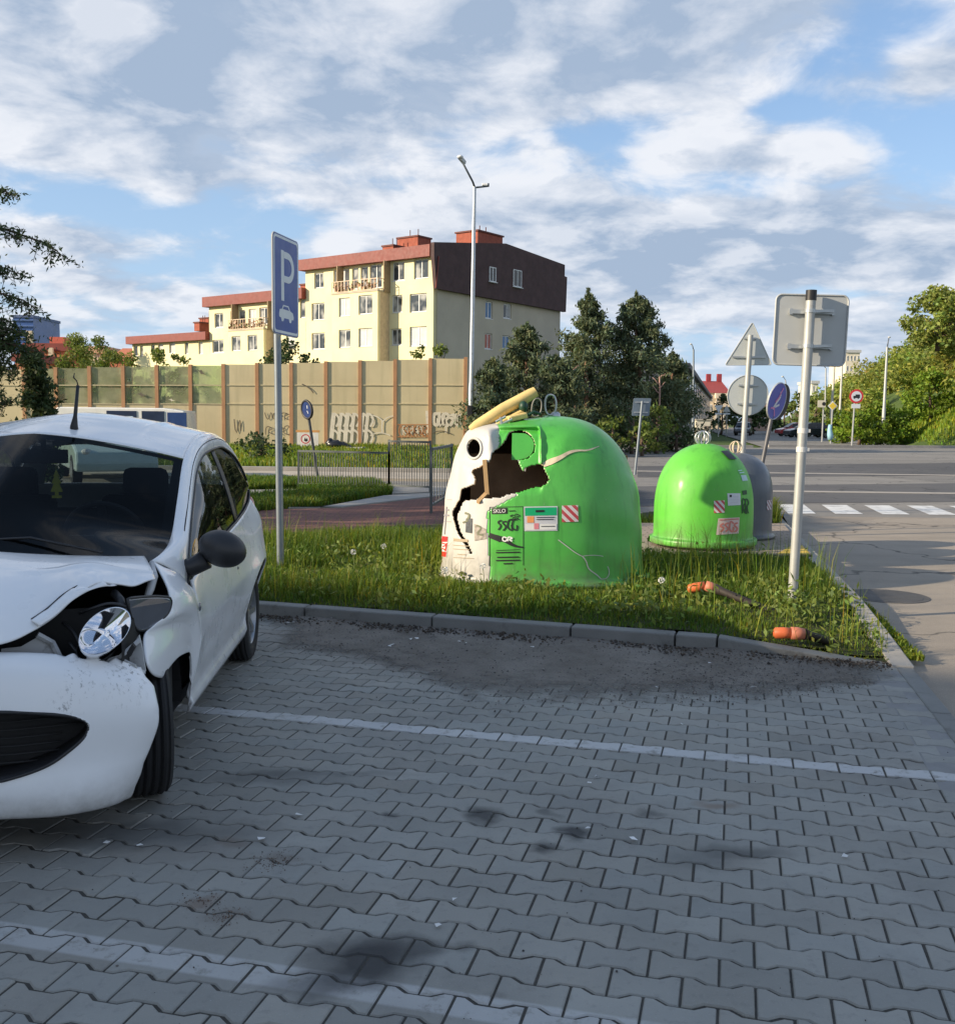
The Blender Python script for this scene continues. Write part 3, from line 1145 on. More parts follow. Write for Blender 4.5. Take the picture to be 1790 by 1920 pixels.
for px, py, rx, ry, v_, amt in ((228, 1285, .09, .09, -.49, .75), (245, 1270, .05, .05, -.46, .9), (150, 1290, .06, .05, -.6, .6), (120, 1330, .06, .03, -.62, .6), (140, 1263, .05, .02, -.55, .7)):
    q = Vector(cl(*cpv(px, py, v_))) - CO
    sb = t.n('ShaderNodeVectorMath', operation='DISTANCE')
    t.l(co, sb.inputs[0])
    sb.inputs[1].default_value = q
    area = t.ramp(sb.outputs['Value'], rx * .3, rx * 1.2, 1, 0)
    scr = t.ramp(t.noise(60, 7, t.coord('Object', (1, 1, .55)), .75), .54, .60)
    c = t.mix(t.math('MULTIPLY', t.math('MULTIPLY', area, scr), amt), c, (.06, .06, .065) if px < 200 else (.25, .25, .24))
b = t.bsdf(c, .36, 0, .5, .5)
M_bump = t.done(b)
M_blk = mat('black_plastic', (.018, .018, .02), .45, bump=.1, bs=200)
M_cav = mat('dark_engine_bay', (.012, .012, .013), .7)
M_gapl = mat('panel_gap', (.02, .02, .022), .8)
M_rub = mat('tyre_rubber', (.016, .016, .017), .8, bump=.2, bs=120, dirt=.3, dcol=(.05, .045, .04))
M_rim = mat('rim_metal', (.36, .37, .38), .35, .8)
M_chr = mat('chrome', (.9, .9, .92), .035, 1, var=.01)
M_int = mat('interior_fabric', (.025, .026, .03), .85)
M_wsg = glass_mat('windscreen_glass', (.31, .35, .36), 1.22, .01)
M_side = glass_mat('side_glass', (.20, .23, .23), 1.9, .01)
M_lensg = mat('smoky_lens', (.10, .11, .13), .12, 0, coat=1)
M_prim = mat('bare_bracket', (.46, .47, .48), .5, dirt=.45, dcol=(.06, .055, .05), dscale=14)

CAR = thing('crashed_car', CO, 'white three-door hatchback with smashed headlight, torn bumper and black door mirror', 'car')

# ---- key curves (u to the car's left, v rearwards from the front axle, z)
ws_side = [(.695, .16, .908), (.712, .315, .93), (.692, .54, .965), (.668, .78, 1.113), (.635, 1.08, 1.287)]
rail = [(.635, 1.08, 1.287), (.618, 1.4, 1.372), (.606, 1.85, 1.40), (.60, 2.2, 1.378), (.575, 2.48, 1.325)]
dlo_top = [(.79, .37, .775), (.755, .60, .93), (.705, .95, 1.115), (.682, 1.15, 1.222), (.665, 1.4, 1.288), (.655, 1.8, 1.316), (.655, 2.1, 1.308), (.685, 2.40, 1.215), (.722, 2.56, 1.06)]
belt = [(.79, .37, .775), (.795, .8, .832), (.79, 1.3, .878), (.78, 1.8, .912), (.757, 2.25, .945), (.735, 2.5, .985), (.722, 2.56, 1.06)]
header = [(0, .86, 1.408), (.2, .885, 1.388), (.437, .985, 1.340), (.635, 1.08, 1.287)]
cowl = [(0, .03, .968), (.25, .045, .952), (.5, .09, .925), (.695, .16, .908)]
hood_rear = [(0, -.03, .985), (.2, -.01, .962), (.45, .06, .94), (.662, .185, .922)]
nose = [(0, -.69, .735), (.2, -.67, .733), (.40, -.6, .738), (.47, -.51, .765), (.52, -.455, .80), (.565, -.405, .845), (.615, -.33, .872), (.69, -.2, .866), (.77, -.085, .872)]
hood_c = [(0, -.03, .985), (0, -.3, .925), (0, -.55, .83), (0, -.69, .735)]
hood_s = [(.662, .185, .922), (.715, .06, .90), (.77, -.085, .872)]


def both(S):
    S = np.asarray(S)
    M = S.copy()
    M[..., 0] *= -1
    return np.concatenate([M[:, ::-1][:, :-1], S], axis=1)


def panel(name, S, m, parent=CAR, th=.004, **k):
    return MB().grid(cgrid(S)).build(name, m, parent, smooth=True, solid=th, soff=0, **k)


# ---- hood: a crease and a crumpled front edge on the damaged side
S = coons(hood_rear, nose, hood_c, hood_s, 70, 60, (0, -.02, .035))
s_ = np.linspace(0, 1, 70)[None, :]
t_ = np.linspace(0, 1, 60)[:, None]
edge = np.clip((t_ - .72) / .28, 0, 1)
bump_ = edge * np.exp(-((s_ - .74) / .11) ** 2) * .020 - edge * np.exp(-((s_ - .90) / .05) ** 2) * .010
S[..., 2] += bump_
crease = np.exp(-((t_ - (.35 + .62 * (s_ - .35))) / .035) ** 2) * np.clip((s_ - .3) * 3, 0, 1)
S[..., 2] += .007 * crease
S[..., 2] += .0015 * np.sin(s_ * 60) * edge * np.clip((s_ - .6) * 5, 0, 1)
Sd = S.copy()
Su = coons(hood_rear, nose, hood_c, hood_s, 70, 60, (0, -.02, .035))
Su[..., 0] *= -1
panel('hood', np.concatenate([Su[:, ::-1][:, :-1], Sd], axis=1), M_paint, th=.006)
# peeled-up lip of the hood edge
e = spline(nose, 60)
seg = e[30:50]
lip = np.stack([seg + np.array([.004, -.012, .006]), seg + np.array([-.006, -.014, .014]) + .006 * np.sin(np.arange(20) * 1.3)[:, None], seg + np.array([-.032, .004, .022]) + .008 * np.sin(np.arange(20) * .9)[:, None]])
panel('crumpled_hood_edge', tensor(list(lip), 40, 12), M_paint, th=.003)
mb = MB()
mb.tube([cl(*p) for p in (seg + np.array([-.034, .007, .024]))], .0035, 6)
mb.build('torn_seal', M_blk, CAR, True)
# ---- windscreen with its dark band, cowl
S = both(coons(cowl, header, [cowl[0], (0, .45, 1.205), header[0]], ws_side, 30, 30))
panel('windscreen', S, M_wsg, th=0)
mb = MB()
si = S + np.array([0, .006, -.006])
nt_, ns_ = S.shape[:2]
mb.grid(cgrid(si[:3])); mb.grid(cgrid(si[-2:])); mb.grid(cgrid(si[:, :3])); mb.grid(cgrid(si[:, -3:]))
mb.build('windscreen_surround', M_gapl, CAR, True)
cw = [[(-.69, .16, .90), (-.45, .05, .925), (0, -.02, .955), (.45, .05, .925), (.69, .16, .90)], [(-.70, .2, .90), (-.45, .12, .918), (0, .06, .955), (.45, .12, .918), (.70, .2, .90)]]
MB().grid(cgrid(tensor(cw, 40, 3)) - np.array([0, 0, .012])).build('cowl', M_blk, CAR, True, solid=.01)
# wipers
for a, b_ in (((.52, .10, .95), (-.05, .10, .992)), ((-.05, .05, .975), (-.5, .16, .975))):
    mb = MB()
    mb.tube([cl(*a), cl((a[0] + b_[0]) / 2, (a[1] + b_[1]) / 2 + .02, (a[2] + b_[2]) / 2 + .035), cl(*b_)], .006, 6)
    mb.build('wiper', M_blk, CAR, True)
# ---- roof
S = coons(header, [(0, 2.55, 1.375), (.3, 2.53, 1.36), (.575, 2.48, 1.325)], [header[0], (0, 1.2, 1.478), (0, 1.6, 1.508), (0, 2.1, 1.485), (0, 2.55, 1.375)], rail, 40, 50)
s_ = np.linspace(0, 1, 40)[None, :]
t_ = np.linspace(0, 1, 50)[:, None]
S[..., 2] += .006 * np.exp(-((s_ - .62) / .02) ** 2) * np.clip(np.minimum(t_ - .08, .95 - t_) * 8, 0, 1)
panel('roof', both(S), M_paint, th=.004)
# ---- pillars and cant rails
for mir in (False, True):
    inner = spline(ws_side[:-1] + rail, 80)
    outer = spline(dlo_top, 80)
    mid = (inner + outer) / 2
    mid[:, 0] += .012
    mid[:, 2] += .012
    S = tensor([inner, mid, outer], 80, 8)
    MB().grid(cgrid(S, mir)).build('roof_pillar', M_paint, CAR, True, solid=.006, soff=0)
    ln = spline([(a[0] * .45 + b_[0] * .55 + .0135, a[1] * .45 + b_[1] * .55, a[2] * .45 + b_[2] * .55 + .0135) for a, b_ in zip(inner[12:72:6], outer[12:72:6])], 40)
    MB().tube([Vector(p) for p in cgrid(ln, mir)], .0028, 5).build('drip_line', M_gapl, CAR)
    # side glass: door window and rear quarter with the black pillar between
    T, B = spline(dlo_top, 120), spline(belt, 120)
    Sg = np.stack([B, (B + T) / 2 + np.array([.012, 0, 0]), T])
    Sg = np.stack([spline(Sg[:, i], 9) for i in range(120)], axis=1)
    Sg[..., 0] -= .006
    MB().grid(cgrid(Sg[:, 10:72], mir)).build('door_window', M_side, CAR, True)
    MB().grid(cgrid(Sg[:, 76:], mir)).build('quarter_window', M_side, CAR, True)
    MB().grid(cgrid(Sg[:, 71:77] + np.array([.004, 0, 0]), mir)).build('window_pillar', M_blk, CAR, True, solid=.004)
    MB().grid(cgrid(Sg[:, :11] + np.array([.004, 0, 0]), mir)).build('mirror_triangle', M_blk, CAR, True, solid=.004)
    for Cv, dz in ((T, 0), (B, .003)):
        MB().tube([Vector(p) for p in cgrid(Cv[4:118] + np.array([.002, 0, dz]), mir)], .007, 6).build('window_seal', M_blk, CAR, True)

# ---- body side from the door to the tail
ARC, AR = 2.30, .335
bz = spline(belt, 300)


def beltat(v):
    return np.interp(v, bz[:, 1], bz[:, 2]), np.interp(v, bz[:, 1], bz[:, 0])


def side_u(v, z):
    zb, ub = beltat(np.minimum(v, 2.5))
    h = np.clip((z - .2) / (zb - .2), 0, 1)
    u = ub * h ** 2 * 0 + np.interp(h, [0, .06, .13, .30, .55, .8, 1], [.775, .792, .772, .795, .815, .808, .0])
    top = ub
    k = np.clip((h - .8) / .2, 0, 1)
    u = np.where(h > .8, .808 + (top - .808) * k ** 1.5, u)
    hz = np.exp(-((z - .55) / .22) ** 2)
    u = u + .045 * np.exp(-((v - 2.28) / .30) ** 2) * hz
    u = u + .018 * np.exp(-((v - .38) / .22) ** 2) * hz
    ta = np.clip((v - 2.42) / .34, 0, 1)
    u = u - .115 * ta ** 2.2
    return u


def side_bottom(v):
    b = np.full_like(v, .20)
    d = AR ** 2 - (v - ARC) ** 2
    b = np.where(d > 0, .285 + np.sqrt(np.maximum(d, 0)), b)
    b = np.where((v > ARC + AR - .02), np.maximum(.24, np.where(d > 0, b, .24)), b)
    return b


vv = np.unique(np.concatenate([np.linspace(.43, 2.75, 110), ARC + AR * np.cos(np.linspace(0, math.pi, 50))]))
bot = side_bottom(vv)
topz, topu = beltat(np.minimum(vv, 2.55))
rows = []
for q in np.linspace(0, 1, 34):
    z = bot + (topz - bot) * q
    rows.append(np.stack([side_u(vv, z), vv, z], -1))
S = np.stack(rows)
for mir in (False, True):
    o = MB().grid(cgrid(S, mir)).build('body_side', M_paint, CAR, True, solid=.012, soff=0)
    # door seams, sill line, fuel flap, handle
    zz = np.linspace(.30, .79, 14)
    MB().tube([Vector(p) for p in cgrid(np.stack([side_u(np.full(14, .47), zz) + .001, np.full(14, .47) + .02 * np.sin((zz - .3) * 4), zz], -1), mir)], .0045, 5).build('door_seam', M_gapl, CAR)
    zz = np.linspace(.30, .885, 14)
    MB().tube([Vector(p) for p in cgrid(np.stack([side_u(np.full(14, 1.66), zz) + .001, np.full(14, 1.66) + .03 * (zz - .3), zz], -1), mir)], .0045, 5).build('door_seam', M_gapl, CAR)
    vs_ = np.linspace(.47, 1.66, 30)
    MB().tube([Vector(p) for p in cgrid(np.stack([side_u(vs_, np.full(30, .30)) + .001, vs_, np.full(30, .30)], -1), mir)], .004, 5).build('door_seam', M_gapl, CAR)
    u0 = float(side_u(np.array([1.5]), np.array([.74]))[0])
    MB().tube([Vector(p) for p in cgrid(np.array([(u0, 1.40, .735), (u0 + .03, 1.44, .74), (u0 + .03, 1.55, .745), (u0, 1.59, .745)]), mir)], .011, 8).build('door_handle', M_blk, CAR, True)
    u0 = float(side_u(np.array([1.52]), np.array([.66]))[0])
    MB().ball(Vector(cgrid(np.array((u0, 1.55, .672)), mir)), .011, 10, 6).build('lock', M_gapl, CAR, True)

# ---- front wings
f_top = [(.695, .165, .905), (.735, .19, .875), (.775, .28, .835), (.79, .37, .778), (.806, .445, .74)]
f_front = [(.695, .165, .905), (.752, .075, .862), (.796, .01, .80), (.805, -.02, .735), (.775, -.16, .705), (.758, -.23, .68), (.785, -.30, .585), (.802, -.145, .50)]
f_bot = [(.802, -.145, .50), (.81, .03, .527), (.812, .18, .518), (.81, .32, .487), (.802, .39, .42), (.79, .42, .32), (.775, .43, .215)]
zz = np.linspace(.74, .215, 12)
f_rear = [(float(side_u(np.array([.44]), np.array([q]))[0]), .44, q) for q in zz]
f_rear[0] = f_top[-1]
f_rear[-1] = f_bot[-1]
S = coons(f_top, f_bot, f_front, f_rear, 40, 50)
for mir in (False, True):
    MB().grid(cgrid(S, mir)).build('front_wing', M_paint, CAR, True, solid=.006, soff=-1)
MB().lathe([(0, .008), (.016, .006), (.02, 0)], cl(.838, .405, .672), 14, M=Matrix((CW, Vector((0, 0, 1)), CU)).transposed()).build('side_indicator', M_lensg, CAR, True)
# strip of wing bent inward above the lamp
mb = MB()
mb.tube([cl(.70, .15, .90), cl(.74, .02, .87), cl(.745, -.06, .83), cl(.735, -.10, .78)], [.012, .017, .016, .01], 6)
mb.build('bent_bracket', M_prim, CAR, True)

# ---- front bumper with the mouth
rowsB = [[(0, -.62, .705), (.25, -.615, .705), (.41, -.58, .70), (.53, -.54, .685), (.64, -.49, .66), (.74, -.43, .625), (.785, -.385, .60)],
         [(0, -.665, .70), (.25, -.66, .70), (.41, -.62, .692), (.53, -.575, .676), (.64, -.525, .65), (.745, -.46, .615), (.80, -.405, .588)],
         [(0, -.71, .655), (.25, -.70, .655), (.42, -.665, .65), (.55, -.62, .635), (.67, -.565, .605), (.785, -.49, .565), (.835, -.425, .53)],
         [(0, -.74, .52), (.25, -.73, .52), (.43, -.70, .512), (.57, -.65, .50), (.70, -.585, .48), (.81, -.505, .46), (.862, -.44, .447)],
         [(0, -.735, .35), (.25, -.725, .35), (.43, -.69, .345), (.57, -.645, .34), (.69, -.585, .335), (.785, -.51, .325), (.825, -.44, .32)],
         [(0, -.74, .24), (.25, -.73, .24), (.43, -.70, .235), (.57, -.655, .22), (.68, -.595, .21), (.75, -.515, .20), (.775, -.445, .19)],
         [(0, -.71, .175), (.25, -.70, .175), (.42, -.672, .168), (.56, -.625, .155), (.665, -.56, .148), (.725, -.49, .143), (.745, -.43, .143)],
         [(0, -.62, .165), (.25, -.61, .165), (.42, -.585, .16), (.55, -.545, .15), (.64, -.50, .145), (.70, -.44, .14), (.72, -.40, .14)]]
NS_, NT_ = 130, 110
S = both(tensor(rowsB, NS_, NT_))
mouth = spline([(0, .54), (.2, .54), (.40, .535), (.54, .515), (.63, .49), (.667, .462), (.66, .425), (.61, .378), (.54, .335), (.39, .30), (.2, .288), (0, .285)], 90)
mpoly = [tuple(p) for p in mouth] + [(-p[0], p[1]) for p in mouth[::-1]][1:-1]
jr = np.random.default_rng(4)
kn = lambda n_, m_, w_: np.stack([np.interp(np.linspace(0, 1, n_), np.linspace(0, 1, m_), jr.normal(0, w_, m_)) for _ in range(3)], -1)
wob_ = kn(NT_, 13, .0045)
for q_, w_ in ((-1, 1), (-2, .8), (-3, .55), (-4, .3)): S[:, q_] += wob_ * w_ * np.array([.7, .6, .8])
wob_ = kn(46, 13, .007)
for q_, w_ in ((0, 1), (1, .8), (2, .5)): S[q_, -46:] += wob_ * w_
U_, Z_ = S[..., 0], S[..., 2]
front = np.zeros(U_.shape, bool)
front[int(NT_ * .2):int(NT_ * .82)] = True
ins = inpoly(U_, Z_, mpoly) & front
mp = np.array(mpoly)
nbr = np.zeros_like(ins)
for dj, di in ((1, 0), (-1, 0), (0, 1), (0, -1), (1, 1), (-1, -1), (1, -1), (-1, 1)): nbr |= ~np.roll(np.roll(ins, dj, 0), di, 1)
rim = ins & nbr
for j, i in zip(*np.nonzero(rim)):
    p = np.array((U_[j, i], Z_[j, i]))
    a, b_ = mp, np.roll(mp, -1, 0)
    tt = np.clip(((p - a) * (b_ - a)).sum(1) / ((b_ - a) ** 2).sum(1), 0, 1)
    q = a + tt[:, None] * (b_ - a)
    k = np.argmin(((q - p) ** 2).sum(1))
    S[j, i, 0], S[j, i, 2] = q[k]
keepv = ~(ins & ~rim)
Wg = cgrid(S)
mb = MB()
nt2, ns2 = S.shape[:2]
mb.v = [tuple(p) for p in Wg.reshape(-1, 3)]
for j in range(nt2 - 1):
    for i in range(ns2 - 1):
        q = [(j, i), (j, i + 1), (j + 1, i + 1), (j + 1, i)]
        if all(ins[a] for a in q): continue
        if all(keepv[a] for a in q):
            mb.f.append(tuple(a * ns2 + b_ for a, b_ in q))
            mb.mi.append(0)
bmp = mb.build('front_bumper', M_bump, CAR, True, solid=.008, soff=0)
me = bmp.data
bm = bmesh.new(); bm.from_mesh(me)
bmesh.ops.delete(bm, geom=[v for v in bm.verts if not v.link_faces], context='VERTS')
bm.to_mesh(me); bm.free()
# lip into the mouth and the slatted grille behind
def nose_v(u): return np.interp(abs(u), [0, .25, .43, .57, .70, .81], [-.74, -.73, -.70, -.65, -.585, -.505])
ring = np.array([(p[0], nose_v(p[0]), p[1]) for p in mp])
lipS = np.stack([ring, ring + np.array([0, .03, 0]) + np.c_[-ring[:, 0] * .02, np.zeros(len(ring)), (.41 - ring[:, 2]) * .08], ring + np.array([0, .09, 0]) + np.c_[-ring[:, 0] * .05, np.zeros(len(ring)), (.41 - ring[:, 2]) * .2]])
lipS = np.concatenate([lipS, lipS[:, :1]], axis=1)
MB().grid(cgrid(lipS)).build('grille_surround', M_blk, CAR, True, solid=.006, soff=1)
MB().loop([Vector(p) for p in cgrid(ring + np.array([0, -.002, 0]))], .0065, 6).build('grille_rim', M_blk, CAR, True)
mb = MB()
for z in np.arange(.31, .53, .028):
    us = np.linspace(-.64, .64, 20)
    pts = [cl(u, nose_v(u) + .075, z) for u in us if inpoly(np.array([u * 1.03]), np.array([z]), mpoly)[0]]
    if len(pts) > 1: mb.tube(pts, .004, 6)
mb.build('grille', M_cav, CAR, True)
MB().grid(cgrid(np.array([[(u, nose_v(u) + .11, z) for u in np.linspace(-.70, .70, 24)] for z in (.25, .40, .57)]))).build('radiator_panel', M_cav, CAR, True)

# ---- what shows behind the missing headlight
mb = MB()
mb.grid(cgrid(np.array([[(u, -.22 - .28 * math.cos(u * 1.2) + .1 * abs(u), z) for u in np.linspace(-.74, .74, 30)] for z in (.45, .62, .74, .80)]) + np.array([0, .08, 0])))
mb.grid(cgrid(np.array([[(.74, v, z) for v in (-.45, -.2, .0, .3)] for z in (.3, .5, .65, .76)])))
mb.grid(cgrid(np.array([[(u, v, .60) for v in (-.40, -.3, 0, .2)] for u in (-.7, 0, .5, .74)])))
mb.build('engine_bay', M_cav, CAR, True)
ba = lambda x, y, v: cl(*cpv(x, y, v))
mb = MB()
for pts in ([(4, 1216), (40, 1212), (75, 1192), (100, 1205), (118, 1245), (60, 1243), (4, 1240)],):
    P0 = [ba(x, y, -.50 + .0006 * x) for x, y in pts]
    mb.slab(P0, -CW, .008)
mb.tube([ba(70, 1190, -.47), ba(98, 1205, -.45), ba(120, 1248, -.45)], .012, 6)
mb.build('front_crossmember', M_prim, CAR)
mb = MB()
P0 = [ba(x, y, -.40) for x, y in [(20, 1238), (30, 1215), (50, 1218), (62, 1240)]]
mb.slab(P0, -CW, .06)
mb.build('mounting_hole', M_cav, CAR)
mb = MB()
for pts, v in (([(262, 1190), (245, 1215), (232, 1235), (250, 1250), (274, 1258), (268, 1215)], -.34), ([(232, 1235), (190, 1242), (175, 1250), (262, 1262), (255, 1246)], -.41)):
    mb.slab([ba(x, y, v) for x, y in pts], -CW, .012)
mb.tube([ba(180, 1246, -.44), ba(225, 1232, -.42), ba(262, 1200, -.36)], .009, 6)
mb.tube([ba(205, 1250, -.44), ba(240, 1252, -.43), ba(268, 1262, -.36)], .012, 6)
mb.build('torn_bracket', M_prim, CAR)
mb = MB()
mb.slab([ba(x, y, -.43) for x, y in [(240, 1222), (250, 1205), (256, 1212), (246, 1230)]], -CW, .02)
mb.build('broken_clip', M_cav, CAR)
mb = MB()
for pts in (((130, 1205, -.40), (150, 1228, -.42), (172, 1240, -.44), (186, 1250, -.46)), ((150, 1150, -.34), (175, 1140, -.36), (205, 1132, -.34), (236, 1138, -.32)), ((118, 1168, -.36), (140, 1190, -.40), (150, 1215, -.42))):
    mb.tube([Vector(p) for p in spline([tuple(ba(*q)) for q in pts], 14)], .006, 6)
    mb.build('loose_cable', M_blk, CAR, True); mb = MB()
mb = MB()
mb.tube([ba(214, 1112, -.24), ba(226, 1126, -.28), ba(232, 1150, -.32)], .016, 8)
mb.build('filler_hose', M_blk, CAR, True)
# headlamp bowl, hanging
hc = ba(197, 1184, -.46)
ax = (CPOS - hc).normalized()
ax = (ax + CU * .30 + Vector((0, 0, .80))).normalized()
side_ = ax.cross(Vector((0, 0, 1))).normalized()
upv = side_.cross(ax)
tilt = Matrix((side_, upv, ax)).transposed() @ Matrix.Rotation(R_(48), 3, 'Z')
rim_ = Matrix.Diagonal((.066, .114, 1)).to_3x3()
mb = MB()
profL = [(q_, -.062 + .066 * (q_ / .975) ** 2) for q_ in np.linspace(0, .975, 26)]
mb.lathe(profL, hc, 40, M=tilt @ rim_)
mb.build('headlamp_reflector', M_chr, CAR, True)
mb = MB()
mb.lathe([(.10, -.10), (.40, -.095), (.68, -.07), (.90, -.036), (1.0, -.006), (1.015, .004), (1.0, .008), (.975, .004)], hc, 40, M=tilt @ rim_)
mb.build('headlamp_housing', M_chr, CAR, True)
mb = MB()
mb.cyl(hc + tilt @ Vector((0, .03, -.06)), hc + tilt @ Vector((0, .03, -.035)), .009, .006, 10)
mb.build('bulb', M_chr, CAR, True)
mb = MB()
mb.lathe([(0, -.20), (.5, -.19), (.8, -.12), (.92, -.04), (.90, -.03)], hc + tilt @ Vector((.0, -.01, -.02)), 24, M=tilt @ rim_)
mb.build('headlamp_back_shell', M_blk, CAR, True)
# corner lamp lens (smoky) beside it
pts = spline([(238, 1122), (262, 1119), (300, 1118), (318, 1122), (316, 1143), (300, 1162), (276, 1178), (256, 1180), (246, 1160), (240, 1140)], 40)
P0 = [ba(x, y, -.30 + .28 * ((x - 238) / 80)) for x, y in pts]
mb = MB().slab(P0, (CW * -1 + CU * .5).normalized(), .02)
mb.build('corner_lamp', M_lensg, CAR, bevel=.006)
mb = MB().loop([p + (CW * -1 + CU * .5).normalized() * .012 for p in P0], .006)
mb.build('corner_lamp_rim', M_blk, CAR, True)
# undamaged lamp on the far side
Sx = coons(nose[4:], [(.52, -.545, .69), (.66, -.49, .655), (.785, -.33, .60)], [nose[4], (.525, -.52, .74), (.52, -.545, .69)], [nose[-1], (.80, -.06, .74), (.785, -.33, .60)], 20, 14)
MB().grid(cgrid(Sx, True)).build('headlight', M_lensg, CAR, True, solid=.01)

# ---- tail
tail = [[(0, 2.55, 1.375), (.3, 2.53, 1.36), (.575, 2.48, 1.325)], [(0, 2.62, 1.25), (.35, 2.60, 1.24), (.66, 2.53, 1.2)], [(0, 2.70, 1.06), (.4, 2.68, 1.06), (.722, 2.56, 1.06)]]
S = both(tensor(tail, 24, 14))
MB().grid(cgrid(S[2:, 5:-5])).build('rear_window', glass_mat('rear_glass', (.72, .80, .80), 1.3, .01), CAR, True)
mb = MB()
mb.grid(cgrid(S[:3])); mb.grid(cgrid(S[:, :6])); mb.grid(cgrid(S[:, -6:]))
mb.build('tailgate_frame', M_paint, CAR, True, solid=.01)
tail2 = [[(0, 2.70, 1.06), (.4, 2.68, 1.06), (.722, 2.56, 1.06)], [(0, 2.76, .90), (.4, 2.74, .90), (.70, 2.68, .9)], [(0, 2.79, .6), (.45, 2.78, .6), (.72, 2.73, .6)], [(0, 2.80, .4), (.45, 2.79, .4), (.70, 2.74, .4)], [(0, 2.76, .24), (.45, 2.75, .24), (.67, 2.72, .24)]]
MB().grid(cgrid(both(tensor(tail2, 24, 24)))).build('tailgate', M_paint, CAR, True, solid=.01)
for s in (1, -1):
    MB().ball(cl(s * .715, 2.66, .86), (.04, .06, .12), 12, 8).build('tail_light', mat('red_lens', (.35, .01, .01), .15, coat=1), CAR, True)

# ---- underside, wheel housings, interior
mb = MB()
mb.box(cl(0, 1.1, .22), (1.42, 3.2, .05), Matrix((CU, CW, Vector((0, 0, 1)))).transposed())
for vc in (0.0, ARC):
    for s in (1, -1):
        for a0 in np.linspace(0, math.pi, 13)[:-1]:
            a1 = a0 + math.pi / 12
            Rr = .375
            q = [cl(s * uu, vc + Rr * math.cos(a), .26 + Rr * math.sin(a)) for uu, a in ((.50, a0), (.765, a0), (.765, a1), (.50, a1))]
            mb.quad(*q)
        mb.grid(cgrid(np.array([[(s * .50, vc + x, z) for x in (-.37, 0, .37)] for z in (.2, .64)])))
mb.build('underbody', M_cav, CAR)
mb = MB()
mb.grid(cgrid(np.array([[(u, v, .90 - .02 * abs(u)) for u in np.linspace(-.68, .68, 8)] for v in (.18, .45, .62)])))
mb.grid(cgrid(np.array([[(u, .62, z) for u in np.linspace(-.68, .68, 8)] for z in (.9, .6, .3)])))
mb.grid(cgrid(np.array([[(u, v, .30) for u in (-.7, .7)] for v in (.4, 2.6)])))
mb.grid(cgrid(np.array([[(u, 2.45, z) for u in (-.66, .66)] for z in (.3, .92)])))
for s in (1, -1):
    mb.grid(cgrid(np.array([[(s * .735, v, z) for v in (.5, 1.6, 2.5)] for z in (.3, .78)])))
mb.build('cabin_trim', M_int, CAR)
for s in (1, -1):
    mb = MB()
    M3 = Matrix((CU, CW, Vector((0, 0, 1)))).transposed()
    mb.box(cl(s * .34, 1.15, .48), (.46, .5, .16), M3)
    mb.box(cl(s * .34, 1.44, .80), (.44, .12, .56), M3 @ Matrix.Rotation(R_(-12), 3, 'X'))
    mb.box(cl(s * .34, 1.52, 1.13), (.24, .08, .18), M3)
    mb.build('seat', M_int, CAR, bevel=.05)
wc = cl(.34, .78, .93)
wax = (CW + Vector((0, 0, .45))).normalized()
a_ = CU
b_ = wax.cross(a_)
mb = MB()
mb.loop([wc + a_ * .18 * math.cos(q) + b_ * .18 * math.sin(q) for q in np.linspace(0, 2 * math.pi, 33)[:-1]], .013)
for q in (0, math.pi, 1.5 * math.pi): mb.bar(wc, wc + a_ * .18 * math.cos(q) + b_ * .18 * math.sin(q), .035, .02)
mb.ball(wc, (.06, .06, .04), 12, 8)
mb.build('steering_wheel', mat('wheel_grey', (.05, .05, .055), .5), CAR, True, 40)
mb = MB()
mc = cl(*cpu(85, 862, .0)) if False else cl(0.02, .93, 1.30)
mb.box(mc, (.21, .03, .065), Matrix((CU, CW, Vector((0, 0, 1)))).transposed())
mb.cyl(mc, mc + Vector((0, 0, .085)) + CW * -.02, .012)
mb.build('rear_view_mirror', M_blk, CAR, bevel=.012)
# hanging tree-shaped air freshener: a thing of its own
fc = CO + CU * 0 + CW * .95
fp = PL(105, 880, CO + CW * .93, CW)
sc_ = .42 / 100 * (fp.y / 4.4) * .55
shape = [(0, 0), (9, 16), (5, 15), (13, 32), (7, 31), (16, 50), (5, 50), (5, 58), (13, 58), (13, 64), (-13, 64), (-13, 58), (-5, 58), (-5, 50), (-16, 50), (-7, 31), (-13, 32), (-5, 15), (-9, 16)]
kk = fp.y / F / 1.18
P0 = [fp + CU * (x * kk * .82) + Vector((0, 0, -y * kk)) for x, y in shape]
mb = MB().slab(P0, CW, .003)
mb.tube([fp, fp + Vector((0, 0, .05)), mc - Vector((0, 0, .02))], .0012, 4)
fr = mb.build('air_freshener', mat('yellow_card', (.85, .80, .12), .8), loc=fp)
tag(fr, 'yellow tree-shaped air freshener hanging behind the windscreen of the white car', 'air freshener')
# ---- antenna with a snapped tip
ab = PL(139, 803, CO + CW * 1.0 + Vector((0, 0, 0)), CW)
at, at2, at3 = (PL(x, y, CO + CW * 1.0, CW) for x, y in ((146, 722), (138, 703), (141, 710)))
mb = MB()
mb.tube([ab - Vector((0, 0, .03)), ab + Vector((0, 0, .012)), ab + (at - ab) * .28, at], [.024, .018, .0095, .0075], 10)
mb.tube([at, at + Vector((-.005, 0, .02)), at2 - Vector((0, 0, .012)), at2 + Vector((.004, 0, .01))], [.003, .003, .004, .002], 6)
mb.build('antenna', M_blk, CAR, True)
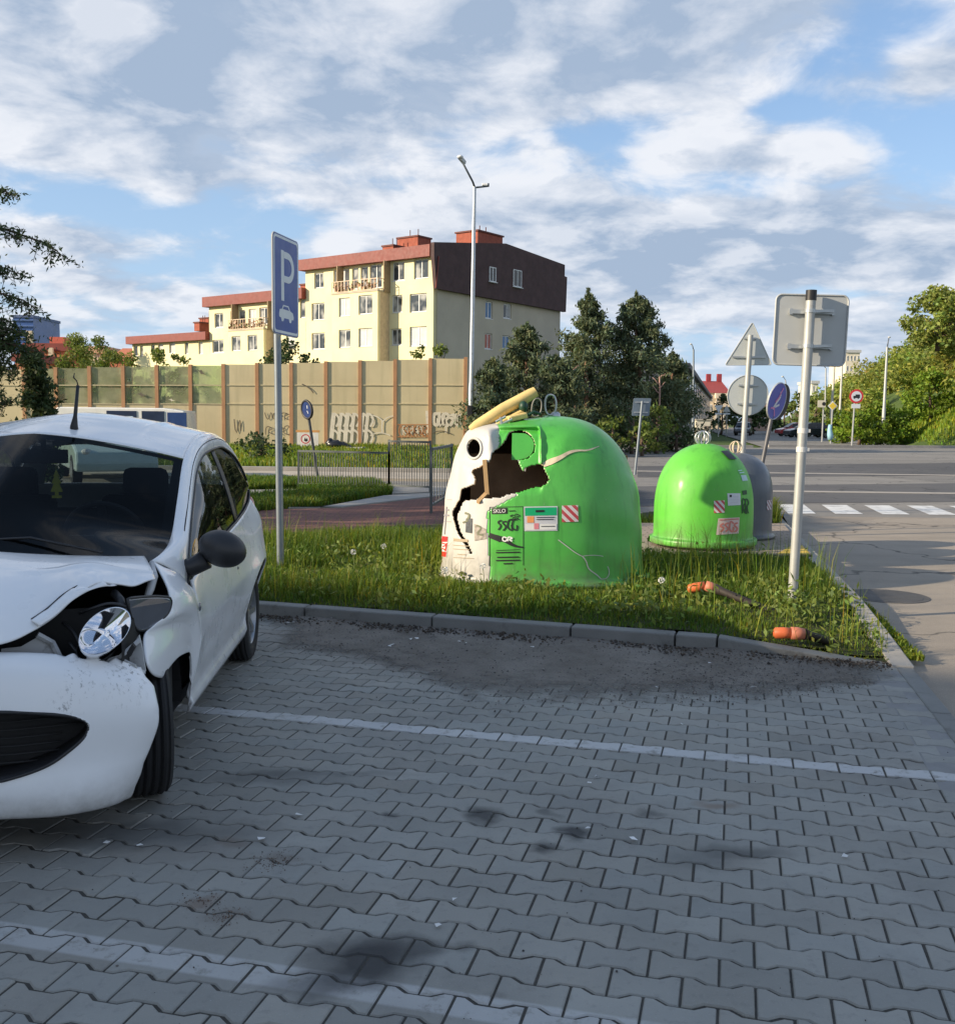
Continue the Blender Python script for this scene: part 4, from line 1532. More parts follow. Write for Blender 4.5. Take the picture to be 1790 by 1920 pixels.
# ---- door mirror
mc = cl(*cpu(417, 1029, .93))
M3 = Matrix((CU, CW, Vector((0, 0, 1)))).transposed()
mb = MB()
mb.ball(mc, (.108, .085, .08), 24, 16, M3 @ Matrix.Rotation(R_(18), 3, 'Y') @ Matrix.Rotation(R_(-12), 3, 'Z'))
mb.tube([mc + M3 @ Vector((-.07, 0, -.045)), mc + M3 @ Vector((-.14, .0, -.085)), mc + M3 @ Vector((-.19, -.02, -.075))], [.045, .04, .045], 10)
for i, v_ in enumerate(mb.v):      # flatten the glass side (rear)
    d = (Vector(v_) - mc).dot(CW)
    if d > .03: mb.v[i] = tuple(Vector(v_) - CW * (d - .03) * .85)
mb.build('door_mirror', M_blk, CAR, True)
mb = MB()
mb.add([cl(-.93 + s, .5 + 0, 1.0 + q) for s, q in ((0, 0),)], []) if False else None
mb.ball(cl(-.93, .55, .95), (.11, .08, .08), 16, 10, M3)
mb.tube([cl(-.86, .55, .91), cl(-.78, .52, .86)], .028, 8)
mb.build('door_mirror', M_blk, CAR, True)


# ---- wheels
def wheel(c, axis, name='wheel', R=.283, wd=.165, steer=0, parent=CAR):
    ax = Matrix.Rotation(steer, 3, 'Z') @ axis
    up = Vector((0, 0, 1))
    fw = up.cross(ax)
    M = Matrix((fw, up, ax)).transposed()
    h = wd / 2
    mb = MB()
    prof = [(.185, -h * .8), (.20, -h * .95), (.235, -h), (.262, -h * .96), (R - .006, -h * .80)]
    for k, x in enumerate(np.linspace(-.72, .72, 13)):
        prof.append((R if k % 3 else R - .009, h * x))
    prof += [(R - .006, h * .80), (.262, h * .96), (.235, h), (.20, h * .95), (.185, h * .8), (.185, -h * .8)]
    mb.lathe(prof, c, 56, M=M)
    ty = mb.build('tyre', M_rub, parent, True, 40)
    ty.name = name
    mb = MB()
    mb.lathe([(.187, h * .82), (.18, h * .86), (.172, h * .7), (.168, h * .2), (.168, -h * .8)], c, 40, M=M)
    mb.lathe([(.0, h * .62), (.03, h * .62), (.045, h * .5), (.05, h * .3)], c, 24, M=M)
    for k in range(8):
        a = 2 * math.pi * k / 8
        d = Vector((math.cos(a), math.sin(a), 0))
        p0, p1 = c + M @ (d * .035 + Vector((0, 0, h * .5))), c + M @ (d * .175 + Vector((0, 0, h * .68)))
        mb.bar(p0, p1, .034, .018, up=ax)
    mb.build('rim', M_rim, ty, True, 35)
    mb = MB()
    mb.lathe([(.0, 0), (.165, 0)], c, 24, M=M)
    mb.build('brake_disc', M_cav, ty)


wheel(cl(.700, -.005, .283), CU, steer=R_(20))
wheel(cl(-.70, 0, .283), -CU, steer=R_(20))
wheel(cl(.715, ARC - .06, .283), CU)
wheel(cl(-.715, ARC - .06, .283), -CU)
# ================================================================== BELL CONTAINERS
def shell_mat(name, c1, c2, rough=.35, coat=.3, streak=.35, trans=0):
    t = NT(name)
    c = t.mix(t.ramp(t.noise(1.8, 7, rough=.65), .3, .7), c1, c2)
    st = t.noise(1, 6, t.coord('Object', (9, 9, .9)), .65)
    c = t.mix(t.ramp(st, .52, .72, 0, streak), c, tuple(x * .55 for x in c1))
    c = t.mix(t.ramp(t.noise(16, 8, rough=.75), .60, .75, 0, .45), c, (.18, .17, .13))
    c = t.mix(t.ramp(t.noise(60, 6, t.coord('Object', (1, 1, .2)), .7), .66, .72, 0, .35), c, (.45, .47, .40))
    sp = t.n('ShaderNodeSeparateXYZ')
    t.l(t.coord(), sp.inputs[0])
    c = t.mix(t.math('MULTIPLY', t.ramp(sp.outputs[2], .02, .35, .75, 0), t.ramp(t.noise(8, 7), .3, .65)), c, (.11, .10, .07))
    b = t.bsdf(c, t.ramp(t.noise(5, 5), .3, .7, rough - .1, rough + .12), 0, .5, coat)
    b.inputs['Coat Roughness'].default_value = .2
    t.bump(b, t.noise(120, 3), .06, .004)
    if trans:
        tr = t.n('ShaderNodeBsdfTranslucent')
        t.l(c, tr.inputs[0])
        mx = t.n('ShaderNodeMixShader')
        mx.inputs[0].default_value = trans
        t.l(b.outputs[0], mx.inputs[1])
        t.l(tr.outputs[0], mx.inputs[2])
        return t.done(mx)
    return t.done(b)


M_green = shell_mat('green_fibreglass', (.065, .37, .050), (.098, .48, .068), .38, .25, .6)
M_lime = shell_mat('bright_green_fibreglass', (.085, .42, .035), (.125, .50, .05), .5, .12, .5)
M_white = shell_mat('white_fibreglass', (.50, .485, .45), (.60, .585, .55), .5, .1, .25)
M_gray = shell_mat('grey_fibreglass', (.065, .08, .10), (.095, .11, .135), .4, .25)
M_inner = mat('raw_laminate', (.30, .18, .10), .9, var=.35, vs=3, bump=.3, bs=60)
M_edge = mat('torn_laminate', (.60, .50, .36), .9, var=.2, vs=20)
M_board = mat('yellowed_laminate', (.66, .50, .20), .75, var=.12, vs=6, dirt=.3, dcol=(.35, .25, .1), dscale=8)
M_galv = mat('galvanised_steel', (.48, .50, .51), .42, .7, var=.12, vs=9)
M_dkmetal = mat('dark_metal', (.05, .055, .06), .5, .5)


def stripes_mat(name, ax, c1=(.55, .06, .07), c2=(.72, .68, .64), freq=1.0):
    t = NT(name)
    uv = t.n('ShaderNodeUVMap')
    sp = t.n('ShaderNodeSeparateXYZ')
    t.l(uv.outputs[0], sp.inputs[0])
    s = t.math('FRACT', t.math('MULTIPLY', t.math('SUBTRACT', sp.outputs[0], t.math('MULTIPLY', sp.outputs[1], ax)), freq))
    k = t.math('GREATER_THAN', s, .5)
    c = t.mix(k, c1, c2)
    c = t.mix(t.ramp(t.noise(30, 6), .5, .75, 0, .3), c, (.35, .3, .28))
    return t.done(t.bsdf(c, .35, 0, .5))


class Surf:
    "casts photo pixels onto a built shell so stickers and cracks lie on it"

    def __init__(s, V, Fq):
        s.b = BVHTree.FromPolygons([tuple(v) for v in V], [tuple(f) for f in Fq])

    def at(s, x, y, lift=.004):
        d = ray(x, y).normalized()
        h, n, i, dist = s.b.ray_cast(CPOS, d)
        if h is None: return None
        if n.dot(d) > 0: n = -n
        return h + n * lift

    def patch(s, name, quad, m, parent, nx=10, ny=8, lift=.004):
        "quad: four pixel corners tl,tr,br,bl"
        tl, tr, br, bl = [np.array(q, float) for q in quad]
        vs, uv, ok = [], [], True
        for j in range(ny + 1):
            for i in range(nx + 1):
                a, b_ = i / nx, j / ny
                q = (tl * (1 - a) + tr * a) * (1 - b_) + (bl * (1 - a) + br * a) * b_
                p = s.at(q[0], q[1], lift)
                vs.append(p)
                uv.append((a, 1 - b_))
        fs = [(j * (nx + 1) + i, j * (nx + 1) + i + 1, (j + 1) * (nx + 1) + i + 1, (j + 1) * (nx + 1) + i) for j in range(ny) for i in range(nx)]
        fs = [f for f in fs if all(vs[k] is not None for k in f)]
        vs = [v if v is not None else Vector((0, 0, -50)) for v in vs]
        mb = MB().add(vs, [])
        mb.f, mb.mi = fs, [0] * len(fs)
        o = mb.build(name, m, parent, True)
        ul = o.data.uv_layers.new(name='UVMap')
        for lp in o.data.loops: ul.data[lp.index].uv = uv[lp.vertex_index]
        bm = bmesh.new(); bm.from_mesh(o.data)
        bmesh.ops.delete(bm, geom=[v for v in bm.verts if not v.link_faces], context='VERTS')
        bm.to_mesh(o.data); bm.free()
        return o

    def strokes(s, name, lines, m, parent, lift=.006):
        "lines: list of (pixel points, width px or list)"
        mb = MB()
        for pts, w in lines:
            if len(pts) > 2:
                n = 4 * len(pts)
                wl = w if isinstance(w, (int, float)) else list(np.interp(np.linspace(0, 1, n), np.linspace(0, 1, len(w)), w))
                P = spline([(x, y, 0) for x, y in pts], n)[:, :2]
            else:
                P = spline([(x, y, 0) for x, y in pts], 5)[:, :2]
                wl = w if isinstance(w, (int, float)) else list(np.interp(np.linspace(0, 1, 5), np.linspace(0, 1, len(w)), w))
            for q in ribbon2d(P, wl):
                c = [s.at(a[0], a[1], lift) for a in q]
                if all(x is not None for x in c): mb.quad(*c)
        if not mb.v: return None
        return mb.build(name, m, parent)


def text_polys(txt, size=1.0):
    cu = bpy.data.curves.new('t', 'FONT')
    cu.body = txt
    cu.size = size
    cu.resolution_u = 3
    o = bpy.data.objects.new('t', cu)
    COL.objects.link(o)
    dg = bpy.context.evaluated_depsgraph_get()
    me = bpy.data.meshes.new_from_object(o.evaluated_get(dg))
    v = np.array([tuple(q.co) for q in me.vertices]) if len(me.vertices) else np.zeros((0, 3))
    f = [tuple(p.vertices) for p in me.polygons]
    bpy.data.objects.remove(o)
    bpy.data.curves.remove(cu)
    bpy.data.meshes.remove(me)
    return v, f


def surf_text(S, name, txt, quad, m, parent, lift=.007):
    v, f = text_polys(txt)
    lo, hi = v.min(0), v.max(0)
    a = (v[:, 0] - lo[0]) / (hi[0] - lo[0])
    b_ = 1 - (v[:, 1] - lo[1]) / (hi[1] - lo[1])
    tl, tr, br, bl = [np.array(q, float) for q in quad]
    P = [(tl * (1 - i) + tr * i) * (1 - j) + (bl * (1 - i) + br * i) * j for i, j in zip(a, b_)]
    vs = [S.at(p[0], p[1], lift) for p in P]
    if any(x is None for x in vs): return None
    mb = MB().add(vs, f)
    return mb.build(name, m, parent)


def scribble(x0, x1, y0, y1, n, seed, w):
    "letter-like marker strokes inside a pixel box"
    r_ = random.Random(seed)
    out = []
    dx = (x1 - x0) / n
    for k in range(n):
        cx_ = x0 + (k + .5) * dx
        kind = r_.randrange(4)
        hw, hh = dx * .38, (y1 - y0) / 2
        cy_ = (y0 + y1) / 2
        if kind == 0: pts = [(cx_ - hw, cy_ + hh), (cx_ - hw * .8, cy_ - hh), (cx_ + hw, cy_ - hh * .4), (cx_ - hw * .5, cy_ + hh * .1), (cx_ + hw, cy_ + hh)]
        elif kind == 1: pts = [(cx_ + hw, cy_ - hh * .8), (cx_ - hw, cy_ - hh * .4), (cx_ + hw * .7, cy_ + hh * .2), (cx_ - hw, cy_ + hh)]
        elif kind == 2: pts = [(cx_ - hw, cy_ - hh), (cx_, cy_ + hh), (cx_ + hw, cy_ - hh), (cx_ + hw * 1.1, cy_ + hh * .8)]
        else: pts = [(cx_ + hw, cy_ - hh * .7), (cx_ - hw * .6, cy_ - hh), (cx_ - hw, cy_ + hh * .5), (cx_ + hw * .6, cy_ + hh), (cx_ + hw, cy_)]
        out.append(([(x + r_.gauss(0, dx * .06), y + r_.gauss(0, hh * .12)) for x, y in pts], w))
    return out


# ---------------------------------------------------------------- big broken two-part container
BC = Vector((0.575, 9.12, .1))
BELL = thing('bottle_bank', BC, 'large broken green and white bell-shaped glass container with a smashed-in hole, standing in grass', 'recycling container')
zR = [(.0, .985), (.03, .985), (.045, .93), (.10, .915), (.40, .895), (.71, .868), (.90, .815), (1.05, .755), (1.16, .68), (1.27, .585), (1.35, .475), (1.405, .33), (1.43, .16), (1.435, 0)]
zL = [(.0, .915), (.03, .915), (.045, .905), (.10, .90), (.40, .885), (.71, .862), (.90, .825), (1.05, .785), (1.20, .73), (1.29, .675), (1.335, .58), (1.37, .40), (1.40, .2), (1.41, 0)]
nz, nth = 190, 380
pR = spline([(r_, z_, 0) for z_, r_ in zR], nz)
pL = spline([(r_, z_, 0) for z_, r_ in zL], nz)
th = np.linspace(0, 2 * math.pi, nth, endpoint=False)
cs, sn = np.cos(th), np.sin(th)
w_ = ((1 + cs) / 2)[None, :]
rr = pL[:, 0:1] * (1 - w_) + pR[:, 0:1] * w_
zz_ = pL[:, 1:2] * (1 - w_) + pR[:, 1:2] * w_
ex = 2.35
den = (np.abs(cs) ** ex + np.abs(sn / .86) ** ex) ** (-1 / ex)
X_ = BC.x + rr * (den * cs)[None, :]
Y_ = BC.y + rr * (den * sn)[None, :]
Z_ = BC.z + zz_
# vertical grooves between the two halves and a slight sag
cmI = np.array(CMAT.transposed())


def proj_np(X, Y, Z):
    q = np.stack([X, Y, Z - CH], -1) @ cmI.T
    return CX + F * q[..., 0] / -q[..., 2], CY - F * q[..., 1] / -q[..., 2]


px, py = proj_np(X_, Y_, Z_)
frontm = (Y_ < BC.y + .1)
sst = lambda x, a, b_: np.clip((x - a) / (b_ - a), 0, 1) ** 2 * (3 - 2 * np.clip((x - a) / (b_ - a), 0, 1))
# recessed throw-in niches: green (right part) and white (left part)
ridge = 1014 + np.clip(860 - py, -20, 60) * -.05
niche = sst(px, 915, 935) * (1 - sst(px, ridge - 6, ridge + 2)) * sst(py, 797, 809) * (1 - sst(py, 880, 930)) * frontm
Y_ = Y_ + niche * .105
X_ = X_ + niche * .02
fan = sst(px, ridge, ridge + 4) * (1 - sst(px, ridge + 4, ridge + 66 - np.clip(py - 800, 0, 90) * .55)) * sst(py, 790, 815) * (1 - sst(py, 868, 884)) * frontm
Y_ = Y_ + fan * .045
dw = np.hypot((px - 889), (py - 841))
ringw = np.exp(-((dw - 36) / 7) ** 2)
Y_ = Y_ + frontm * (.030 * (1 - sst(dw, 26, 46)) - .010 * ringw)
grv = np.exp(-((px - (862 - (py - 860) * .14)) / 5.5) ** 2) * sst(py, 810, 850) * frontm
Y_ = Y_ + grv * .02
X_ = X_ + grv * .012
X_ = X_ + .004 * np.sin(Z_ * 17 + th[None, :] * 5)
px, py = proj_np(X_, Y_, Z_)
hole = [(957, 808), (944, 828), (934, 839), (928, 844), (920, 859), (913, 867), (906, 870), (896, 877), (889, 881), (886, 888), (888, 895), (891, 903), (890, 909), (876, 913), (864, 919), (861, 927), (862, 935), (857, 941), (853, 950), (847, 958), (848, 970), (850, 977), (858, 1000), (872, 1022), (884, 1040), (885, 1036), (876, 1019), (864, 998), (857, 978), (856, 966), (861, 955), (866, 946), (872, 938), (900, 936), (939, 931), (957, 925), (975, 921), (998, 914), (1015, 911), (1024, 907), (1029, 898), (1027, 891), (1023, 884), (1019, 876), (1018, 869), (1008, 872), (995, 875), (986, 878), (982, 885), (976, 876), (970, 868), (974, 862), (990, 858), (1001, 848), (1004, 836), (1000, 822), (990, 812), (976, 806)]
jag = random.Random(5)
hole = [(x + jag.uniform(-1.3, 1.3), y + jag.uniform(-1.3, 1.3)) for x, y in hole]
ell = (((px - 889) / 12.5) ** 2 + ((py - 841) / 17.5) ** 2) < 1
V = np.stack([X_, Y_, Z_], -1)
fr_ = frontm
iH = (inpoly(px, py, hole) & fr_).astype(int)
seamx = np.interp(py, [790, 804, 830, 870, 930, 960, 1010, 1060, 1090], [930, 934, 934, 930, 968, 912, 913, 917, 917])
isw = np.where(frontm, px < seamx, X_ < BC.x - .42)
verts = V.reshape(-1, 3)
fG, fW, fall = [], [], []
ellf = ell & fr_
for j in range(nz - 1):
    for i in range(nth):
        i2 = (i + 1) % nth
        f = (j * nth + i, j * nth + i2, (j + 1) * nth + i2, (j + 1) * nth + i)
        fall.append(f)
        cnt = iH[j, i] + iH[j, i2] + iH[j + 1, i] + iH[j + 1, i2]
        ce = int(ellf[j, i]) + int(ellf[j + 1, i2])
        if cnt >= 2 or ce >= 1: continue
        (fW if isw[j, i] else fG).append(f)
bsurf = Surf(verts, fall)


def shell_part(name, faces, m, parent, th_=.012, mats=None):
    mb = MB()
    mb.v = [tuple(p) for p in verts]
    mb.f, mb.mi = faces, [0] * len(faces)
    o = mb.build(name, mats or m, parent, True)
    bm = bmesh.new(); bm.from_mesh(o.data)
    bmesh.ops.delete(bm, geom=[v for v in bm.verts if not v.link_faces], context='VERTS')
    bmesh.ops.recalc_face_normals(bm, faces=bm.faces)
    bm.to_mesh(o.data); bm.free()
    md = o.modifiers.new('solidify', 'SOLIDIFY')
    md.thickness, md.offset = th_, -1
    if mats:
        md.material_offset = 1
        md.material_offset_rim = 2
    return o


shell_part('green_shell', fG, None, BELL, mats=[M_green, M_inner, M_edge])
shell_part('white_shell', fW, None, BELL, mats=[M_white, M_inner, M_edge])
# inside: brown partition, battens, dark floor
mb = MB()
mb.box(BC + Vector((.06, -.04, .56)), (1.40, .03, 1.06))
mb.build('inner_partition', M_inner, BELL)
mb = MB()
bp0, bp1 = D(908, 862, 8.56), D(913, 928, 8.56)
mb.bar(bp0, bp1, .055, .035, up=(1, 0, 0))
mb.bar(D(913, 925, 8.56), D(896, 942, 8.50), .045, .03, up=(1, 0, 0))
mb.build('inner_batten', mat('batten_wood', (.60, .38, .18), .8, var=.15, vs=12), BELL)
# green flap in the throw-in niche
fcn = D(980, 837, bsurf.at(1008, 840).y + .04)
mb = MB()
prof_ = []
pts = [(960, 812)] + [(978 + 23 * math.cos(a), 836 + 24 * math.sin(a)) for a in np.linspace(-1.45, 1.35, 18)] + [(972, 862), (959, 862)]
P0 = [D(x, y, fcn.y + (1003 - x) * .0009) for x, y in pts]
mb.slab(P0, (0, 1, 0), .012)
mb.build('throw_in_flap', M_lime if False else shell_mat('lit_green_flap', (.07, .40, .07), (.09, .46, .085)), BELL)
# torn white corner under the flap
mb = MB()
mb.slab([D(x, y, fcn.y + .01) for x, y in [(970, 862), (988, 866), (985, 884), (979, 882)]], (0, 1, 0), .01)
mb.build('torn_flake', M_white, BELL)
# ring around the white throw hole
mb = MB()
ringp = [bsurf.at(889 + 14 * math.cos(a), 841 + 19 * math.sin(a), .004) for a in np.linspace(0, 2 * math.pi, 40)[:-1]]
mb.loop(ringp, .012)
mb.build('throw_hole_rim', M_white, BELL, True)
# cracks and peeled strips
bsurf.strokes('crack', [([(1018, 873), (1035, 865), (1050, 858), (1062, 851)], [9, 11, 8, 6]), ([(1062, 851), (1072, 847), (1085, 845), (1098, 845), (1110, 842), (1122, 837)], [6, 5, 3, 3, 2.5, 1.2])], M_edge, BELL)
bsurf.strokes('crack', [([(1046, 1012), (1062, 1024), (1078, 1036), (1091, 1043)], 1.6), ([(1091, 1043), (1098, 1052), (1103, 1066), (1118, 1078), (1126, 1086)], 2), ([(1126, 1086), (1136, 1084), (1141, 1075), (1138, 1062)], 1.5), ([(1091, 1043), (1110, 1041), (1130, 1043)], 1.2)], M_white, BELL)
# stickers and writing
mk_black = mat('black_marker', (.012, .012, .014), .5)
mk_white = mat('white_print', (.72, .72, .70), .5)
red_st = mat('red_sticker', (.60, .03, .03), .4, var=.1)
pale_st = mat('pale_sticker', (.55, .56, .60), .45, var=.1, dirt=.3, dcol=(.4, .4, .42), dscale=12)
grn_st = mat('green_sticker', (.0, .36, .14), .45)
org_st = mat('orange_sticker', (.75, .30, .10), .45)
bsurf.patch('hazard_sticker', [(1053, 948), (1083, 947), (1084, 978), (1053, 979)], stripes_mat('hazard_stripes', -1.0, freq=1.9), BELL)
st = bsurf.patch('info_sticker', [(982, 950), (1045, 949), (1045, 995), (983, 996)], pale_st, BELL)
bsurf.patch('sticker_header', [(984, 952), (1043, 951), (1043, 966), (984, 967)], grn_st, st, lift=.006)
bsurf.patch('sticker_pictogram', [(988, 968), (1001, 968), (1001, 980), (988, 980)], org_st, st, lift=.006)
bsurf.patch('sticker_band', [(985, 983), (1043, 982), (1043, 993), (985, 994)], mk_white, st, lift=.006)
bsurf.patch('sticker_pictogram', [(1001, 981), (1010, 981), (1010, 992), (1001, 992)], mat('pink_print', (.66, .22, .26), .45), st, lift=.008)
bsurf.strokes('sticker_print', [([(1004, 958 + .5), (1020, 958)], 4), ([(1005, 970), (1040, 969.5)], 1.2), ([(1005, 974), (1038, 973.5)], 1.2), ([(1014, 987), (1040, 986.5)], 1.2)], mk_black, st, lift=.0085)
bl_ = bsurf.patch('name_label', [(922, 953), (951, 952), (951, 963), (922, 964)], mk_black, BELL)
surf_text(bsurf, 'lettering', 'SKLO', [(925, 955), (948, 954), (948, 961), (925, 962)], mk_white, bl_)
bsurf.strokes('frame_print', [([(918, 951), (918, 1062)], 1.2), ([(981, 950), (981, 1060)], 1.2), ([(918, 951), (981, 950)], 1.2)], mk_black, BELL, lift=.003)
bsurf.strokes('small_print', [([(953, 958), (966, 957.5)], 1.5)] + [([(930 + o_, y), (975 - o_, y - .8)], 2.2) for y, o_ in ((1036, 0), (1045, 2), (1051, 0), (1057, 14))] + [([(930, 1032), (975, 1030)], .9)], mk_black, BELL)
bsurf.strokes('graffiti', scribble(932, 970, 974, 994, 4, 3, 2.6) + scribble(955, 975, 964, 974, 2, 8, 1.6) + [([(917, 1003), (930, 1008), (945, 1012), (962, 1022), (981, 1026)], [9, 11, 8, 5, 2]), ([(922, 1006), (938, 1013)], [6, 8])], mk_black, BELL)
bsurf.strokes('graffiti_highlight', scribble(941, 962, 1007, 1015, 2, 12, 2.4), mk_white, BELL, lift=.009)
# white half: red label, seam print, pasted pictures
rl = bsurf.patch('red_label', [(826, 1005), (840, 1006), (838, 1044), (823, 1042)], mk_white, BELL)
bsurf.patch('red_block', [(827, 1005), (840, 1006), (839, 1016), (826, 1016)], red_st, rl, lift=.006)
bsurf.patch('red_block', [(824, 1033), (838, 1035), (837, 1044), (823, 1042)], red_st, rl, lift=.006)
bsurf.strokes('red_print', [([(829, 1018), (837, 1022), (829, 1026), (836, 1031)], 2.2), ([(838, 1018), (836, 1034)], 2.5)], red_st, rl, lift=.006)
bsurf.strokes('seam_print', [([(838, 950), (836, 976), (834, 1002)], 1.6), ([(829, 937), (848, 937)], .9), ([(828, 978), (846, 978)], .9), ([(830, 956), (842, 956)], 3), ([(830, 966), (842, 966)], 3)], mat('faded_print', (.30, .29, .32), .6), BELL)
bsurf.patch('pasted_picture', [(874, 972), (886, 972), (885, 1000), (873, 998)], mat('picture_dark', (.05, .06, .07), .5, var=.5, vs=40), BELL)
bsurf.patch('pasted_picture', [(889, 982), (912, 992), (912, 1010), (890, 1014)], mat('picture_grey', (.34, .30, .26), .6, var=.5, vs=35), BELL)
bsurf.strokes('leaf_print', [([(872, 962), (880, 966), (876, 974)], 4), ([(893, 985), (902, 990), (896, 1000), (906, 1003)], 3), ([(868, 980), (878, 976)], 3)], mat('leaf_print', (.16, .17, .10), .6), BELL)
bsurf.strokes('small_print', [([(851, 1012), (878, 1014)], 5), ([(850, 1022), (880, 1024)], 1.2), ([(850, 1029), (881, 1031)], 1.2), ([(858, 1039), (874, 1040)], 1.4), ([(850, 1045), (888, 1047)], 1)], mat('brown_print', (.38, .30, .20), .6), BELL)
# torn-open rim: laminate plank and its bracket, lifting loops
mb = MB()
a, b_ = D(882, 806, 8.95), D(1004, 734, 9.05)
mb.tube([a, a.lerp(b_, .1), a.lerp(b_, .5) + Vector((0, 0, .012)), a.lerp(b_, .93), b_], [.035, .052, .055, .052, .045], 10)
mb.build('torn_rim_board', M_board, BELL, True, 50)
mb = MB()
mb.bar(D(930, 798, 8.93), D(980, 771, 9.0), .10, .045)
mb.bar(D(952, 786, 8.9), D(985, 778, 8.95), .12, .05)
mb.bar(D(922, 806, 8.9), D(945, 800, 8.95), .1, .05)
mb.build('torn_rim_block', M_board, BELL, bevel=.012)
mb = MB()
for x0, y0, x1, y1 in ((929, 791, 948, 781), (934, 798, 960, 786), (938, 782, 940, 795)): mb.cyl(D(x0, y0, 8.84), D(x1, y1, 8.84), .012, n=6)
mb.build('broken_hinge', M_galv, BELL)
mb = MB()
mb.ball(D(981, 762, 8.97), (.04, .05, .05), 12, 8)
mb.tube([D(975, 787, 8.95), D(1000, 772, 8.95), D(1013, 776, 8.98)], .014, 6)
mb.build('hinge_knob', mat('dark_green_plastic', (.01, .05, .03), .5), BELL, True)


def loop_px(cx_, cy_, w, h, Y, r, name, m, parent, rot=0):
    pts = []
    for a in np.linspace(0, 2 * math.pi, 29)[:-1]:
        x_, y_ = w * math.copysign(abs(math.cos(a)) ** .75, math.cos(a)), h * math.copysign(abs(math.sin(a)) ** .95, math.sin(a))
        pts.append(D(cx_ + x_ * math.cos(rot) - y_ * math.sin(rot), cy_ + x_ * math.sin(rot) + y_ * math.cos(rot), Y))
    return MB().loop(pts, r).build(name, m, parent, True)


loop_px(1032, 759, 10.5, 19, 9.1, .0085, 'lifting_loop', M_galv, BELL)
loop_px(1006, 764, 9, 17, 9.25, .007, 'lifting_loop', mat('rusty_steel', (.22, .21, .20), .6, .6), BELL, .15)
mb = MB()
mb.lathe([(.045, 0), (.04, .03), (.02, .045), (0, .045)], BC + Vector((.115, 0, 1.425)), 16)
mb.build('loop_base', M_galv, BELL, True)

# ---------------------------------------------------------------- intact bells
def bell(c, name, label, prof, m, ridge_m, lx=1.0):
    t_ = thing(name, c, label, 'recycling container')
    n_ = 120
    P = spline([(r_, z_, 0) for r_, z_ in prof], 90)
    th_ = np.linspace(0, 2 * math.pi, n_, endpoint=False)
    V = np.stack([c.x + P[:, 0:1] * np.cos(th_)[None], c.y + P[:, 0:1] * np.sin(th_)[None], c.z + P[:, 1:2] + 0 * th_[None]], -1).reshape(-1, 3)
    fs = [(j * n_ + i, j * n_ + (i + 1) % n_, (j + 1) * n_ + (i + 1) % n_, (j + 1) * n_ + i) for j in range(89) for i in range(n_)]
    mb = MB().add(V, fs)
    mb.build('shell', m, t_, True, 60)
    return t_, Surf(V, fs)


C2 = Vector((D(1319, 930, 11.2).x, 11.2, .125))
prof2 = [(.60, .03), (.645, .035), (.65, .075), (.645, .095), (.605, .10), (.598, .13), (.597, .30), (.592, .48), (.575, .60), (.535, .74), (.47, .86), (.38, .96), (.27, 1.03), (.15, 1.075), (.07, 1.09), (.0, 1.092)]
prof2 = [(a_ * .905, b_ * 1.035) for a_, b_ in prof2]
B2, s2 = bell(C2, 'bottle_bank', 'bright green bell-shaped glass container on the paved pad beside the grey one', prof2, M_lime, None)
mb = MB()
mb.lathe([(.0, .03), (.47, .03), (.48, .02), (.48, -.0), (.45, 0)], C2, 40)
mb.build('base_plate', mat('base_plate_beige', (.36, .28, .22), .8), B2, True, 30)
mb = MB()
for a in np.linspace(0, math.pi, 5)[:-1]:
    d = Vector((math.cos(a), math.sin(a), 0))
    mb.loop([C2 + Vector((-.03, 0, 1.19)) + d * (.085 * math.cos(q)) + Vector((0, 0, .075 * math.sin(q))) for q in np.linspace(0, 2 * math.pi, 25)[:-1]], .008)
mb.cyl(C2 + Vector((-.03, 0, 1.10)), C2 + Vector((-.03, 0, 1.14)), .05, .03)
mb.build('lifting_ring', M_galv, B2, True)
s2.patch('throw_in_cover', [(1350, 847), (1364, 846), (1380, 862), (1366, 862)], M_dkmetal, B2, lift=.012)
s2.patch('hazard_sticker', [(1338, 939), (1358, 938), (1358, 961), (1338, 962)], stripes_mat('hazard_stripes_small', -1.0, freq=1.9), B2)
ns_ = s2.patch('notice_sticker', [(1363, 925), (1387, 925), (1388, 947), (1364, 948)], mat('white_sticker', (.62, .64, .66), .5), B2)
s2.patch('sticker_pictogram', [(1367, 928), (1371, 928), (1371, 932), (1367, 932)], mk_black, ns_, lift=.007)
s2.strokes('small_print', [([(1373, 931), (1384, 931)], .8), ([(1368, 937), (1384, 937)], .8), ([(1368, 942), (1382, 942)], .8)], pale_st, ns_, lift=.007)
ps = s2.patch('pasted_poster', [(1346, 972), (1386, 970), (1384, 1000), (1342, 1003)], mat('poster_paper', (.66, .52, .46), .6, var=.12, vs=20), B2)
s2.strokes('poster_print', scribble(1349, 1383, 979, 997, 4, 21, 3.2) + [([(1348, 975), (1384, 973)], 2)], mat('poster_red', (.62, .20, .16), .6), ps, lift=.007)
s2.patch('notice_sticker', [(1388, 891), (1398, 891), (1401, 901), (1391, 902)], mat('pale_blue_sticker', (.45, .62, .62), .5), B2)
s2.strokes('sticker_print', [([(1383, 883), (1390, 882)], 2), ([(1385, 887), (1394, 886)], 2)], mat('pale_blue_print', (.45, .66, .62), .5), B2)
s2.strokes('graffiti', [([(1391, 924), (1399, 923)], 8)] + scribble(1391, 1403, 934, 962, 2, 31, 2.2), mat('dark_green_ink', (.02, .07, .02), .6), B2)
C3 = Vector((D(1376, 930, 12.1).x, 12.1, .125))
prof3 = [(.50, .0), (.53, .01), (.53, .045), (.50, .06), (.49, .10), (.485, .30), (.48, .62), (.46, .74), (.42, .86), (.35, .96), (.25, 1.03), (.13, 1.07), (0, 1.08)]
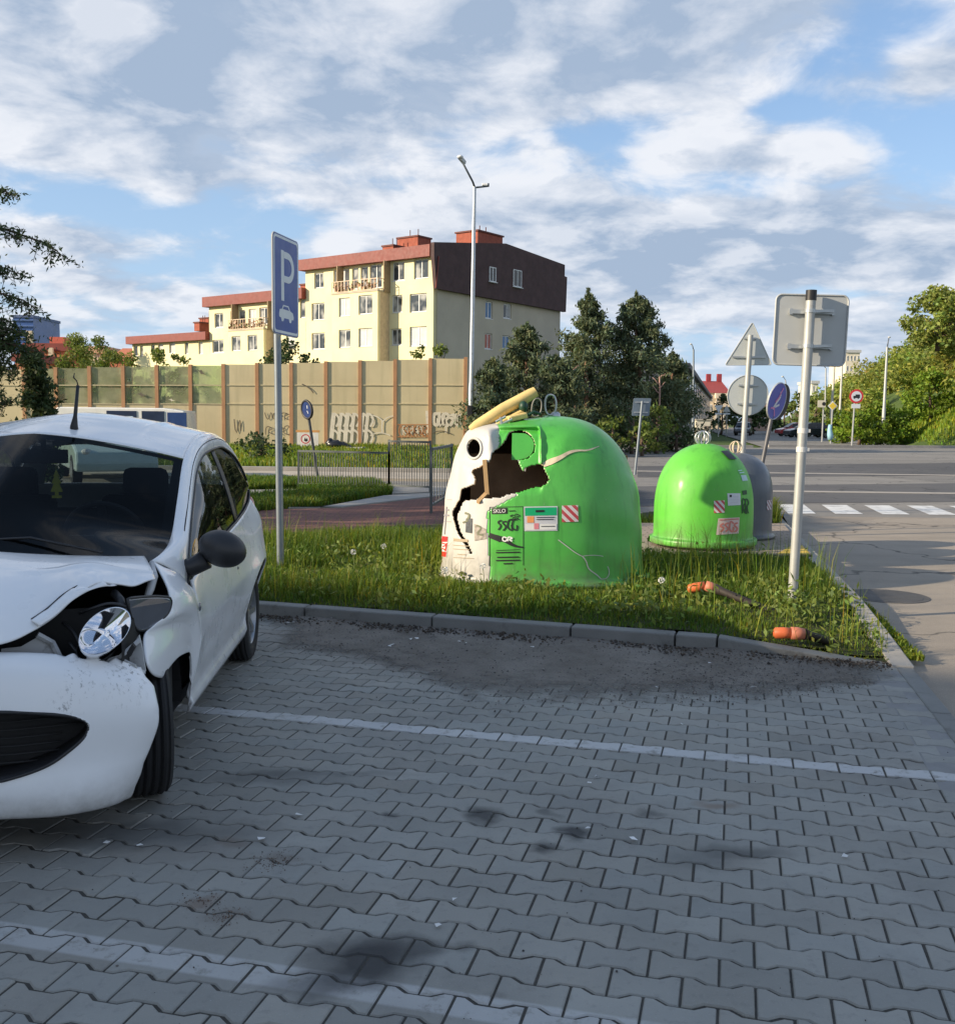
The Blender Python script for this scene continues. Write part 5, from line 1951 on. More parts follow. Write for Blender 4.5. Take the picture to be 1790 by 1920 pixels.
prof3 = [(a_ * .92, b_ * .93) for a_, b_ in prof3]
B3, s3 = bell(C3, 'bottle_bank', 'grey bell-shaped container half hidden behind the bright green one', prof3, M_gray, None)
for o_ in (BELL, B2, B3): o_['group'] = 'bell containers on the verge'
s3.patch('hazard_sticker', [(1437, 938), (1445, 937), (1445, 955), (1437, 957)], stripes_mat('hazard_stripes_grey', -1.0, (.25, .10, .12), (.6, .6, .62), freq=1.9), B3)
mb = MB()
for a in (0, .9, 1.9):
    d = Vector((math.cos(a), math.sin(a), 0))
    mb.loop([C3 + Vector((-.0, 0, 1.07)) + d * (.07 * math.cos(q)) + Vector((0, 0, .07 * math.sin(q))) for q in np.linspace(0, 2 * math.pi, 21)[:-1]], .007)
mb.build('lifting_ring', M_edge, B3, True)

# ---------------------------------------------------------------- orange-ended posts lying in the grass
M_or = mat('orange_plastic', (.72, .16, .05), .5, var=.12, vs=10, dirt=.25, dcol=(.3, .12, .06), dscale=14)
M_or2 = mat('faded_orange_plastic', (.50, .17, .10), .6, var=.15, vs=10)
def orange_post(a, b_, c, d, label, loc):
    t_ = thing('fallen_post', loc, label, 'fallen post', 'orange-ended posts lying in the grass')
    mb = MB()
    mb.tube([a, a.lerp(b_, .12), a.lerp(b_, .6), b_], [.018, .036, .038, .034], 12)
    mb.build('orange_end', M_or, t_, True)
    mb = MB()
    mb.tube([b_, b_.lerp(c, .5), c], [.040, .042, .036], 12)
    mb.build('orange_collar', M_or2, t_, True)
    mb = MB()
    mb.tube([c, c.lerp(d, .12), d], [.040, .03, .028], 10)
    mb.build('pole', mat('dark_rusty_pole', (.035, .028, .024), .7, .3), t_, True)


q = lambda x, y, Y: D(x, y, Y)
orange_post(q(1288, 1105, 7.9), q(1322, 1098, 7.88), q(1341, 1104, 7.86), q(1478, 1160, 7.35), 'dark post with a bright orange end lying slanted across the grass', G(1320, 1110, .1))
orange_post(q(1449, 1187, 6.52), q(1482, 1187, 6.50), q(1508, 1189, 6.49), q(1560, 1205, 6.62), 'short faded orange post end lying in the grass nearest the kerb', G(1478, 1195, .1))
# ================================================================== SIGNS, LAMPS, FENCES
M_pole = mat('painted_steel_pole', (.42, .43, .42), .5, .35, var=.1, vs=6, dirt=.3, dcol=(.22, .2, .18), dscale=9)
M_poleb = mat('galvanised_pole', (.22, .255, .29), .45, .5, var=.1, vs=6)
M_back = mat('sign_back', (.47, .485, .48), .55, .25, var=.06, vs=3)
M_signblue = mat('sign_blue', (.015, .055, .28), .35, var=.08)
M_signwht = mat('sign_white', (.62, .66, .70), .4, var=.05)
M_signred = mat('sign_red', (.55, .03, .04), .4)
M_signyel = mat('sign_yellow', (.75, .55, .05), .4)
M_signblk = mat('sign_black', (.015, .015, .017), .5)


class Plane:
    "a flat face: centre, right and up axes; places 2D shapes in metres"

    def __init__(s, c, right, up=(0, 0, 1)):
        s.c, s.r = Vector(c), Vector(right).normalized()
        s.u = Vector(up).normalized()
        s.n = s.r.cross(s.u).normalized()      # towards the viewer of the face

    def p(s, x, y, d=0.): return s.c + s.r * x + s.u * y + s.n * d

    def poly(s, pts, d, th, mb): return mb.slab([s.p(x, y, d) for x, y in pts], s.n, th)

    def strokes(s, lines, d, mb, th=.001):
        for pts, w in lines:
            for q in ribbon2d(pts, w): mb.slab([s.p(a[0], a[1], d) for a in q], s.n, th)
        return mb


def rrect(w, h, r, n=6, cx_=0, cy_=0):
    out = []
    for sx, sy, a0 in ((1, 1, 0), (-1, 1, 90), (-1, -1, 180), (1, -1, 270)):
        for k in range(n + 1):
            a = R_(a0 + 90 * k / n)
            out.append((cx_ + sx * (w / 2 - r) + r * math.cos(a), cy_ + sy * (h / 2 - r) + r * math.sin(a)))
    return out


def circ(r, n=40, cx_=0, cy_=0): return [(cx_ + r * math.cos(2 * math.pi * k / n), cy_ + r * math.sin(2 * math.pi * k / n)) for k in range(n)]


# ---- parking sign
pb = G(526, 1068, .1)
ptop = D(517.5, 455, pb.y + .02)
PS = thing('parking_sign', pb, 'blue parking sign with white P and car on a grey post beside the white car', 'road sign')
MB().cyl(pb - Vector((0, 0, .1)), ptop, .033, n=16).build('post', M_poleb, PS, True, 40)
mb = MB(); mb.cyl(ptop, ptop + Vector((0, 0, .02)), .036, n=16); mb.build('post_cap', M_signblk, PS)
pr_ = Vector((.2, .98, 0)).normalized()
cen = D(524, 537, pb.y) + Vector((.98, -.2, 0)) * .062
pp = Plane(cen, pr_)
Wp, Hp = .60, .875
mb = MB(); pp.poly(rrect(Wp, Hp, .05), -.012, .012, mb); mb.build('plate', M_back, PS)
mb = MB(); pp.poly(rrect(Wp - .012, Hp - .012, .045), .0, .002, mb); mb.build('face', M_signblue, PS)
mb = MB()
o1, o2 = rrect(Wp - .03, Hp - .03, .04), rrect(Wp - .075, Hp - .075, .03)
for i in range(len(o1)):
    j = (i + 1) % len(o1)
    mb.slab([pp.p(*o1[i], .002), pp.p(*o1[j], .002), pp.p(*o2[j], .002), pp.p(*o2[i], .002)], pp.n, .0012)
mb.build('white_border', M_signwht, PS)
mb = MB()
arcs = [(-.03, .27)] + [(.035 + .12 * math.cos(a), .165 + .105 * math.sin(a)) for a in np.linspace(math.pi / 2, -math.pi / 2, 16)] + [(-.06, .06)]
pp.strokes([([(-.085, .305), (-.085, -.135)], .066)], .002, mb, .0012)
pp.strokes([([(-.05, .27)] + arcs[1:-1] + [(-.05, .06)], .058)], .0024, mb, .0012)
mb.build('letter_p', M_signwht, PS)
mb = MB()
car_ = [(-.17, -.255), (-.155, -.215), (-.10, -.205), (-.075, -.17), (.045, -.17), (.085, -.21), (.15, -.225), (.17, -.26), (.165, -.285), (.125, -.285), (.105, -.315), (.07, -.315), (.055, -.285), (-.055, -.285), (-.075, -.315), (-.11, -.315), (-.125, -.285), (-.165, -.28)]
pp.poly(car_, .002, .0012, mb)
mb.build('car_symbol', M_signwht, PS)
mb = MB(); pp.poly([(-.085, -.207), (-.062, -.182), (.035, -.182), (.06, -.21)], .0034, .0008, mb); mb.build('car_symbol_window', M_signblue, PS)
mb = MB()
for dz in (.25, -.25):
    mb = MB()
    mb.box(pp.p(0, dz, -.02), (.04, .4, .03), Matrix((pp.n, pp.r, pp.u)).transposed())
    mb.build('clamp', M_galv, PS)

# ---- big sign seen from behind (right)
rb = G(1484, 1134, .1)
rt = D(1521, 545, rb.y - .02)
RS = thing('road_sign', rb, 'square road sign seen from behind on a slightly leaning post at the grass corner', 'road sign')
MB().cyl(rb - Vector((0, 0, .1)), rt, .036, n=18).build('post', M_pole, RS, True, 40)
mb = MB(); mb.cyl(rt - (rt - rb).normalized() * .07, rt + (rt - rb).normalized() * .005, .040, n=18); mb.build('post_cap', M_signblk, RS, True, 40)
upr = (rt - rb).normalized()
pc = D(1519, 619, rb.y + .062)
rp = Plane(pc, Vector((1, -.07, -.02)), upr)
rp.r = (rp.r - rp.u * rp.r.dot(rp.u)).normalized(); rp.n = rp.r.cross(rp.u)
mb = MB(); rp.poly(rrect(.535, .525, .045), -.004, .005, mb); mb.build('plate', M_back, RS)
mb = MB()
e_ = rrect(.535, .525, .045)
mb.loop([rp.p(x, y, .004) for x, y in e_], .007, 6)
mb.build('folded_rim', M_back, RS, True)
for dz in (.135, -.125):
    mb = MB()
    mb.box(rp.p(-.005, dz, .018), (.33, .030, .02), Matrix((rp.r, rp.u, rp.n)).transposed())
    for k in (-1, 1): mb.box(rp.p(.155 * k, dz, .012), (.02, .045, .03), Matrix((rp.r, rp.u, rp.n)).transposed())
    mb.build('rail', M_galv, RS)
for f_ in (.135, -.125):
    mb = MB()
    c = rp.p(0, f_, .0)
    tt = (c.z - rb.z) / (rt.z - rb.z)
    q_ = rb.lerp(rt, tt)
    mb.cyl(q_ - upr * .014, q_ + upr * .014, .041, n=16)
    mb.bar(q_ + rp.r * .035, rp.p(.15, f_ + .01, .03), .02, .02)
    mb.build('clamp', M_galv, RS, True, 40)
for y_ in (803, 838):
    tt = rb.lerp(rt, (1134 - y_) / (1134 - 545))
    mb = MB(); mb.cyl(tt - upr * .02, tt + upr * .02, .039, n=16); mb.box(tt + Vector((.035, -.02, 0)), (.03, .02, .025)); mb.build('tape_band', mat('pale_tape', (.6, .6, .58), .6), RS)

# ---- triangle + round sign seen from behind
tb, tt_ = D(1390.5, 872, 13.3), D(1407, 628, 13.3)
tb = tb + (tb - tt_).normalized() * ((tb.z - .0) / abs((tb - tt_).normalized().z))
TS = thing('road_sign', tb, 'triangular and round road signs seen from behind on one leaning post', 'road sign')
MB().cyl(tb, tt_, .035, n=14).build('post', M_pole, TS, True, 40)
ut = (tt_ - tb).normalized()
M_back2 = mat('sign_back_pale', (.50, .53, .53), .5, .2, var=.05)
c1 = D(1404, 657, 13.37)
tp = Plane(c1, (1, -.08, 0), ut)
k_ = 13.42 / F
mb = MB()
tri = [(-42 * k_, -27 * k_), (43 * k_, -26 * k_), (2.5 * k_, 52 * k_)]
tri2 = []
for i in range(3):
    a, b_, c = tri[i - 1], tri[i], tri[(i + 1) % 3]
    for t_ in (.93, .97): tri2.append((a[0] + (b_[0] - a[0]) * t_, a[1] + (b_[1] - a[1]) * t_))
    for t_ in (.03, .07): tri2.append((b_[0] + (c[0] - b_[0]) * t_, b_[1] + (c[1] - b_[1]) * t_))
tp.poly(tri2, -.003, .005, mb); mb.build('triangle_plate', M_back2, TS)
mb = MB(); mb.loop([tp.p(x, y, .003) for x, y in tri2], .006, 6); mb.build('triangle_rim', M_back, TS, True)
c2 = D(1401.5, 741, 13.37)
cp = Plane(c2, (1, -.08, 0), ut)
mb = MB(); cp.poly(circ(37 * k_), -.003, .005, mb); mb.build('round_plate', M_back2, TS)
mb = MB(); mb.loop([cp.p(x, y, .003) for x, y in circ(37 * k_)], .006, 6); mb.build('round_rim', M_back, TS, True)
for P_, y_, w in ((tp, -12 * k_, .42), (tp, 22 * k_, .16), (cp, 18 * k_, .26), (cp, -16 * k_, .26)):
    mb = MB()
    mb.box(P_.p(0, y_, .016), (w, .022, .02), Matrix((P_.r, P_.u, P_.n)).transposed())
    mb.build('rail', M_galv, TS)

# ---- tilted blue arrow sign
bt, bb = D(1445, 788, 14.0), D(1429, 868, 14.0)
bb = bb + (bb - bt) * (bb.z / (bt.z - bb.z))
BS = thing('road_sign', bb, 'tilted round blue road sign with white and pink scrawl on a leaning dark post', 'road sign')
MB().cyl(bb, bt + (bt - bb).normalized() * .25, .028, n=12).build('post', mat('dark_pole', (.13, .13, .14), .5, .4), BS, True, 40)
bc = D(1456, 752, 13.95)
ub = Vector((.28, 0, .96)).normalized()
bp_ = Plane(bc, Vector((.64, .77, -.2)), ub)
bp_.r = (bp_.r - bp_.u * bp_.r.dot(bp_.u)).normalized(); bp_.n = bp_.r.cross(bp_.u)
if bp_.n.y > 0: bp_.n = -bp_.n
mb = MB(); bp_.poly(circ(.262), -.012, .012, mb); mb.build('plate', M_back, BS)
mb = MB(); bp_.poly(circ(.25), 0, .003, mb); mb.build('face', mat('faded_sign_blue', (.09, .11, .46), .4), BS)
mb = MB(); mb.loop([bp_.p(x, y, .002) for x, y in circ(.254)], .006, 6); mb.build('white_border', M_signwht, BS, True)
mb = MB()
bp_.strokes([([(-.05, -.12), (.0, -.02), (.06, .08)], .04), ([(.06, .08), (.02, .14)], .03), ([(.0, -.08), (.10, -.03)], .03)], .004, mb)
mb.build('scrawl', M_signwht, BS)
mb = MB()
bp_.strokes([([(.06, .20), (.02, .06), (-.04, -.02)], .03), ([(-.12, -.12), (-.02, -.10), (.06, -.2)], .025)], .0055, mb)
mb.build('pink_scrawl', mat('pink_spray', (.62, .22, .45), .6), BS)
mb = MB(); P2_ = Plane(bc + Vector((.085, .10, -.01)), bp_.r, bp_.u); P2_.n = bp_.n; P2_.poly(circ(.255), -.012, .012, mb); mb.build('back_plate', M_signblk, BS)  # black disc stands in for the shadow behind the sign

# ---- left blue round sign by the railing
lb = G(597, 905)
lt = D(578, 778, lb.y)
LS = thing('road_sign', lb, 'small round blue road sign on a leaning dark post in front of the noise barrier', 'road sign')
MB().cyl(lb, lt + (lt - lb).normalized() * .2, .032, n=10).build('post', mat('dark_post', (.07, .075, .08), .5, .4), LS, True, 40)
lp = Plane(D(575.5, 768, lb.y - .05), (.68, -.73, 0), (-.12, 0, 1))
lp.n = Vector((-.73, -.68, 0)).normalized() if lp.n.y > 0 else lp.n
k2 = lb.y / F
mb = MB(); lp.poly([(x * 1.0, y) for x, y in circ(15.5 * k2)], 0, .012, mb); mb.build('face', mat('sign_blue_deep', (.010, .030, .13), .4), LS)
mb = MB(); mb.loop([lp.p(x, y, .0) for x, y in circ(16.5 * k2)], .03, 6); mb.build('rim', M_signblk, LS, True)
mb = MB(); lp.strokes([([(3 * k2, 8 * k2), (3 * k2, 2 * k2)], 2.0 * k2), ([(1 * k2, -2 * k2), (4 * k2, -7 * k2)], 1.6 * k2)], .013, mb); mb.build('white_arrow', M_signwht, LS)

# ---- small square sign from behind, middle
mbb = G(1190, 890)
mt_ = D(1204, 752, mbb.y)
MS = thing('road_sign', mbb, 'small square sign seen from behind, in front of the pine trees', 'road sign')
MB().cyl(mbb, mt_, .035, n=10).build('post', M_poleb, MS, True, 40)
mp_ = Plane(D(1202, 763, mbb.y + .08), (1, 0.08, 0), (.1, 0, 1))
k3 = mbb.y / F
mb = MB(); mp_.poly(rrect(33 * k3, 33 * k3, 2 * k3), 0, .02, mb); mb.build('plate', mat('sign_back_blue_grey', (.16, .21, .26), .5, .3), MS)
for y_ in (9, -10):
    mb = MB()
    mb.box(mp_.p(0, y_ * k3, .035), (26 * k3, 2.2 * k3, .02), Matrix((mp_.r, mp_.u, mp_.n)).transposed())
    mb.build('rail', M_galv, MS)

# ---- far side of the crossing: no-lorry sign, priority sign, white board, yellow-blue beacon post
Yn = 62.0
kn = Yn / F


def far_post(name, label, cat, x0, y0, x1, y1, Y, r=.05, m=None):
    a, b_ = D(x0, y0, Y), D(x1, y1, Y)
    t_ = thing(name, a, label, cat)
    MB().cyl(a - Vector((0, 0, .3)), b_, r, n=8).build('post', m or M_pole, t_, True, 40)
    return t_


T1 = far_post('road_sign', 'round red-bordered no-lorries sign with a white plate below, beside the bright bushes', 'road sign', 1597, 826, 1603, 735, Yn)
p_ = Plane(D(1605, 743, Yn - .12), (1, 0, 0))
mb = MB(); p_.poly(circ(13 * kn), 0, .03, mb); mb.build('red_ring', M_signred, T1)
mb = MB(); p_.poly(circ(9.5 * kn), .03, .012, mb); mb.build('face', M_signwht, T1)
mb = MB(); p_.poly([(x * kn, y * kn) for x, y in [(-6, -3), (-6, 1), (-2, 1), (-2, 3.5), (6, 3.5), (6, -3), (4, -3), (4, -4.5), (2, -4.5), (2, -3), (-3, -3), (-3, -4.5), (-5, -4.5), (-5, -3)]], .042, .01, mb); mb.build('lorry_symbol', M_signblk, T1)
mb = MB(); p_.poly(rrect(16 * kn, 8 * kn, .6 * kn, cy_=-18 * kn), 0, .03, mb); mb.build('text_plate', M_signwht, T1)
T2 = far_post('road_sign', 'yellow and white diamond priority sign on a post with a pale blue foot', 'road sign', 1557, 823, 1561, 752, 66)
k6 = 66 / F
p_ = Plane(D(1560.5, 761, 66 - .15), (1, 0, 0))
mb = MB(); p_.poly([(0, 9 * k6), (9 * k6, 0), (0, -9 * k6), (-9 * k6, 0)], 0, .03, mb); mb.build('white_diamond', M_signwht, T2)
mb = MB(); p_.poly([(0, 7 * k6), (7 * k6, 0), (0, -7 * k6), (-7 * k6, 0)], .03, .012, mb); mb.build('yellow_diamond', M_signyel, T2)
mb = MB(); mb.tube([D(1556, 824, 65.9), D(1556, 815, 65.9), D(1555, 805, 65.9), D(1556, 796, 65.9)], [.16, .19, .14, .10], 10); mb.build('blue_foot', mat('pale_blue_paint', (.28, .50, .60), .5), T2, True)
T3 = far_post('road_sign', 'small white rectangular sign on a thin post next to the diamond sign', 'road sign', 1541, 820, 1544, 752, 68)
k7 = 68 / F
p_ = Plane(D(1540, 757, 68 - .15), (1, 0, 0))
mb = MB(); p_.poly(rrect(15 * k7, 13 * k7, 1 * k7), 0, .03, mb); mb.build('plate', mat('cream_plate', (.60, .56, .44), .5), T3)
mb = MB(); p_.poly(circ(3.5 * k7, 20, 4 * k7), .03, .01, mb); mb.build('dark_mark', M_signblk, T3)
for i, (x, y, Y, up_) in enumerate(((1347, 777, 85, 0), (1362, 777, 90, 1))):
    T4 = far_post('road_sign', ('small downward triangle sign with a white plate beside the street trees', 'small upward triangle sign seen from behind near the parked cars')[i], 'road sign', x - .5, 812, x + .5, y - 15, Y, .05)
    k8 = Y / F
    p_ = Plane(D(x, y - 11, Y - .12), (1, 0, 0))
    mb = MB(); p_.poly([(-8 * k8, 6 * k8), (8 * k8, 6 * k8), (0, -8 * k8)] if not up_ else [(-7 * k8, -6 * k8), (7 * k8, -6 * k8), (0, 7 * k8)], 0, .03, mb); mb.build('triangle_plate', M_signwht if not up_ else M_back, T4)
    mb = MB(); p_.poly(rrect(13 * k8, 3 * k8, .3 * k8, cy_=-9.5 * k8), 0, .03, mb); mb.build('text_plate', M_signwht, T4)


# ---- street lamps
def lamp(label, xb, yb, xt, yt, Y, r, heads, m=M_galv, base=None):
    a = D(xb, yb, Y)
    if base is not None:
        a = a + (a - D(xt, yt, Y)).normalized() * 0
        a.z = base
    b_ = D(xt, yt, Y)
    t_ = thing('street_lamp', a, label, 'street lamp', 'street lamps along the roads')
    n3 = a.lerp(b_, .25)
    MB().tube([a - Vector((0, 0, .1)), n3, n3.lerp(b_, .03), b_], [r * 1.25, r * 1.2, r, r * .7], 12).build('pole', m, t_, True, 40)
    for (ax, ay, hx, hy, w, h, aY) in heads:
        e = D(ax, ay, Y + aY)
        MB().tube([b_ - (b_ - a).normalized() * .05, b_.lerp(e, .5) + Vector((0, 0, .02)), e], r * .42, 8).build('arm', mat('lamp_arm', (.12, .14, .17), .5, .3), t_, True)
        hp = D(hx, hy, Y + aY)
        k = (Y + aY) / F
        dirn = (hp - b_).normalized()
        dirn.z = 0
        dirn = dirn.normalized() if dirn.length > .05 else Vector((1, 0, 0))
        mb = MB()
        mb.ball(hp, (w * k / 2, h * k * .55, h * k / 2), 14, 8)
        mb.build('lamp_head', mat('lamp_housing', (.55, .55, .52), .4), t_, True)
        mb = MB()
        mb.box(hp - Vector((0, 0, h * k * .32)), (w * k * .7, h * k * .6, h * k * .25))
        mb.build('lamp_glass', mat('lamp_diffuser', (.7, .7, .68), .25), t_, bevel=.03)
    return t_


L1_ = lamp('tall street lamp with two arms between the barrier and the pines', 882, 800, 889.5, 350, 44, .105, [], base=0)
bL = D(889.5, 350, 44)
mb = MB(); mb.tube([bL, D(886, 340, 43.7), D(869, 308, 43.2)], .045, 8); mb.build('arm', mat('lamp_arm_dark', (.10, .12, .15), .5, .3), L1_, True)
mb = MB(); mb.tube([bL - Vector((0, 0, .03)), D(915, 348.5, 44)], .04, 8); mb.build('arm', mat('lamp_arm_dark2', (.10, .12, .15), .5, .3), L1_, True)
k = 44 / F
mb = MB()
mb.add([D(x, y, Y_) for x, y, Y_ in ((858, 295, 43.0), (866, 292, 43.2), (874, 302, 43.3), (868, 307, 43.1), (858, 297, 42.8), (866, 301, 42.9), (873, 307, 43.1), (868, 309, 43.0))], [(0, 1, 2, 3), (4, 5, 6, 7), (0, 1, 5, 4), (1, 2, 6, 5), (2, 3, 7, 6), (3, 0, 4, 7)])
mb.build('lamp_head', mat('lamp_head_grey', (.40, .39, .34), .5), L1_)
mb = MB(); mb.ball(D(862.5, 293.5, 42.95), (.13, .13, .07), 12, 8); mb.build('lamp_glass', mat('lamp_white', (.8, .8, .8), .3), L1_, True)
mb = MB(); mb.box(D(909, 346, 44), (.26, .18, .10)); mb.build('lamp_head', mat('lamp_white2', (.8, .8, .8), .3), L1_, bevel=.03)
mb = MB(); mb.box(D(915.5, 346.5, 44), (.07, .14, .12)); mb.build('lamp_end_cap', M_dkmetal, L1_)
# black box and dark post at the foot of the lamp
mb = MB(); mb.box(D(880.5, 778, 43.7), (.22, .2, .8)); mb.build('cable_box', M_signblk, L1_, bevel=.02)
lamp('slim street lamp with a drooping head left of the red-roofed house', 1300, 800, 1300, 655, 75, .09, [(1297, 646, 1295, 645, 5, 3, 0)], M_poleb, base=0)
lamp('thin street lamp mast rising in front of the green bank, tallest on the right', 1655, 805, 1663, 650, 70, .10, [(1666, 634, 1667, 632, 6, 3, 0)], M_pole)
lamp('cream street lamp pole just right of the leaning sign post', 1557, 800, 1565, 668, 95, .12, [(1562, 662, 1560, 662, 5, 3, 0)], mat('cream_pole', (.60, .55, .44), .5))
lamp('pale street lamp pole behind the cream one along the far street', 1573, 800, 1580, 655, 110, .12, [(1576, 648, 1574, 648, 4, 3, 0)], mat('pale_pole', (.52, .52, .50), .5))
lamp('faint distant street lamp pole left of the cream one', 1546, 800, 1548, 690, 130, .11, [(1544, 686, 1543, 686, 4, 2, 0)], M_pole)
lamp('distant street lamp above the tilted blue sign', 1486, 800, 1472, 712, 150, .11, [(1468, 706, 1467, 706, 5, 3, 0)], M_pole)

# ---- low railing in front of the back pavement
M_rail = mat('railing_grey_green', (.12, .135, .135), .5, .3)


def railing(label, p0, p1, h, nb_, solid_ends=True):
    t_ = thing('railing', p0, label, 'railing', 'railings by the pavement')
    d = p1 - p0
    up = Vector((0, 0, h))
    for q_ in (p0, p1):
        mb = MB(); mb.box(q_ + up / 2, (.04, .04, h)); mb.build('post', M_rail, t_)
    for q_, w_r in ((.97, .05), (.12, .04)):
        mb = MB()
        mb.bar(p0 + up * q_, p1 + up * q_, w_r, w_r * .8)
        mb.build('rail', M_rail, t_)
    mb = MB()
    for k_ in range(1, nb_):
        q_ = p0.lerp(p1, k_ / nb_)
        mb.cyl(q_ + up * .12, q_ + up * .95, .008, n=5, cap=False)
    mb.build('baluster', M_rail, t_)


ra, rb_, rc = G(728, 915, .05), G(806, 955, .06), G(838, 948, .06)
ra2 = G(640, 925, .05)
railing('dark railing section with thin bars in front of the lit pavement, right', G(729, 921, .05), G(806, 925, .05), 1.02, 16)
railing('dark railing section nearest the post sign, left part of the row', G(560, 915, .05), G(729, 921, .05), .78, 34)
railing('dark railing section turning towards the broken container', G(808, 962, .06), G(846, 938, .06), 1.0, 8)

# ---- noise barrier: posts and panels
NBY = 50.0
M_nbp = mat('barrier_post', (.42, .22, .11), .7, .0, var=.12, vs=2)
t = NT('barrier_panel')
c = t.mix(t.ramp(t.noise(.5, 6), .3, .7), (.54, .455, .28), (.63, .54, .34))
st = t.noise(1, 6, t.coord('Object', (3, 3, .25)), .6)
c = t.mix(t.ramp(st, .5, .75, 0, .3), c, (.24, .22, .12))
b = t.bsdf(c, .45, 0, .4)
M_nb = t.done(b)
t = NT('barrier_glazing')
c = t.mix(t.ramp(t.noise(.7, 6), .35, .7), (.44, .43, .28), (.54, .51, .34))
b = t.bsdf(c, .35, 0, .5)
tr = t.n('ShaderNodeBsdfTransparent')
tr.inputs[0].default_value = (.60, .72, .58, 1)
mx = t.n('ShaderNodeMixShader')
t.l(t.ramp(t.noise(.9, 5), .35, .65, .40, .75), mx.inputs[0])
t.l(b.outputs[0], mx.inputs[1])
t.l(tr.outputs[0], mx.inputs[2])
M_nbg = t.done(mx)
M_nbr = mat('barrier_rail', (.50, .43, .27), .6)
NB = thing('noise_barrier', D(480, 838, NBY), 'long tan noise barrier with orange-brown posts and graffiti, some panels glassy', 'noise barrier')
posts = [-20, 45, 105, 168, 231, 294, 357, 419, 482, 546, 611, 675, 741, 807, 873]
tops = [692, 691, 690, 688, 687, 686, 685, 684, 682, 681, 679, 677, 675, 673, 671]
for i, (x, y) in enumerate(zip(posts, tops)):
    a, b_ = D(x - 3 if x < 500 else x, 841, NBY), D(x, y, NBY)
    a = Vector((b_.x, NBY, 0))
    MB().box((a + b_) / 2 + Vector((0, 0, .02)), (.17, .22, b_.z - a.z + .04)).build('post', M_nbp, NB)
for i in range(len(posts) - 1):
    x0, x1 = posts[i], posts[i + 1]
    yt = tops[i + 1] + 1 if i > 6 else tops[i]
    p0, p1 = D(x0, yt, NBY).x + .085, D(x1, yt, NBY).x - .085
    zt = D(x0, yt, NBY).z
    glass = i in (1, 2, 3, 4, 5, 6)
    zb = .12
    zr = D(x0, 722, NBY).z
    zq = D(x0, 757, NBY).z
    mb = MB()
    if glass:
        mb.box(((p0 + p1) / 2, NBY, (zb + zq) / 2), (p1 - p0, .1, zq - zb))
    else:
        mb.box(((p0 + p1) / 2, NBY, (zb + zt) / 2), (p1 - p0, .1, zt - zb))
    pn = mb.build('panel', M_nb, NB)
    if glass:
        mb = MB(); mb.box(((p0 + p1) / 2, NBY, (zq + zt) / 2), (p1 - p0, .03, zt - zq)); mb.build('glazing', M_nbg, pn)
    for zk in (zr, zq):
        mb = MB(); mb.box(((p0 + p1) / 2, NBY - .06, zk), (p1 - p0, .05, .05)); mb.build('rail', M_nbr, pn)
M_gw = mat('white_spray', (.68, .62, .50), .7, var=.12, vs=5)
M_gk = mat('dark_spray', (.13, .11, .08), .7)
M_go = mat('orange_spray', (.45, .20, .08), .7)
bp2 = Plane(Vector((0, NBY - .09, 0)), (1, 0, 0))


def nb2(pts): return [((D(x, y, NBY - .09)).x, (D(x, y, NBY - .09)).z) for x, y in pts]


def graf(name, lines, m):
    mb = MB()
    for i, (pts, w) in enumerate(lines):
        P = spline([(x, y, 0) for x, y in pts], max(6, 3 * len(pts)))[:, :2] if len(pts) > 2 else pts
        bp2.strokes([(nb2(P), w * NBY / F)], .0004 * i, mb, .002)
    mb.build(name, m, NB)


gl_ = []
for k_, x in enumerate((626, 640, 652, 664, 680, 690)):
    gl_ += [([(x, 774), (x - 3, 800), (x - 5, 830)], 6 if k_ % 2 else 8), ([(x, 775), (x + 9, 784), (x + 4, 800)], 4), ([(x - 2, 806), (x + 8, 815), (x + 2, 834)], 4)]
graf('graffiti', gl_, M_gw)
graf('graffiti', [([(694, 778), (706, 781), (716, 788)], 2.2), ([(718, 790), (728, 782), (738, 780)], 2.2), ([(717, 788), (716, 806), (717, 812)], 3), ([(694, 817), (706, 812), (717, 812), (732, 817)], 2.2), ([(695, 782), (702, 792), (699, 800)], 2)], M_gw)
graf('graffiti', scribble(747, 803, 798, 818, 6, 41, 2.4) + [([(745, 796), (805, 796)], 1.5), ([(745, 819), (803, 819)], 1.5)], M_go)
graf('graffiti', [([(771, 800), (771, 815)], 2)] + scribble(754, 800, 799, 814, 5, 43, 1.6), M_gw)
graf('graffiti', [([(800, 770), (801, 790), (804, 812)], 5)], M_gw)
graf('graffiti', scribble(812, 862, 774, 798, 5, 44, 6), M_gw)
graf('graffiti', [([(836, 798), (836, 812)], 4)], M_gw)
graf('graffiti', scribble(495, 542, 773, 786, 3, 45, 1.6) + scribble(497, 548, 800, 814, 3, 46, 1.6) + scribble(436, 452, 785, 812, 1, 47, 2.0) + [([(812, 812), (826, 808), (846, 814)], 1.6), ([(566, 720), (580, 728), (588, 737)], 2)], M_gk)
for x, y, s_, r2 in ((378, 698, 1.0, .35), (266, 740, 1.0, 0), (322, 750, .6, 0)):
    sh = [(-11, 3), (-4, 2), (-2, 5), (2, 1), (11, -2), (3, -2), (0, -4), (-3, -1)]
    pts = [(x + s_ * (a * math.cos(r2) + b_ * math.sin(r2)), y + s_ * (a * math.sin(r2) - b_ * math.cos(r2))) for a, b_ in sh]
    mb = MB(); bp2.poly(nb2(pts), 0, .003, mb); mb.build('bird_silhouette', M_gk if s_ == 1 else M_gw, NB)

# ---- warning board, black sack, concrete blocks in front of the barrier
def at_px(x, y, Y): return D(x, y, Y)


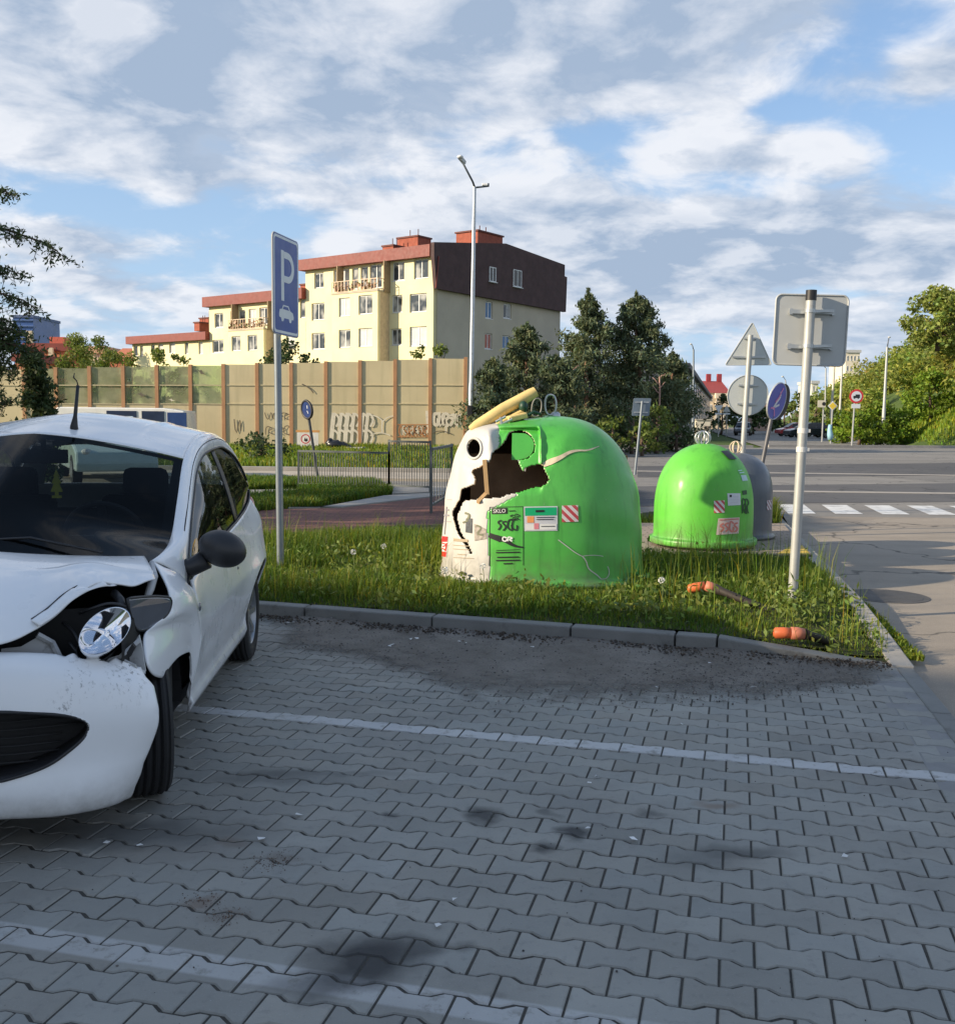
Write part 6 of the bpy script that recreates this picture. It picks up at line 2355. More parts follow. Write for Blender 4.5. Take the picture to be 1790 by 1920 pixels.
wb = G(577, 845, .06)
Yw = 46.0
WB = thing('warning_board', D(577, 842, Yw), 'white board with a red ring symbol leaning in front of the barrier', 'sign board')
p_ = Plane(D(577, 826, Yw), (1, 0, 0))
kw = Yw / F
mb = MB(); p_.poly(rrect(40 * kw, 30 * kw, 1 * kw), 0, .04, mb); mb.build('board', mat('board_white', (.70, .67, .62), .6), WB)
mb = MB(); mb.box(p_.p(0, 17.5 * kw, 0), (44 * kw, .08, 4 * kw)); mb.build('orange_frame', mat('board_orange', (.62, .30, .10), .6), WB)
mb = MB(); p_.strokes([([(x * kw, (y + 1) * kw) for x, y in circ(8, 20, -4, 2)] + [(4 * kw, 3 * kw)], 1.8 * kw)], .041, mb); mb.build('red_ring', M_signred, WB)
mb = MB(); p_.poly([(x * kw, y * kw) for x, y in [(-7, 0), (-5, 6), (-3, 2), (-1, 5), (0, 0), (-3, -2)]], .041, .003, mb); mb.build('dark_symbol', M_signblk, WB)
mb = MB()
sk = D(628, 834, 45)
for a, r1 in (((0, 0, .0), (.42, .3, .22)), ((.35, .05, -.02), (.3, .25, .16)), ((-.22, 0, .1), (.2, .2, .18)), ((.68, 0, -.1), (.18, .15, .09))): mb.ball(sk + Vector(a), r1, 14, 8)
for i, v_ in enumerate(mb.v): mb.v[i] = tuple(Vector(v_) + Vector((.03 * math.sin(v_[2] * 30 + v_[0] * 14), 0, .03 * math.sin(v_[0] * 21 + 1))))
tag(mb.build('rubbish_sack', mat('black_film', (.015, .015, .017), .3), None, True, loc=sk), 'crumpled black rubbish sack lying on the concrete blocks by the barrier', 'rubbish sack')
blk = [((653, 856), 44, 60, 24, (.42, .34, .25), 'beige concrete block under the black sack, largest of the heap'), ((667, 846), 45, 36, 16, (.40, .38, .33), 'pale grey concrete block on top of the heap, right'), ((628, 860), 43.5, 22, 14, (.28, .29, .31), 'dark grey concrete block at the left end of the heap'), ((778, 854), 45, 28, 10, (.44, .38, .28), 'low beige stone slab in the grass behind the railing'), ((835, 850), 45, 24, 10, (.40, .36, .28), 'small stone slab near the right end of the railing')]
for (x, y), Y, w, h, c, lab in blk:
    k_ = Y / F
    b0 = D(x, y, Y)
    mb = MB()
    zt = b0.z + h * k_ / 2
    mb.box((b0.x, Y, (zt + .0) / 2), (w * k_, .7, zt), Matrix.Rotation(R_(random.Random(x).uniform(-12, 12)), 3, 'Z'))
    tag(mb.build('concrete_block', mat('block_stone', c, .9, dirt=.4, dcol=tuple(q * .5 for q in c), bump=.5, bs=12), loc=(b0.x, Y, 0), bevel=.04), lab, 'concrete block', 'blocks dumped by the barrier')
SHADE_H = 13.0
_sh = Vector((math.sin(R_(SUN_AZ + 180)), math.cos(R_(SUN_AZ + 180)), 0)) * (SHADE_H / math.tan(R_(SUN_EL)))
_b0, _b1 = Vector((-1.6, 8.6, 0)), Vector((2.6, 6.3, 0))
_bd = (_b1 - _b0).normalized()
SHADE_A = _b0 - _bd * 26 - _sh
SHADE_B = _b1 + _bd * 22 - _sh
SHADE_TREES = [(-15.4, 9.6, 8.0, 2.9), (-18.5, 13.2, 8.5, 3.0)]
# ================================================================== BUILDINGS
def wall_mat(name, c, var=.06, dirt=.2):
    return mat(name, c, .85, var=var * 1.5, vs=.5, bump=.25, bs=30, dirt=dirt + .12, dcol=tuple(x * .74 for x in c), dscale=.55)


M_yel = wall_mat('yellow_render', (.80, .725, .44), dirt=.18)
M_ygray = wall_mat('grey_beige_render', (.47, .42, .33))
M_roofred = mat('red_eave_sheet', (.19, .032, .024), .6, var=.12, vs=2)
M_roofdk = mat('dark_slate_cladding', (.070, .038, .038), .8, var=.2, vs=1.5, bump=.4, bs=9)
M_brick = mat('red_chimney_brick', (.32, .085, .05), .85, var=.2, vs=3)
M_wfr = mat('white_window_frame', (.72, .72, .72), .5, var=.03)
t = NT('window_pane')
c = t.mix(t.ramp(t.noise(.9, 2), .46, .62), (.05, .06, .07), (.40, .40, .38))
M_pane = t.done(t.bsdf(c, .08, 0, .6))
M_pane2 = mat('window_pane_curtained', (.60, .60, .58), .15, var=.12, vs=2)
M_paneb = mat('window_pane_blue', (.07, .17, .34), .1, var=.2)
M_paner = mat('window_pane_red_blind', (.40, .10, .07), .3, var=.2)

FK = Vector((-3.28, 75, 0))                                    # ground corner nearest the camera
FL = Vector((-math.sin(R_(53.2)), math.cos(R_(53.2)), 0))      # along the lit front, away to the left
FN = Vector((-FL.y, FL.x, 0))                                   # out of the front, towards the camera
if FN.y > 0: FN = -FN
FR = -FN                                                        # along the gable, away to the right


def fpt(x, y, out=0.0):
    "pixel on the front plane (moved out by `out`) -> (s, z)"
    p = PL(x, y, FK + FN * out, FN)
    return (p - FK).dot(FL), p.z


def gpt(x, y):
    p = PL(x, y, FK, FL)
    return (p - FK).dot(FR), p.z


def FP(s, z, out=0.0): return FK + FL * s + FN * out + Vector((0, 0, z))


def GP(w, z, out=0.0): return FK + FR * w - FL * out + Vector((0, 0, z))


MF = Matrix((FL, FN, Vector((0, 0, 1)))).transposed()
MG = Matrix((FR, -FL, Vector((0, 0, 1)))).transposed()


def window(parent, P, M, c, w, h, out0, panes=2, pm=None, frame=.07, seed=0):
    "white frame standing a little proud of a recessed pane"
    s, z = c
    mb = MB()
    d = .05
    o = P(s, z, out0)
    mb.box(o + M @ Vector((0, 0, h / 2 - frame / 2)), (w, d, frame), M)
    mb.box(o + M @ Vector((0, 0, -h / 2 + frame / 2)), (w, d, frame), M)
    for k in range(panes + 1):
        x = -w / 2 + frame / 2 + (w - frame) * k / panes
        mb.box(o + M @ Vector((x, .002, 0)), (frame, d, h - 2 * frame), M)
    mb.box(o + M @ Vector((0, .06, -h / 2 - .04)), (w + .14, .16, .05), M)
    f = mb.build('window', M_wfr, parent)
    mb = MB()
    mb.box(o + M @ Vector((0, -.012, 0)), (w - frame, .02, h - frame), M)
    mb.build('pane', pm or (M_pane if random.Random(seed).random() < .72 else M_pane2), f)
    return f


def wall_holes(parent, name, P, M, s0, s1, z0, z1, holes, m, th=.3, out=0):
    "wall slab with rectangular openings: strips of boxes butted around the holes"
    holes = sorted(holes)
    zs = sorted(set([z0, z1] + [q for h in holes for q in (max(z0, h[2]), min(z1, h[3]))]))
    mb = MB()
    for za, zb in zip(zs[:-1], zs[1:]):
        if zb - za < 1e-4: continue
        zc = (za + zb) / 2
        cuts = sorted([(h[0], h[1]) for h in holes if h[2] < zc < h[3]])
        x = s0
        for a, b_ in cuts + [(s1, s1)]:
            if a - x > 1e-3: mb.box(P((x + a) / 2, zc, out - th / 2), (a - x, th, zb - za), M)
            x = max(x, b_)
    return mb.build(name, m, parent)


def section(label, x_right, x_left, ytop_r, depth, wins, bays, yb=None, eave=.85, chim=()):
    sR = fpt(x_right, 600)[0]
    sL = fpt(x_left, 600)[0]
    zt = fpt(x_right, ytop_r)[1]
    B = thing('apartment_building', FP((sR + sL) / 2, 0), label, 'apartment building', 'stepped yellow apartment blocks')
    hl = []
    for w in wins:
        x0, x1, y0, y1 = w[:4]
        ou = w[4] if len(w) > 4 else 0
        s0, za = fpt((x0 + x1) / 2, (y0 + y1) / 2, ou)
        sa, sb = fpt(x1, y0, ou)[0], fpt(x0, y0, ou)[0]
        zh = fpt((x0 + x1) / 2, y0, ou)[1] - fpt((x0 + x1) / 2, y1, ou)[1]
        hl.append((sa, sb, za - zh / 2, za + zh / 2, ou, w[5] if len(w) > 5 else None))
    zw = zt - eave
    wall_holes(B, 'front_wall', FP, MF, sR, sL, 0, zw, [h[:4] for h in hl if h[4] == 0], M_yel)
    mb = MB()
    mb.box(FP((sR + sL) / 2, zw / 2, -.75), (sL - sR, .7, zw - .02), MF) if False else None
    mb.box(FP((sR + sL) / 2, zw / 2, -.45), (sL - sR - .02, .1, zw - .04), MF)
    mb.build('inner_wall', mat('dim_interior', (.12, .11, .10), .9), B)
    if depth:
        mb = MB()
        mb.box(FP(sL - .15, zw / 2, -depth / 2 - .25), (.3, depth - .5, zw), MF)
        mb.build('side_wall', M_yel, B)
    # eave box
    mb = MB()
    mb.box(FP((sR + sL) / 2 + .15, zt - eave / 2, .12), (sL - sR + .35, .75, eave), MF)
    mb.build('eave', M_roofred, B)
    mb = MB()
    mb.box(FP((sR + sL) / 2 + .1, zt - .1, -depth / 2 - .27), (sL - sR + .2, depth, .2), MF)
    mb.build('roof', M_roofdk, B)
    for k, h in enumerate(hl):
        wd = h[1] - h[0]
        window(B, FP, MF, ((h[0] + h[1]) / 2, (h[2] + h[3]) / 2), wd - .03, h[3] - h[2] - .03, h[4] - .14, 2 if wd > .9 else 1, h[5], seed=k * 7 + int(x_left))
    for (bx0, bx1, by, bo) in bays:
        sa, z1 = fpt(bx1, by, bo)
        sb = fpt(bx0, by, bo)[0]
        wall_holes(B, 'bay', FP, MF, sa, sb, 0, z1, [h[:4] for h in hl if h[4] == bo], M_yel, th=.25, out=bo)
        mb = MB()
        mb.box(FP(sa + .125, z1 / 2, (bo - .25) / 2), (.25, bo - .25, z1), MF)
        mb.box(FP(sb - .125, z1 / 2, (bo - .25) / 2), (.25, bo - .25, z1), MF)
        mb.box(FP((sa + sb) / 2, z1 / 2, bo - .42), (sb - sa - .5, .1, z1 - .1), MF)
        mb.build('bay_side', mat('bay_side_render', (.60, .47, .30), .85), B)  # bay sides get a darker copy of the render, their shade in the colour
        mb = MB(); mb.box(FP((sa + sb) / 2, z1 + .05, bo / 2), (sb - sa + .1, bo + .1, .1), MF); mb.build('balcony_floor', M_ygray, B)
        # balcony rail with balusters and plants
        mb = MB()
        for zq in (.95, .15): mb.box(FP((sa + sb) / 2, z1 + zq, bo), (sb - sa, .05, .05), MF)
        for k in range(15): mb.box(FP(sa + (sb - sa) * k / 14, z1 + .55, bo), (.04, .04, .8), MF)
        for e_ in (sa, sb): mb.box(FP(e_, z1 + .95, bo / 2), (.05, bo, .05), MF)
        mb.build('balcony_railing', mat('balcony_rail_paint', (.66, .50, .36), .6), B)
        r_ = np.random.default_rng(int(bx0))
        Vv_, Cc_ = [], []
        for k in range(120):
            c_ = FP(r_.uniform(sa, sb), z1 + .25 + abs(r_.normal(0, .3)), bo - .15 + r_.normal(0, .1))
            d1, d2 = r_.normal(0, .09, 3), r_.normal(0, .09, 3)
            Vv_ += [tuple(np.array(c_) + a * d1 + b2 * d2) for a, b2 in ((1, 0), (0, 1), (-1, 0), (0, -1))]
            Cc_.append(np.array([(.55, .32, .18), (.3, .3, .12), (.6, .4, .3)][r_.integers(3)]) * r_.uniform(.6, 1.2))
        fast_mesh('balcony_plants', np.array(Vv_), 4, np.array(Cc_), mat('plant_tint', (1, 1, 1), .8, tint=True), B)
        for e_ in (sa - .05, sb + .05):
            mb = MB(); mb.box(FP(e_, (z1 + zw) / 2, .35), (.10, .7, zw - z1), MF); mb.build('balcony_screen', mat('screen_brown', (.30, .22, .13), .8), B)
    for (cx0, cx1, cy0, cy1, dep) in chim:
        s0, za = fpt(cx1, cy1, -dep)
        s1, zb = fpt(cx0, cy0, -dep)
        mb = MB(); mb.box(FP((s0 + s1) / 2, (za + zb) / 2, -dep - .8), (s1 - s0, 1.6, zb - za), MF)
        ch = mb.build('chimney', M_brick, B)
        mb = MB(); mb.box(FP((s0 + s1) / 2, zb + .06, -dep - .8), (s1 - s0 + .16, 1.76, .12), MF)
        for q in (.3, .7): mb.cyl(FP(s0 + (s1 - s0) * q, zb + .12, -dep - .8), FP(s0 + (s1 - s0) * q, zb + .75, -dep - .8), .035, n=6)
        mb.build('chimney_cap', mat('chimney_cap', (.14, .05, .04), .8), ch)
    return B, sR, sL, zt


WA = [(589, 607, 511, 540), (625, 634, 505, 540), (639, 655, 503, 541), (660, 672, 501, 542), (676, 690, 499, 542), (693, 716, 495, 540), (735, 758, 490, 526), (776, 803, 485, 522),
      (584, 608, 568, 600), (734, 754, 553, 586), (768, 800, 550, 585), (584, 609, 624, 655), (733, 753, 616, 647), (768, 800, 612, 649),
      (635, 656, 558, 593, 1.3), (672, 698, 553, 589, 1.3), (635, 657, 618, 652, 1.3), (672, 698, 615, 650, 1.3)]
A, sR, sL, zt = section('tallest yellow apartment block with dark mansard gable and red chimneys', 812, 573, 459, 17.2, WA, [(622, 708, 545, 1.3)], chim=[(717, 737, 463, 472, 1.5), (745, 783, 448, 466, 3.0)])
# gable wall with mansard end
w1 = gpt(1050, 600)[0]
gw = [(910, 923, 564, 598, M_paneb), (944, 958, 568, 598, None), (909, 922, 624, 655, M_paner), (942, 956, 628, 655, M_paneb)]
gh = []
for x0, x1, y0, y1, pm in gw:
    a, za = gpt(x0, y0); b_, zb = gpt(x1, y1)
    gh.append((a, b_, zb, za, pm))
ze = gpt(815, 545)[1]
ze2 = gpt(1050, 573)[1]
zem = (ze + ze2) / 2
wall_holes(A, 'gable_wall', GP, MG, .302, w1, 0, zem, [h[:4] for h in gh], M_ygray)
for k, h in enumerate(gh): window(A, GP, MG, ((h[0] + h[1]) / 2, (h[2] + h[3]) / 2), h[1] - h[0] - .03, h[3] - h[2] - .03, -.12, 2, h[4], seed=k + 100)
mb = MB(); mb.box(GP(w1 / 2 + .3, zem / 2, -.5), (w1 - .9, .1, zem - .1), MG); mb.build('inner_wall', mat('dim_interior_gable', (.12, .11, .10), .9), A)
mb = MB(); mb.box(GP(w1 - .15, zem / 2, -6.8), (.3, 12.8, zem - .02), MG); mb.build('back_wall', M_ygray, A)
ztop = zt
wk = gpt(942, 458)[0]
zk2 = gpt(1053, 497)[1]
zk1 = gpt(942, 457)[1]
prof_g = [(-.25, zem - .15), (w1 + .35, zem - .25), (w1 + .45, zk2 - 1.0), (w1 + .05, zk2 - .95), (w1 + .05, zk2), (wk, zk1), (-.55, ztop + .08), (-.55, ztop - .85)]
mb = MB(); mb.slab([GP(a, z, .05) for a, z in prof_g], -FL, .3); mb.build('mansard_gable', M_roofdk, A)
mb = MB()
mb.slab([FP(-.42, ztop - .86, .02), FP(-.05, ztop - .86, .02), FP(-.05, zem - .1, .02), FP(-.42, zem - .1, .30)], FN, .1)
mb.build('verge_trim', M_roofred, A)
mb = MB(); mb.slab([GP(wk, zk1, -.2), GP(w1 + .05, zk2, -.2), GP(w1 + .05, zk2, -12.6), GP(wk, zk1, -12.6)], (0, 0, -1), .2); mb.slab([GP(.1, ztop + .05, -.2), GP(wk, zk1, -.2), GP(wk, zk1, -12.6), GP(.1, ztop + .05, -12.6)], (0, 0, -1), .2); mb.build('roof', M_roofdk, A)
for x0, x1, y0, y1 in ((910, 922, 500, 530), (955, 970, 505, 540)):
    a, za = gpt(x0, y0); b_, zb = gpt(x1, y1)
    window(A, GP, MG, ((a + b_) / 2, (za + zb) / 2), b_ - a, za - zb, .385, 2, mat('dark_pane', (.04, .045, .05), .1), frame=.06, seed=x0)
c0, c1 = gpt(875, 440), gpt(922, 458)
cq = lambda x, y: (PL(x, y, FK + FL * 3.5, FL) - FK).dot(FR)
c0, c1 = (cq(875, 450), 0), (cq(922, 450), 0)
zc_ = PL(898, 441, FK + FL * 3.5, FL).z
mb = MB(); mb.box(GP((c0[0] + c1[0]) / 2, zc_ - 1.0, -3.5), (c1[0] - c0[0], 2.2, 2.0), MG)
ch = mb.build('chimney', M_brick, A)
mb = MB(); mb.box(GP((c0[0] + c1[0]) / 2, zc_ + .06, -3.5), (c1[0] - c0[0] + .2, 2.4, .12), MG)
for q in (.5, .75): mb.cyl(GP(c0[0] + (c1[0] - c0[0]) * q, zc_ + .1, -3.5), GP(c0[0] + (c1[0] - c0[0]) * q, zc_ + .8, -3.5), .04, n=6)
mb.build('chimney_cap', mat('chimney_cap_dark', (.14, .05, .04), .8), ch)
WB_ = [(402, 418, 587, 614), (432, 442, 583, 612), (447, 460, 581, 612), (466, 480, 579, 611), (486, 502, 576, 608), (398, 419, 637, 661), (434, 451, 630, 658, 1.1), (464, 482, 628, 657, 1.1), (536, 552, 566, 598), (536, 553, 622, 654), (562, 572, 560, 596)]
section('middle yellow apartment block with a lower red eave, half behind the parking sign', 573.5, 392, 540, 12, WB_, [(428, 494, 617, 1.1)], chim=[(563, 576, 535, 552, 1.0)])
WC = [(250, 258, 648, 668), (262, 268, 648, 668), (283, 290, 646, 665), (296, 306, 644, 664), (317, 328, 641, 662), (346, 353, 641, 664), (372, 380, 640, 664)]
section('lowest yellow apartment block at the left end of the terrace', 392.5, 247, 622, 12, WC, [], eave=.7, chim=[(364, 374, 606, 620, 1.0), (374, 391, 598, 620, 2.5)])


# ---- distant houses on the left
def far_house(name, label, x0, x1, ytop, Y, wall, roof, rh=0, ybase=800, dep=8, wins=0, cat='house', group=None, rows=1):
    a, b_ = D(x0, ytop, Y), D(x1, ytop, Y)
    h = a.z
    t_ = thing(name, Vector(((a.x + b_.x) / 2, Y, 0)), label, cat, group)
    mb = MB(); mb.box(((a.x + b_.x) / 2, Y + dep / 2, (h - rh) / 2), (b_.x - a.x, dep, h - rh)); mb.build('wall', wall, t_)
    mb = MB()
    cx_, w = (a.x + b_.x) / 2, (b_.x - a.x) / 2 + .25
    if rh > 1:
        z0 = h - rh
        mb.add([(cx_ - w, Y - .3, z0), (cx_ + w, Y - .3, z0), (cx_ + w, Y + dep + .3, z0), (cx_ - w, Y + dep + .3, z0), (cx_ - w * .8, Y + dep / 2, h), (cx_ + w * .8, Y + dep / 2, h)], [(0, 1, 5, 4), (2, 3, 4, 5), (0, 4, 3), (1, 2, 5), (0, 3, 2, 1)])
    else: mb.box((cx_, Y + dep / 2, h - rh / 2 + .15), (2 * w, dep + .6, rh + .3))
    mb.build('roof', roof, t_)
    ww = (b_.x - a.x)
    for rr_ in range(rows):
        for k in range(wins):
            xc = a.x + ww * (k + .5) / wins
            zc = (h - rh) * (1 - (rr_ + .55) / max(rows, 1) * .8) if rows > 1 else (h - rh) - 1.6
            mb = MB(); mb.box((xc, Y - .02, zc), (ww / wins * .45, .06, 1.3)); f = mb.build('window', M_wfr, t_)
            mb = MB(); mb.box((xc, Y - .06, zc), (ww / wins * .45 - .2, .03, 1.1)); mb.build('pane', M_pane, f)
    return t_


M_or1 = wall_mat('terracotta_render', (.48, .17, .09))
M_or2 = wall_mat('peach_render', (.62, .38, .24))
M_crm = wall_mat('cream_render', (.62, .52, .38))
H1 = far_house('house', 'terracotta house with a boxy red chimney, left beyond the barrier', 48, 126, 648, 120, M_or1, M_roofred, .6, wins=4, rows=2)
mb = MB(); a = D(96, 632, 122); b_ = D(124, 650, 122); mb.box(((a.x + b_.x) / 2, 123, (a.z + b_.z) / 2 - .3), (b_.x - a.x, 3, a.z - b_.z + .6)); mb.build('chimney', mat('bright_brick', (.50, .11, .07), .8), H1)
mb = MB(); a = D(93, 655, 119); mb.box((a.x, 119.4, 4.6), (.5, .4, 9.2)); mb.build('corner_pier', M_crm, H1)
far_house('house', 'peach house with pale walls between the trees beyond the barrier', 166, 196, 654, 118, M_crm, M_or2, .5, wins=2)
far_house('house', 'orange house with a red roof beside the lowest yellow block', 205, 248, 648, 112, M_or1, mat('orange_roof', (.50, .17, .09), .8), 1.6, wins=3)
far_house('house', 'red-walled low house left of the thuja, partly behind branches', 28, 60, 668, 100, M_or1, M_roofred, .5, wins=2)
TW = far_house('tower_block', 'distant blue glass tower block behind the larch branches', 24, 62, 592, 320, mat('blue_tower_glass', (.05, .11, .30), .3, var=.15, vs=.2), mat('tower_roof', (.08, .12, .25), .5), .5, dep=20, cat='tower block')
mb = MB(); a = D(50, 620, 319); b_ = D(62, 645, 319); mb.box(((a.x + b_.x) / 2, 319, (a.z + b_.z) / 2), (b_.x - a.x, 1, a.z - b_.z)); mb.build('beige_panel', M_crm, TW)
mb = MB()
for k in range(5): mb.box((TW.location.x, 319.7, D(40, 600 + k * 11, 320).z), (6.6, .5, .35))
mb.build('floor_bands', mat('tower_band', (.10, .17, .38), .4), TW)

# ---- street beyond the crossing
M_gry = wall_mat('grey_render', (.34, .31, .30))
t_ = thing('row_house', D(1310, 800, 95), 'long grey apartment row receding along the left side of the far street', 'apartment row')
pts_near, pts_far = (1284, 688), (1332, 748)
A0 = D(1284, 690, 82); A1 = D(1331, 747, 190)
nrm = (A1 - A0); nrm.z = 0; nrm.normalize()
sd = Vector((-nrm.y, nrm.x, 0))
hz = A0.z
mb = MB()
L = (Vector((A1.x, A1.y, 0)) - Vector((A0.x, A0.y, 0))).length
Mx = Matrix((nrm, sd, Vector((0, 0, 1)))).transposed()
mb.box(Vector((A0.x, A0.y, hz / 2)) + nrm * L / 2 + sd * 5, (L, 10, hz), Mx); mb.build('wall', M_gry, t_)
mb = MB(); mb.box(Vector((A0.x, A0.y, hz + .2)) + nrm * L / 2 + sd * 5, (L + .6, 10.8, .4), Mx); mb.build('roof', mat('grey_roof', (.16, .15, .16), .8), t_)
for fl in range(3):
    for k in range(16):
        c_ = Vector((A0.x, A0.y, 1.9 + fl * (hz - 1.6) / 3)) + nrm * (L * (k + .5) / 16)
        mb = MB(); mb.box(c_, (2.2, .06, 1.5), Mx); f = mb.build('window', M_wfr, t_)
        mb = MB(); mb.box(c_ - sd * .04, (1.9, .04, 1.2), Mx); mb.build('pane', M_pane, f)
H5 = far_house('apartment_building', 'red-roofed cream building with balconies at the end of the far street', 1326, 1368, 712, 205, M_crm, mat('red_tiles', (.30, .055, .05), .7, var=.15), 2.6, dep=12, wins=3, rows=3, cat='apartment building')
for x in (1330, 1350):
    mb = MB(); a = D(x, 709, 210); mb.box((a.x, 211, a.z + .1), (.9, .9, 1.6)); mb.build('chimney', mat('dark_red_brick', (.30, .04, .05), .8), H5)
mb = MB()
for yy in (742, 758): mb.box((D(1356, yy, 204).x, 204.2, D(1356, yy, 204).z), (3.2, 1.2, 1.0))
mb.build('balcony', mat('balcony_cream', (.70, .58, .44), .7), H5)
far_house('house', 'pinkish house half hidden behind the tilted blue sign', 1423, 1442, 745, 170, wall_mat('pink_render', (.48, .33, .27)), mat('brown_roof', (.2, .12, .1), .8), 1.5, dep=8, wins=1, rows=2)
far_house('tower_block', 'cream and white tower block peeking above the trees right of the square sign', 1586, 1612, 658, 260, wall_mat('white_render', (.74, .66, .52)), mat('pale_roof', (.5, .5, .5), .7), .4, dep=12, wins=4, rows=6, cat='tower block')
far_house('tower_block', 'lower pale block in the trees, just right of the leaning post', 1522, 1534, 716, 240, wall_mat('pale_render', (.66, .62, .52)), mat('pale_roof2', (.5, .5, .5), .7), .4, dep=10, wins=2, rows=4, cat='tower block')

# ---- unseen block of flats added behind the camera to shade the car park
t_ = thing('apartment_building', Vector((-36, -20, 0)), 'long grey apartment block behind the car park whose shadow covers it', 'apartment building')
E0, E1_ = SHADE_A, SHADE_B
dd = (E1_ - E0); Lb = dd.length; dd.normalize()
nn = Vector((-dd.y, dd.x, 0))
if nn.y > 0: nn = -nn
Mx = Matrix((dd, nn, Vector((0, 0, 1)))).transposed()
mb = MB(); mb.box(E0 + dd * Lb / 2 + nn * 6 + Vector((0, 0, SHADE_H / 2)), (Lb, 12, SHADE_H), Mx); mb.build('wall', M_crm, t_)
for fl in range(4):
    for k in range(int(Lb / 3.6)):
        c_ = E0 + dd * (k * 3.6 + 1.8) - nn * .01 + Vector((0, 0, 2 + fl * 3.1))
        mb = MB(); mb.box(c_, (1.7, .08, 1.5), Mx); f = mb.build('window', M_wfr, t_) if False else None
        if k % 3 == 0:
            f = mb.build('window', M_wfr, t_)
# ================================================================== VEGETATION
M_needle = leaf_mat('pine_needles', (.088, .122, .066), (.135, .165, .092), .25, .7)
M_leaf = leaf_mat('broad_leaves', (.115, .17, .036), (.18, .215, .058), .38)
M_leaf2 = leaf_mat('bright_leaves', (.12, .21, .015), (.19, .26, .03), .4)
M_wood = leaf_mat('woodland_leaves', (.19, .25, .052), (.28, .31, .085), .4)
M_dleaf = leaf_mat('dark_leaves', (.045, .078, .030), (.075, .105, .042), .25)
M_grass = leaf_mat('grass_blades', (.062, .13, .014), (.115, .175, .024), .42, .55)
M_bark = mat('bark', (.11, .075, .055), .9, var=.3, vs=8, bump=.8, bs=30)
M_barkp = mat('pine_bark', (.22, .12, .08), .9, var=.3, vs=8, bump=.8, bs=30)


def rand_frames(n, r_, up_bias=0.0):
    d = r_.normal(0, 1, (n, 3))
    d[:, 2] += up_bias
    d /= np.linalg.norm(d, axis=1)[:, None]
    a = r_.normal(0, 1, (n, 3))
    a -= (a * d).sum(1)[:, None] * d
    a /= np.linalg.norm(a, axis=1)[:, None]
    return d, a


def leaves(C, L, W, r_, up=0.3, tint=None, spread=.5):
    "diamond leaves at centres C: (n*4,3), colours"
    n = len(C)
    d, a = rand_frames(n, r_, up)
    L = L * r_.uniform(1 - spread, 1 + spread, n)[:, None]
    W = W * r_.uniform(1 - spread, 1 + spread, n)[:, None]
    V = np.stack([C - d * L / 2, C + a * W / 2, C + d * L / 2, C - a * W / 2], 1).reshape(-1, 3)
    return V


def tint_cols(n, r_, sd=.18, warm=.1):
    g = np.clip(r_.normal(1, sd, n), .45, 1.7)
    w = r_.normal(0, warm, n)
    return np.stack([g * (1 + w), g, g * (1 - w * .5)], 1)


def clumps_crown(r_, centres, radii, per, L, W, up=.2, sd=.2):
    Cs, T = [], []
    for c, rad in zip(centres, radii):
        n = int(per * (np.prod(rad) ** (1 / 3)) ** 2) + 6
        d = r_.normal(0, 1, (n, 3)); d /= np.linalg.norm(d, axis=1)[:, None]
        rr_ = r_.uniform(0, 1, n) ** (1 / 2.2)
        Cs.append(np.array(c) + d * rr_[:, None] * np.array(rad))
        T.append(tint_cols(n, r_, sd) * r_.uniform(.8, 1.2))
    C = np.concatenate(Cs)
    return leaves(C, L, W, r_, up), np.concatenate(T)


def limb_mesh(mb, p0, p1, r0, r1, r_, wob=.06, n=5):
    p0, p1 = np.array(p0), np.array(p1)
    L = np.linalg.norm(p1 - p0)
    pts = [p0 + (p1 - p0) * t_ + (r_.normal(0, wob * L, 3) * (0 < t_ < 1)) for t_ in np.linspace(0, 1, n)]
    mb.tube([tuple(p) for p in pts], list(np.linspace(r0, r1, n)), 7)


def broad_tree(name, label, base, H, R, seed, m=None, L=.22, W=.14, per=150, crown0=.25, ncl=34, cat='tree', group=None, rz=None, sd=.2):
    r_ = np.random.default_rng(seed)
    base = Vector(base)
    t_ = thing(name, base, label, cat, group)
    mb = MB()
    top = np.array([base.x + r_.normal(0, R * .08), base.y, base.z + H * .8])
    limb_mesh(mb, base, top, R * .055 + .05, .03, r_, .015, 7)
    cen, rad = [], []
    for k in range(ncl):
        z = crown0 + (1 - crown0) * r_.uniform(0, 1) ** .85
        prof_ = math.sin(math.pi * min(1, max(.12, (z - crown0) / (1 - crown0) * .86 + .14))) ** .6
        a = r_.uniform(0, 2 * math.pi)
        q = R * prof_ * r_.uniform(.35, .92)
        c = np.array([base.x + q * math.cos(a), base.y + q * math.sin(a), base.z + H * z * .97])
        cen.append(c)
        s = R * r_.uniform(.22, .40)
        rad.append((s, s, s * .75))
        if k % 3 == 0: limb_mesh(mb, np.array([base.x, base.y, base.z + H * max(.15, z - .25)]), c, R * .02 + .02, .01, r_)
    mb.build('trunk', M_bark, t_, True)
    V, T = clumps_crown(r_, cen, rad, per, L, W, sd=sd)
    fast_mesh('crown', V, 4, T, m or M_leaf, t_)
    return t_


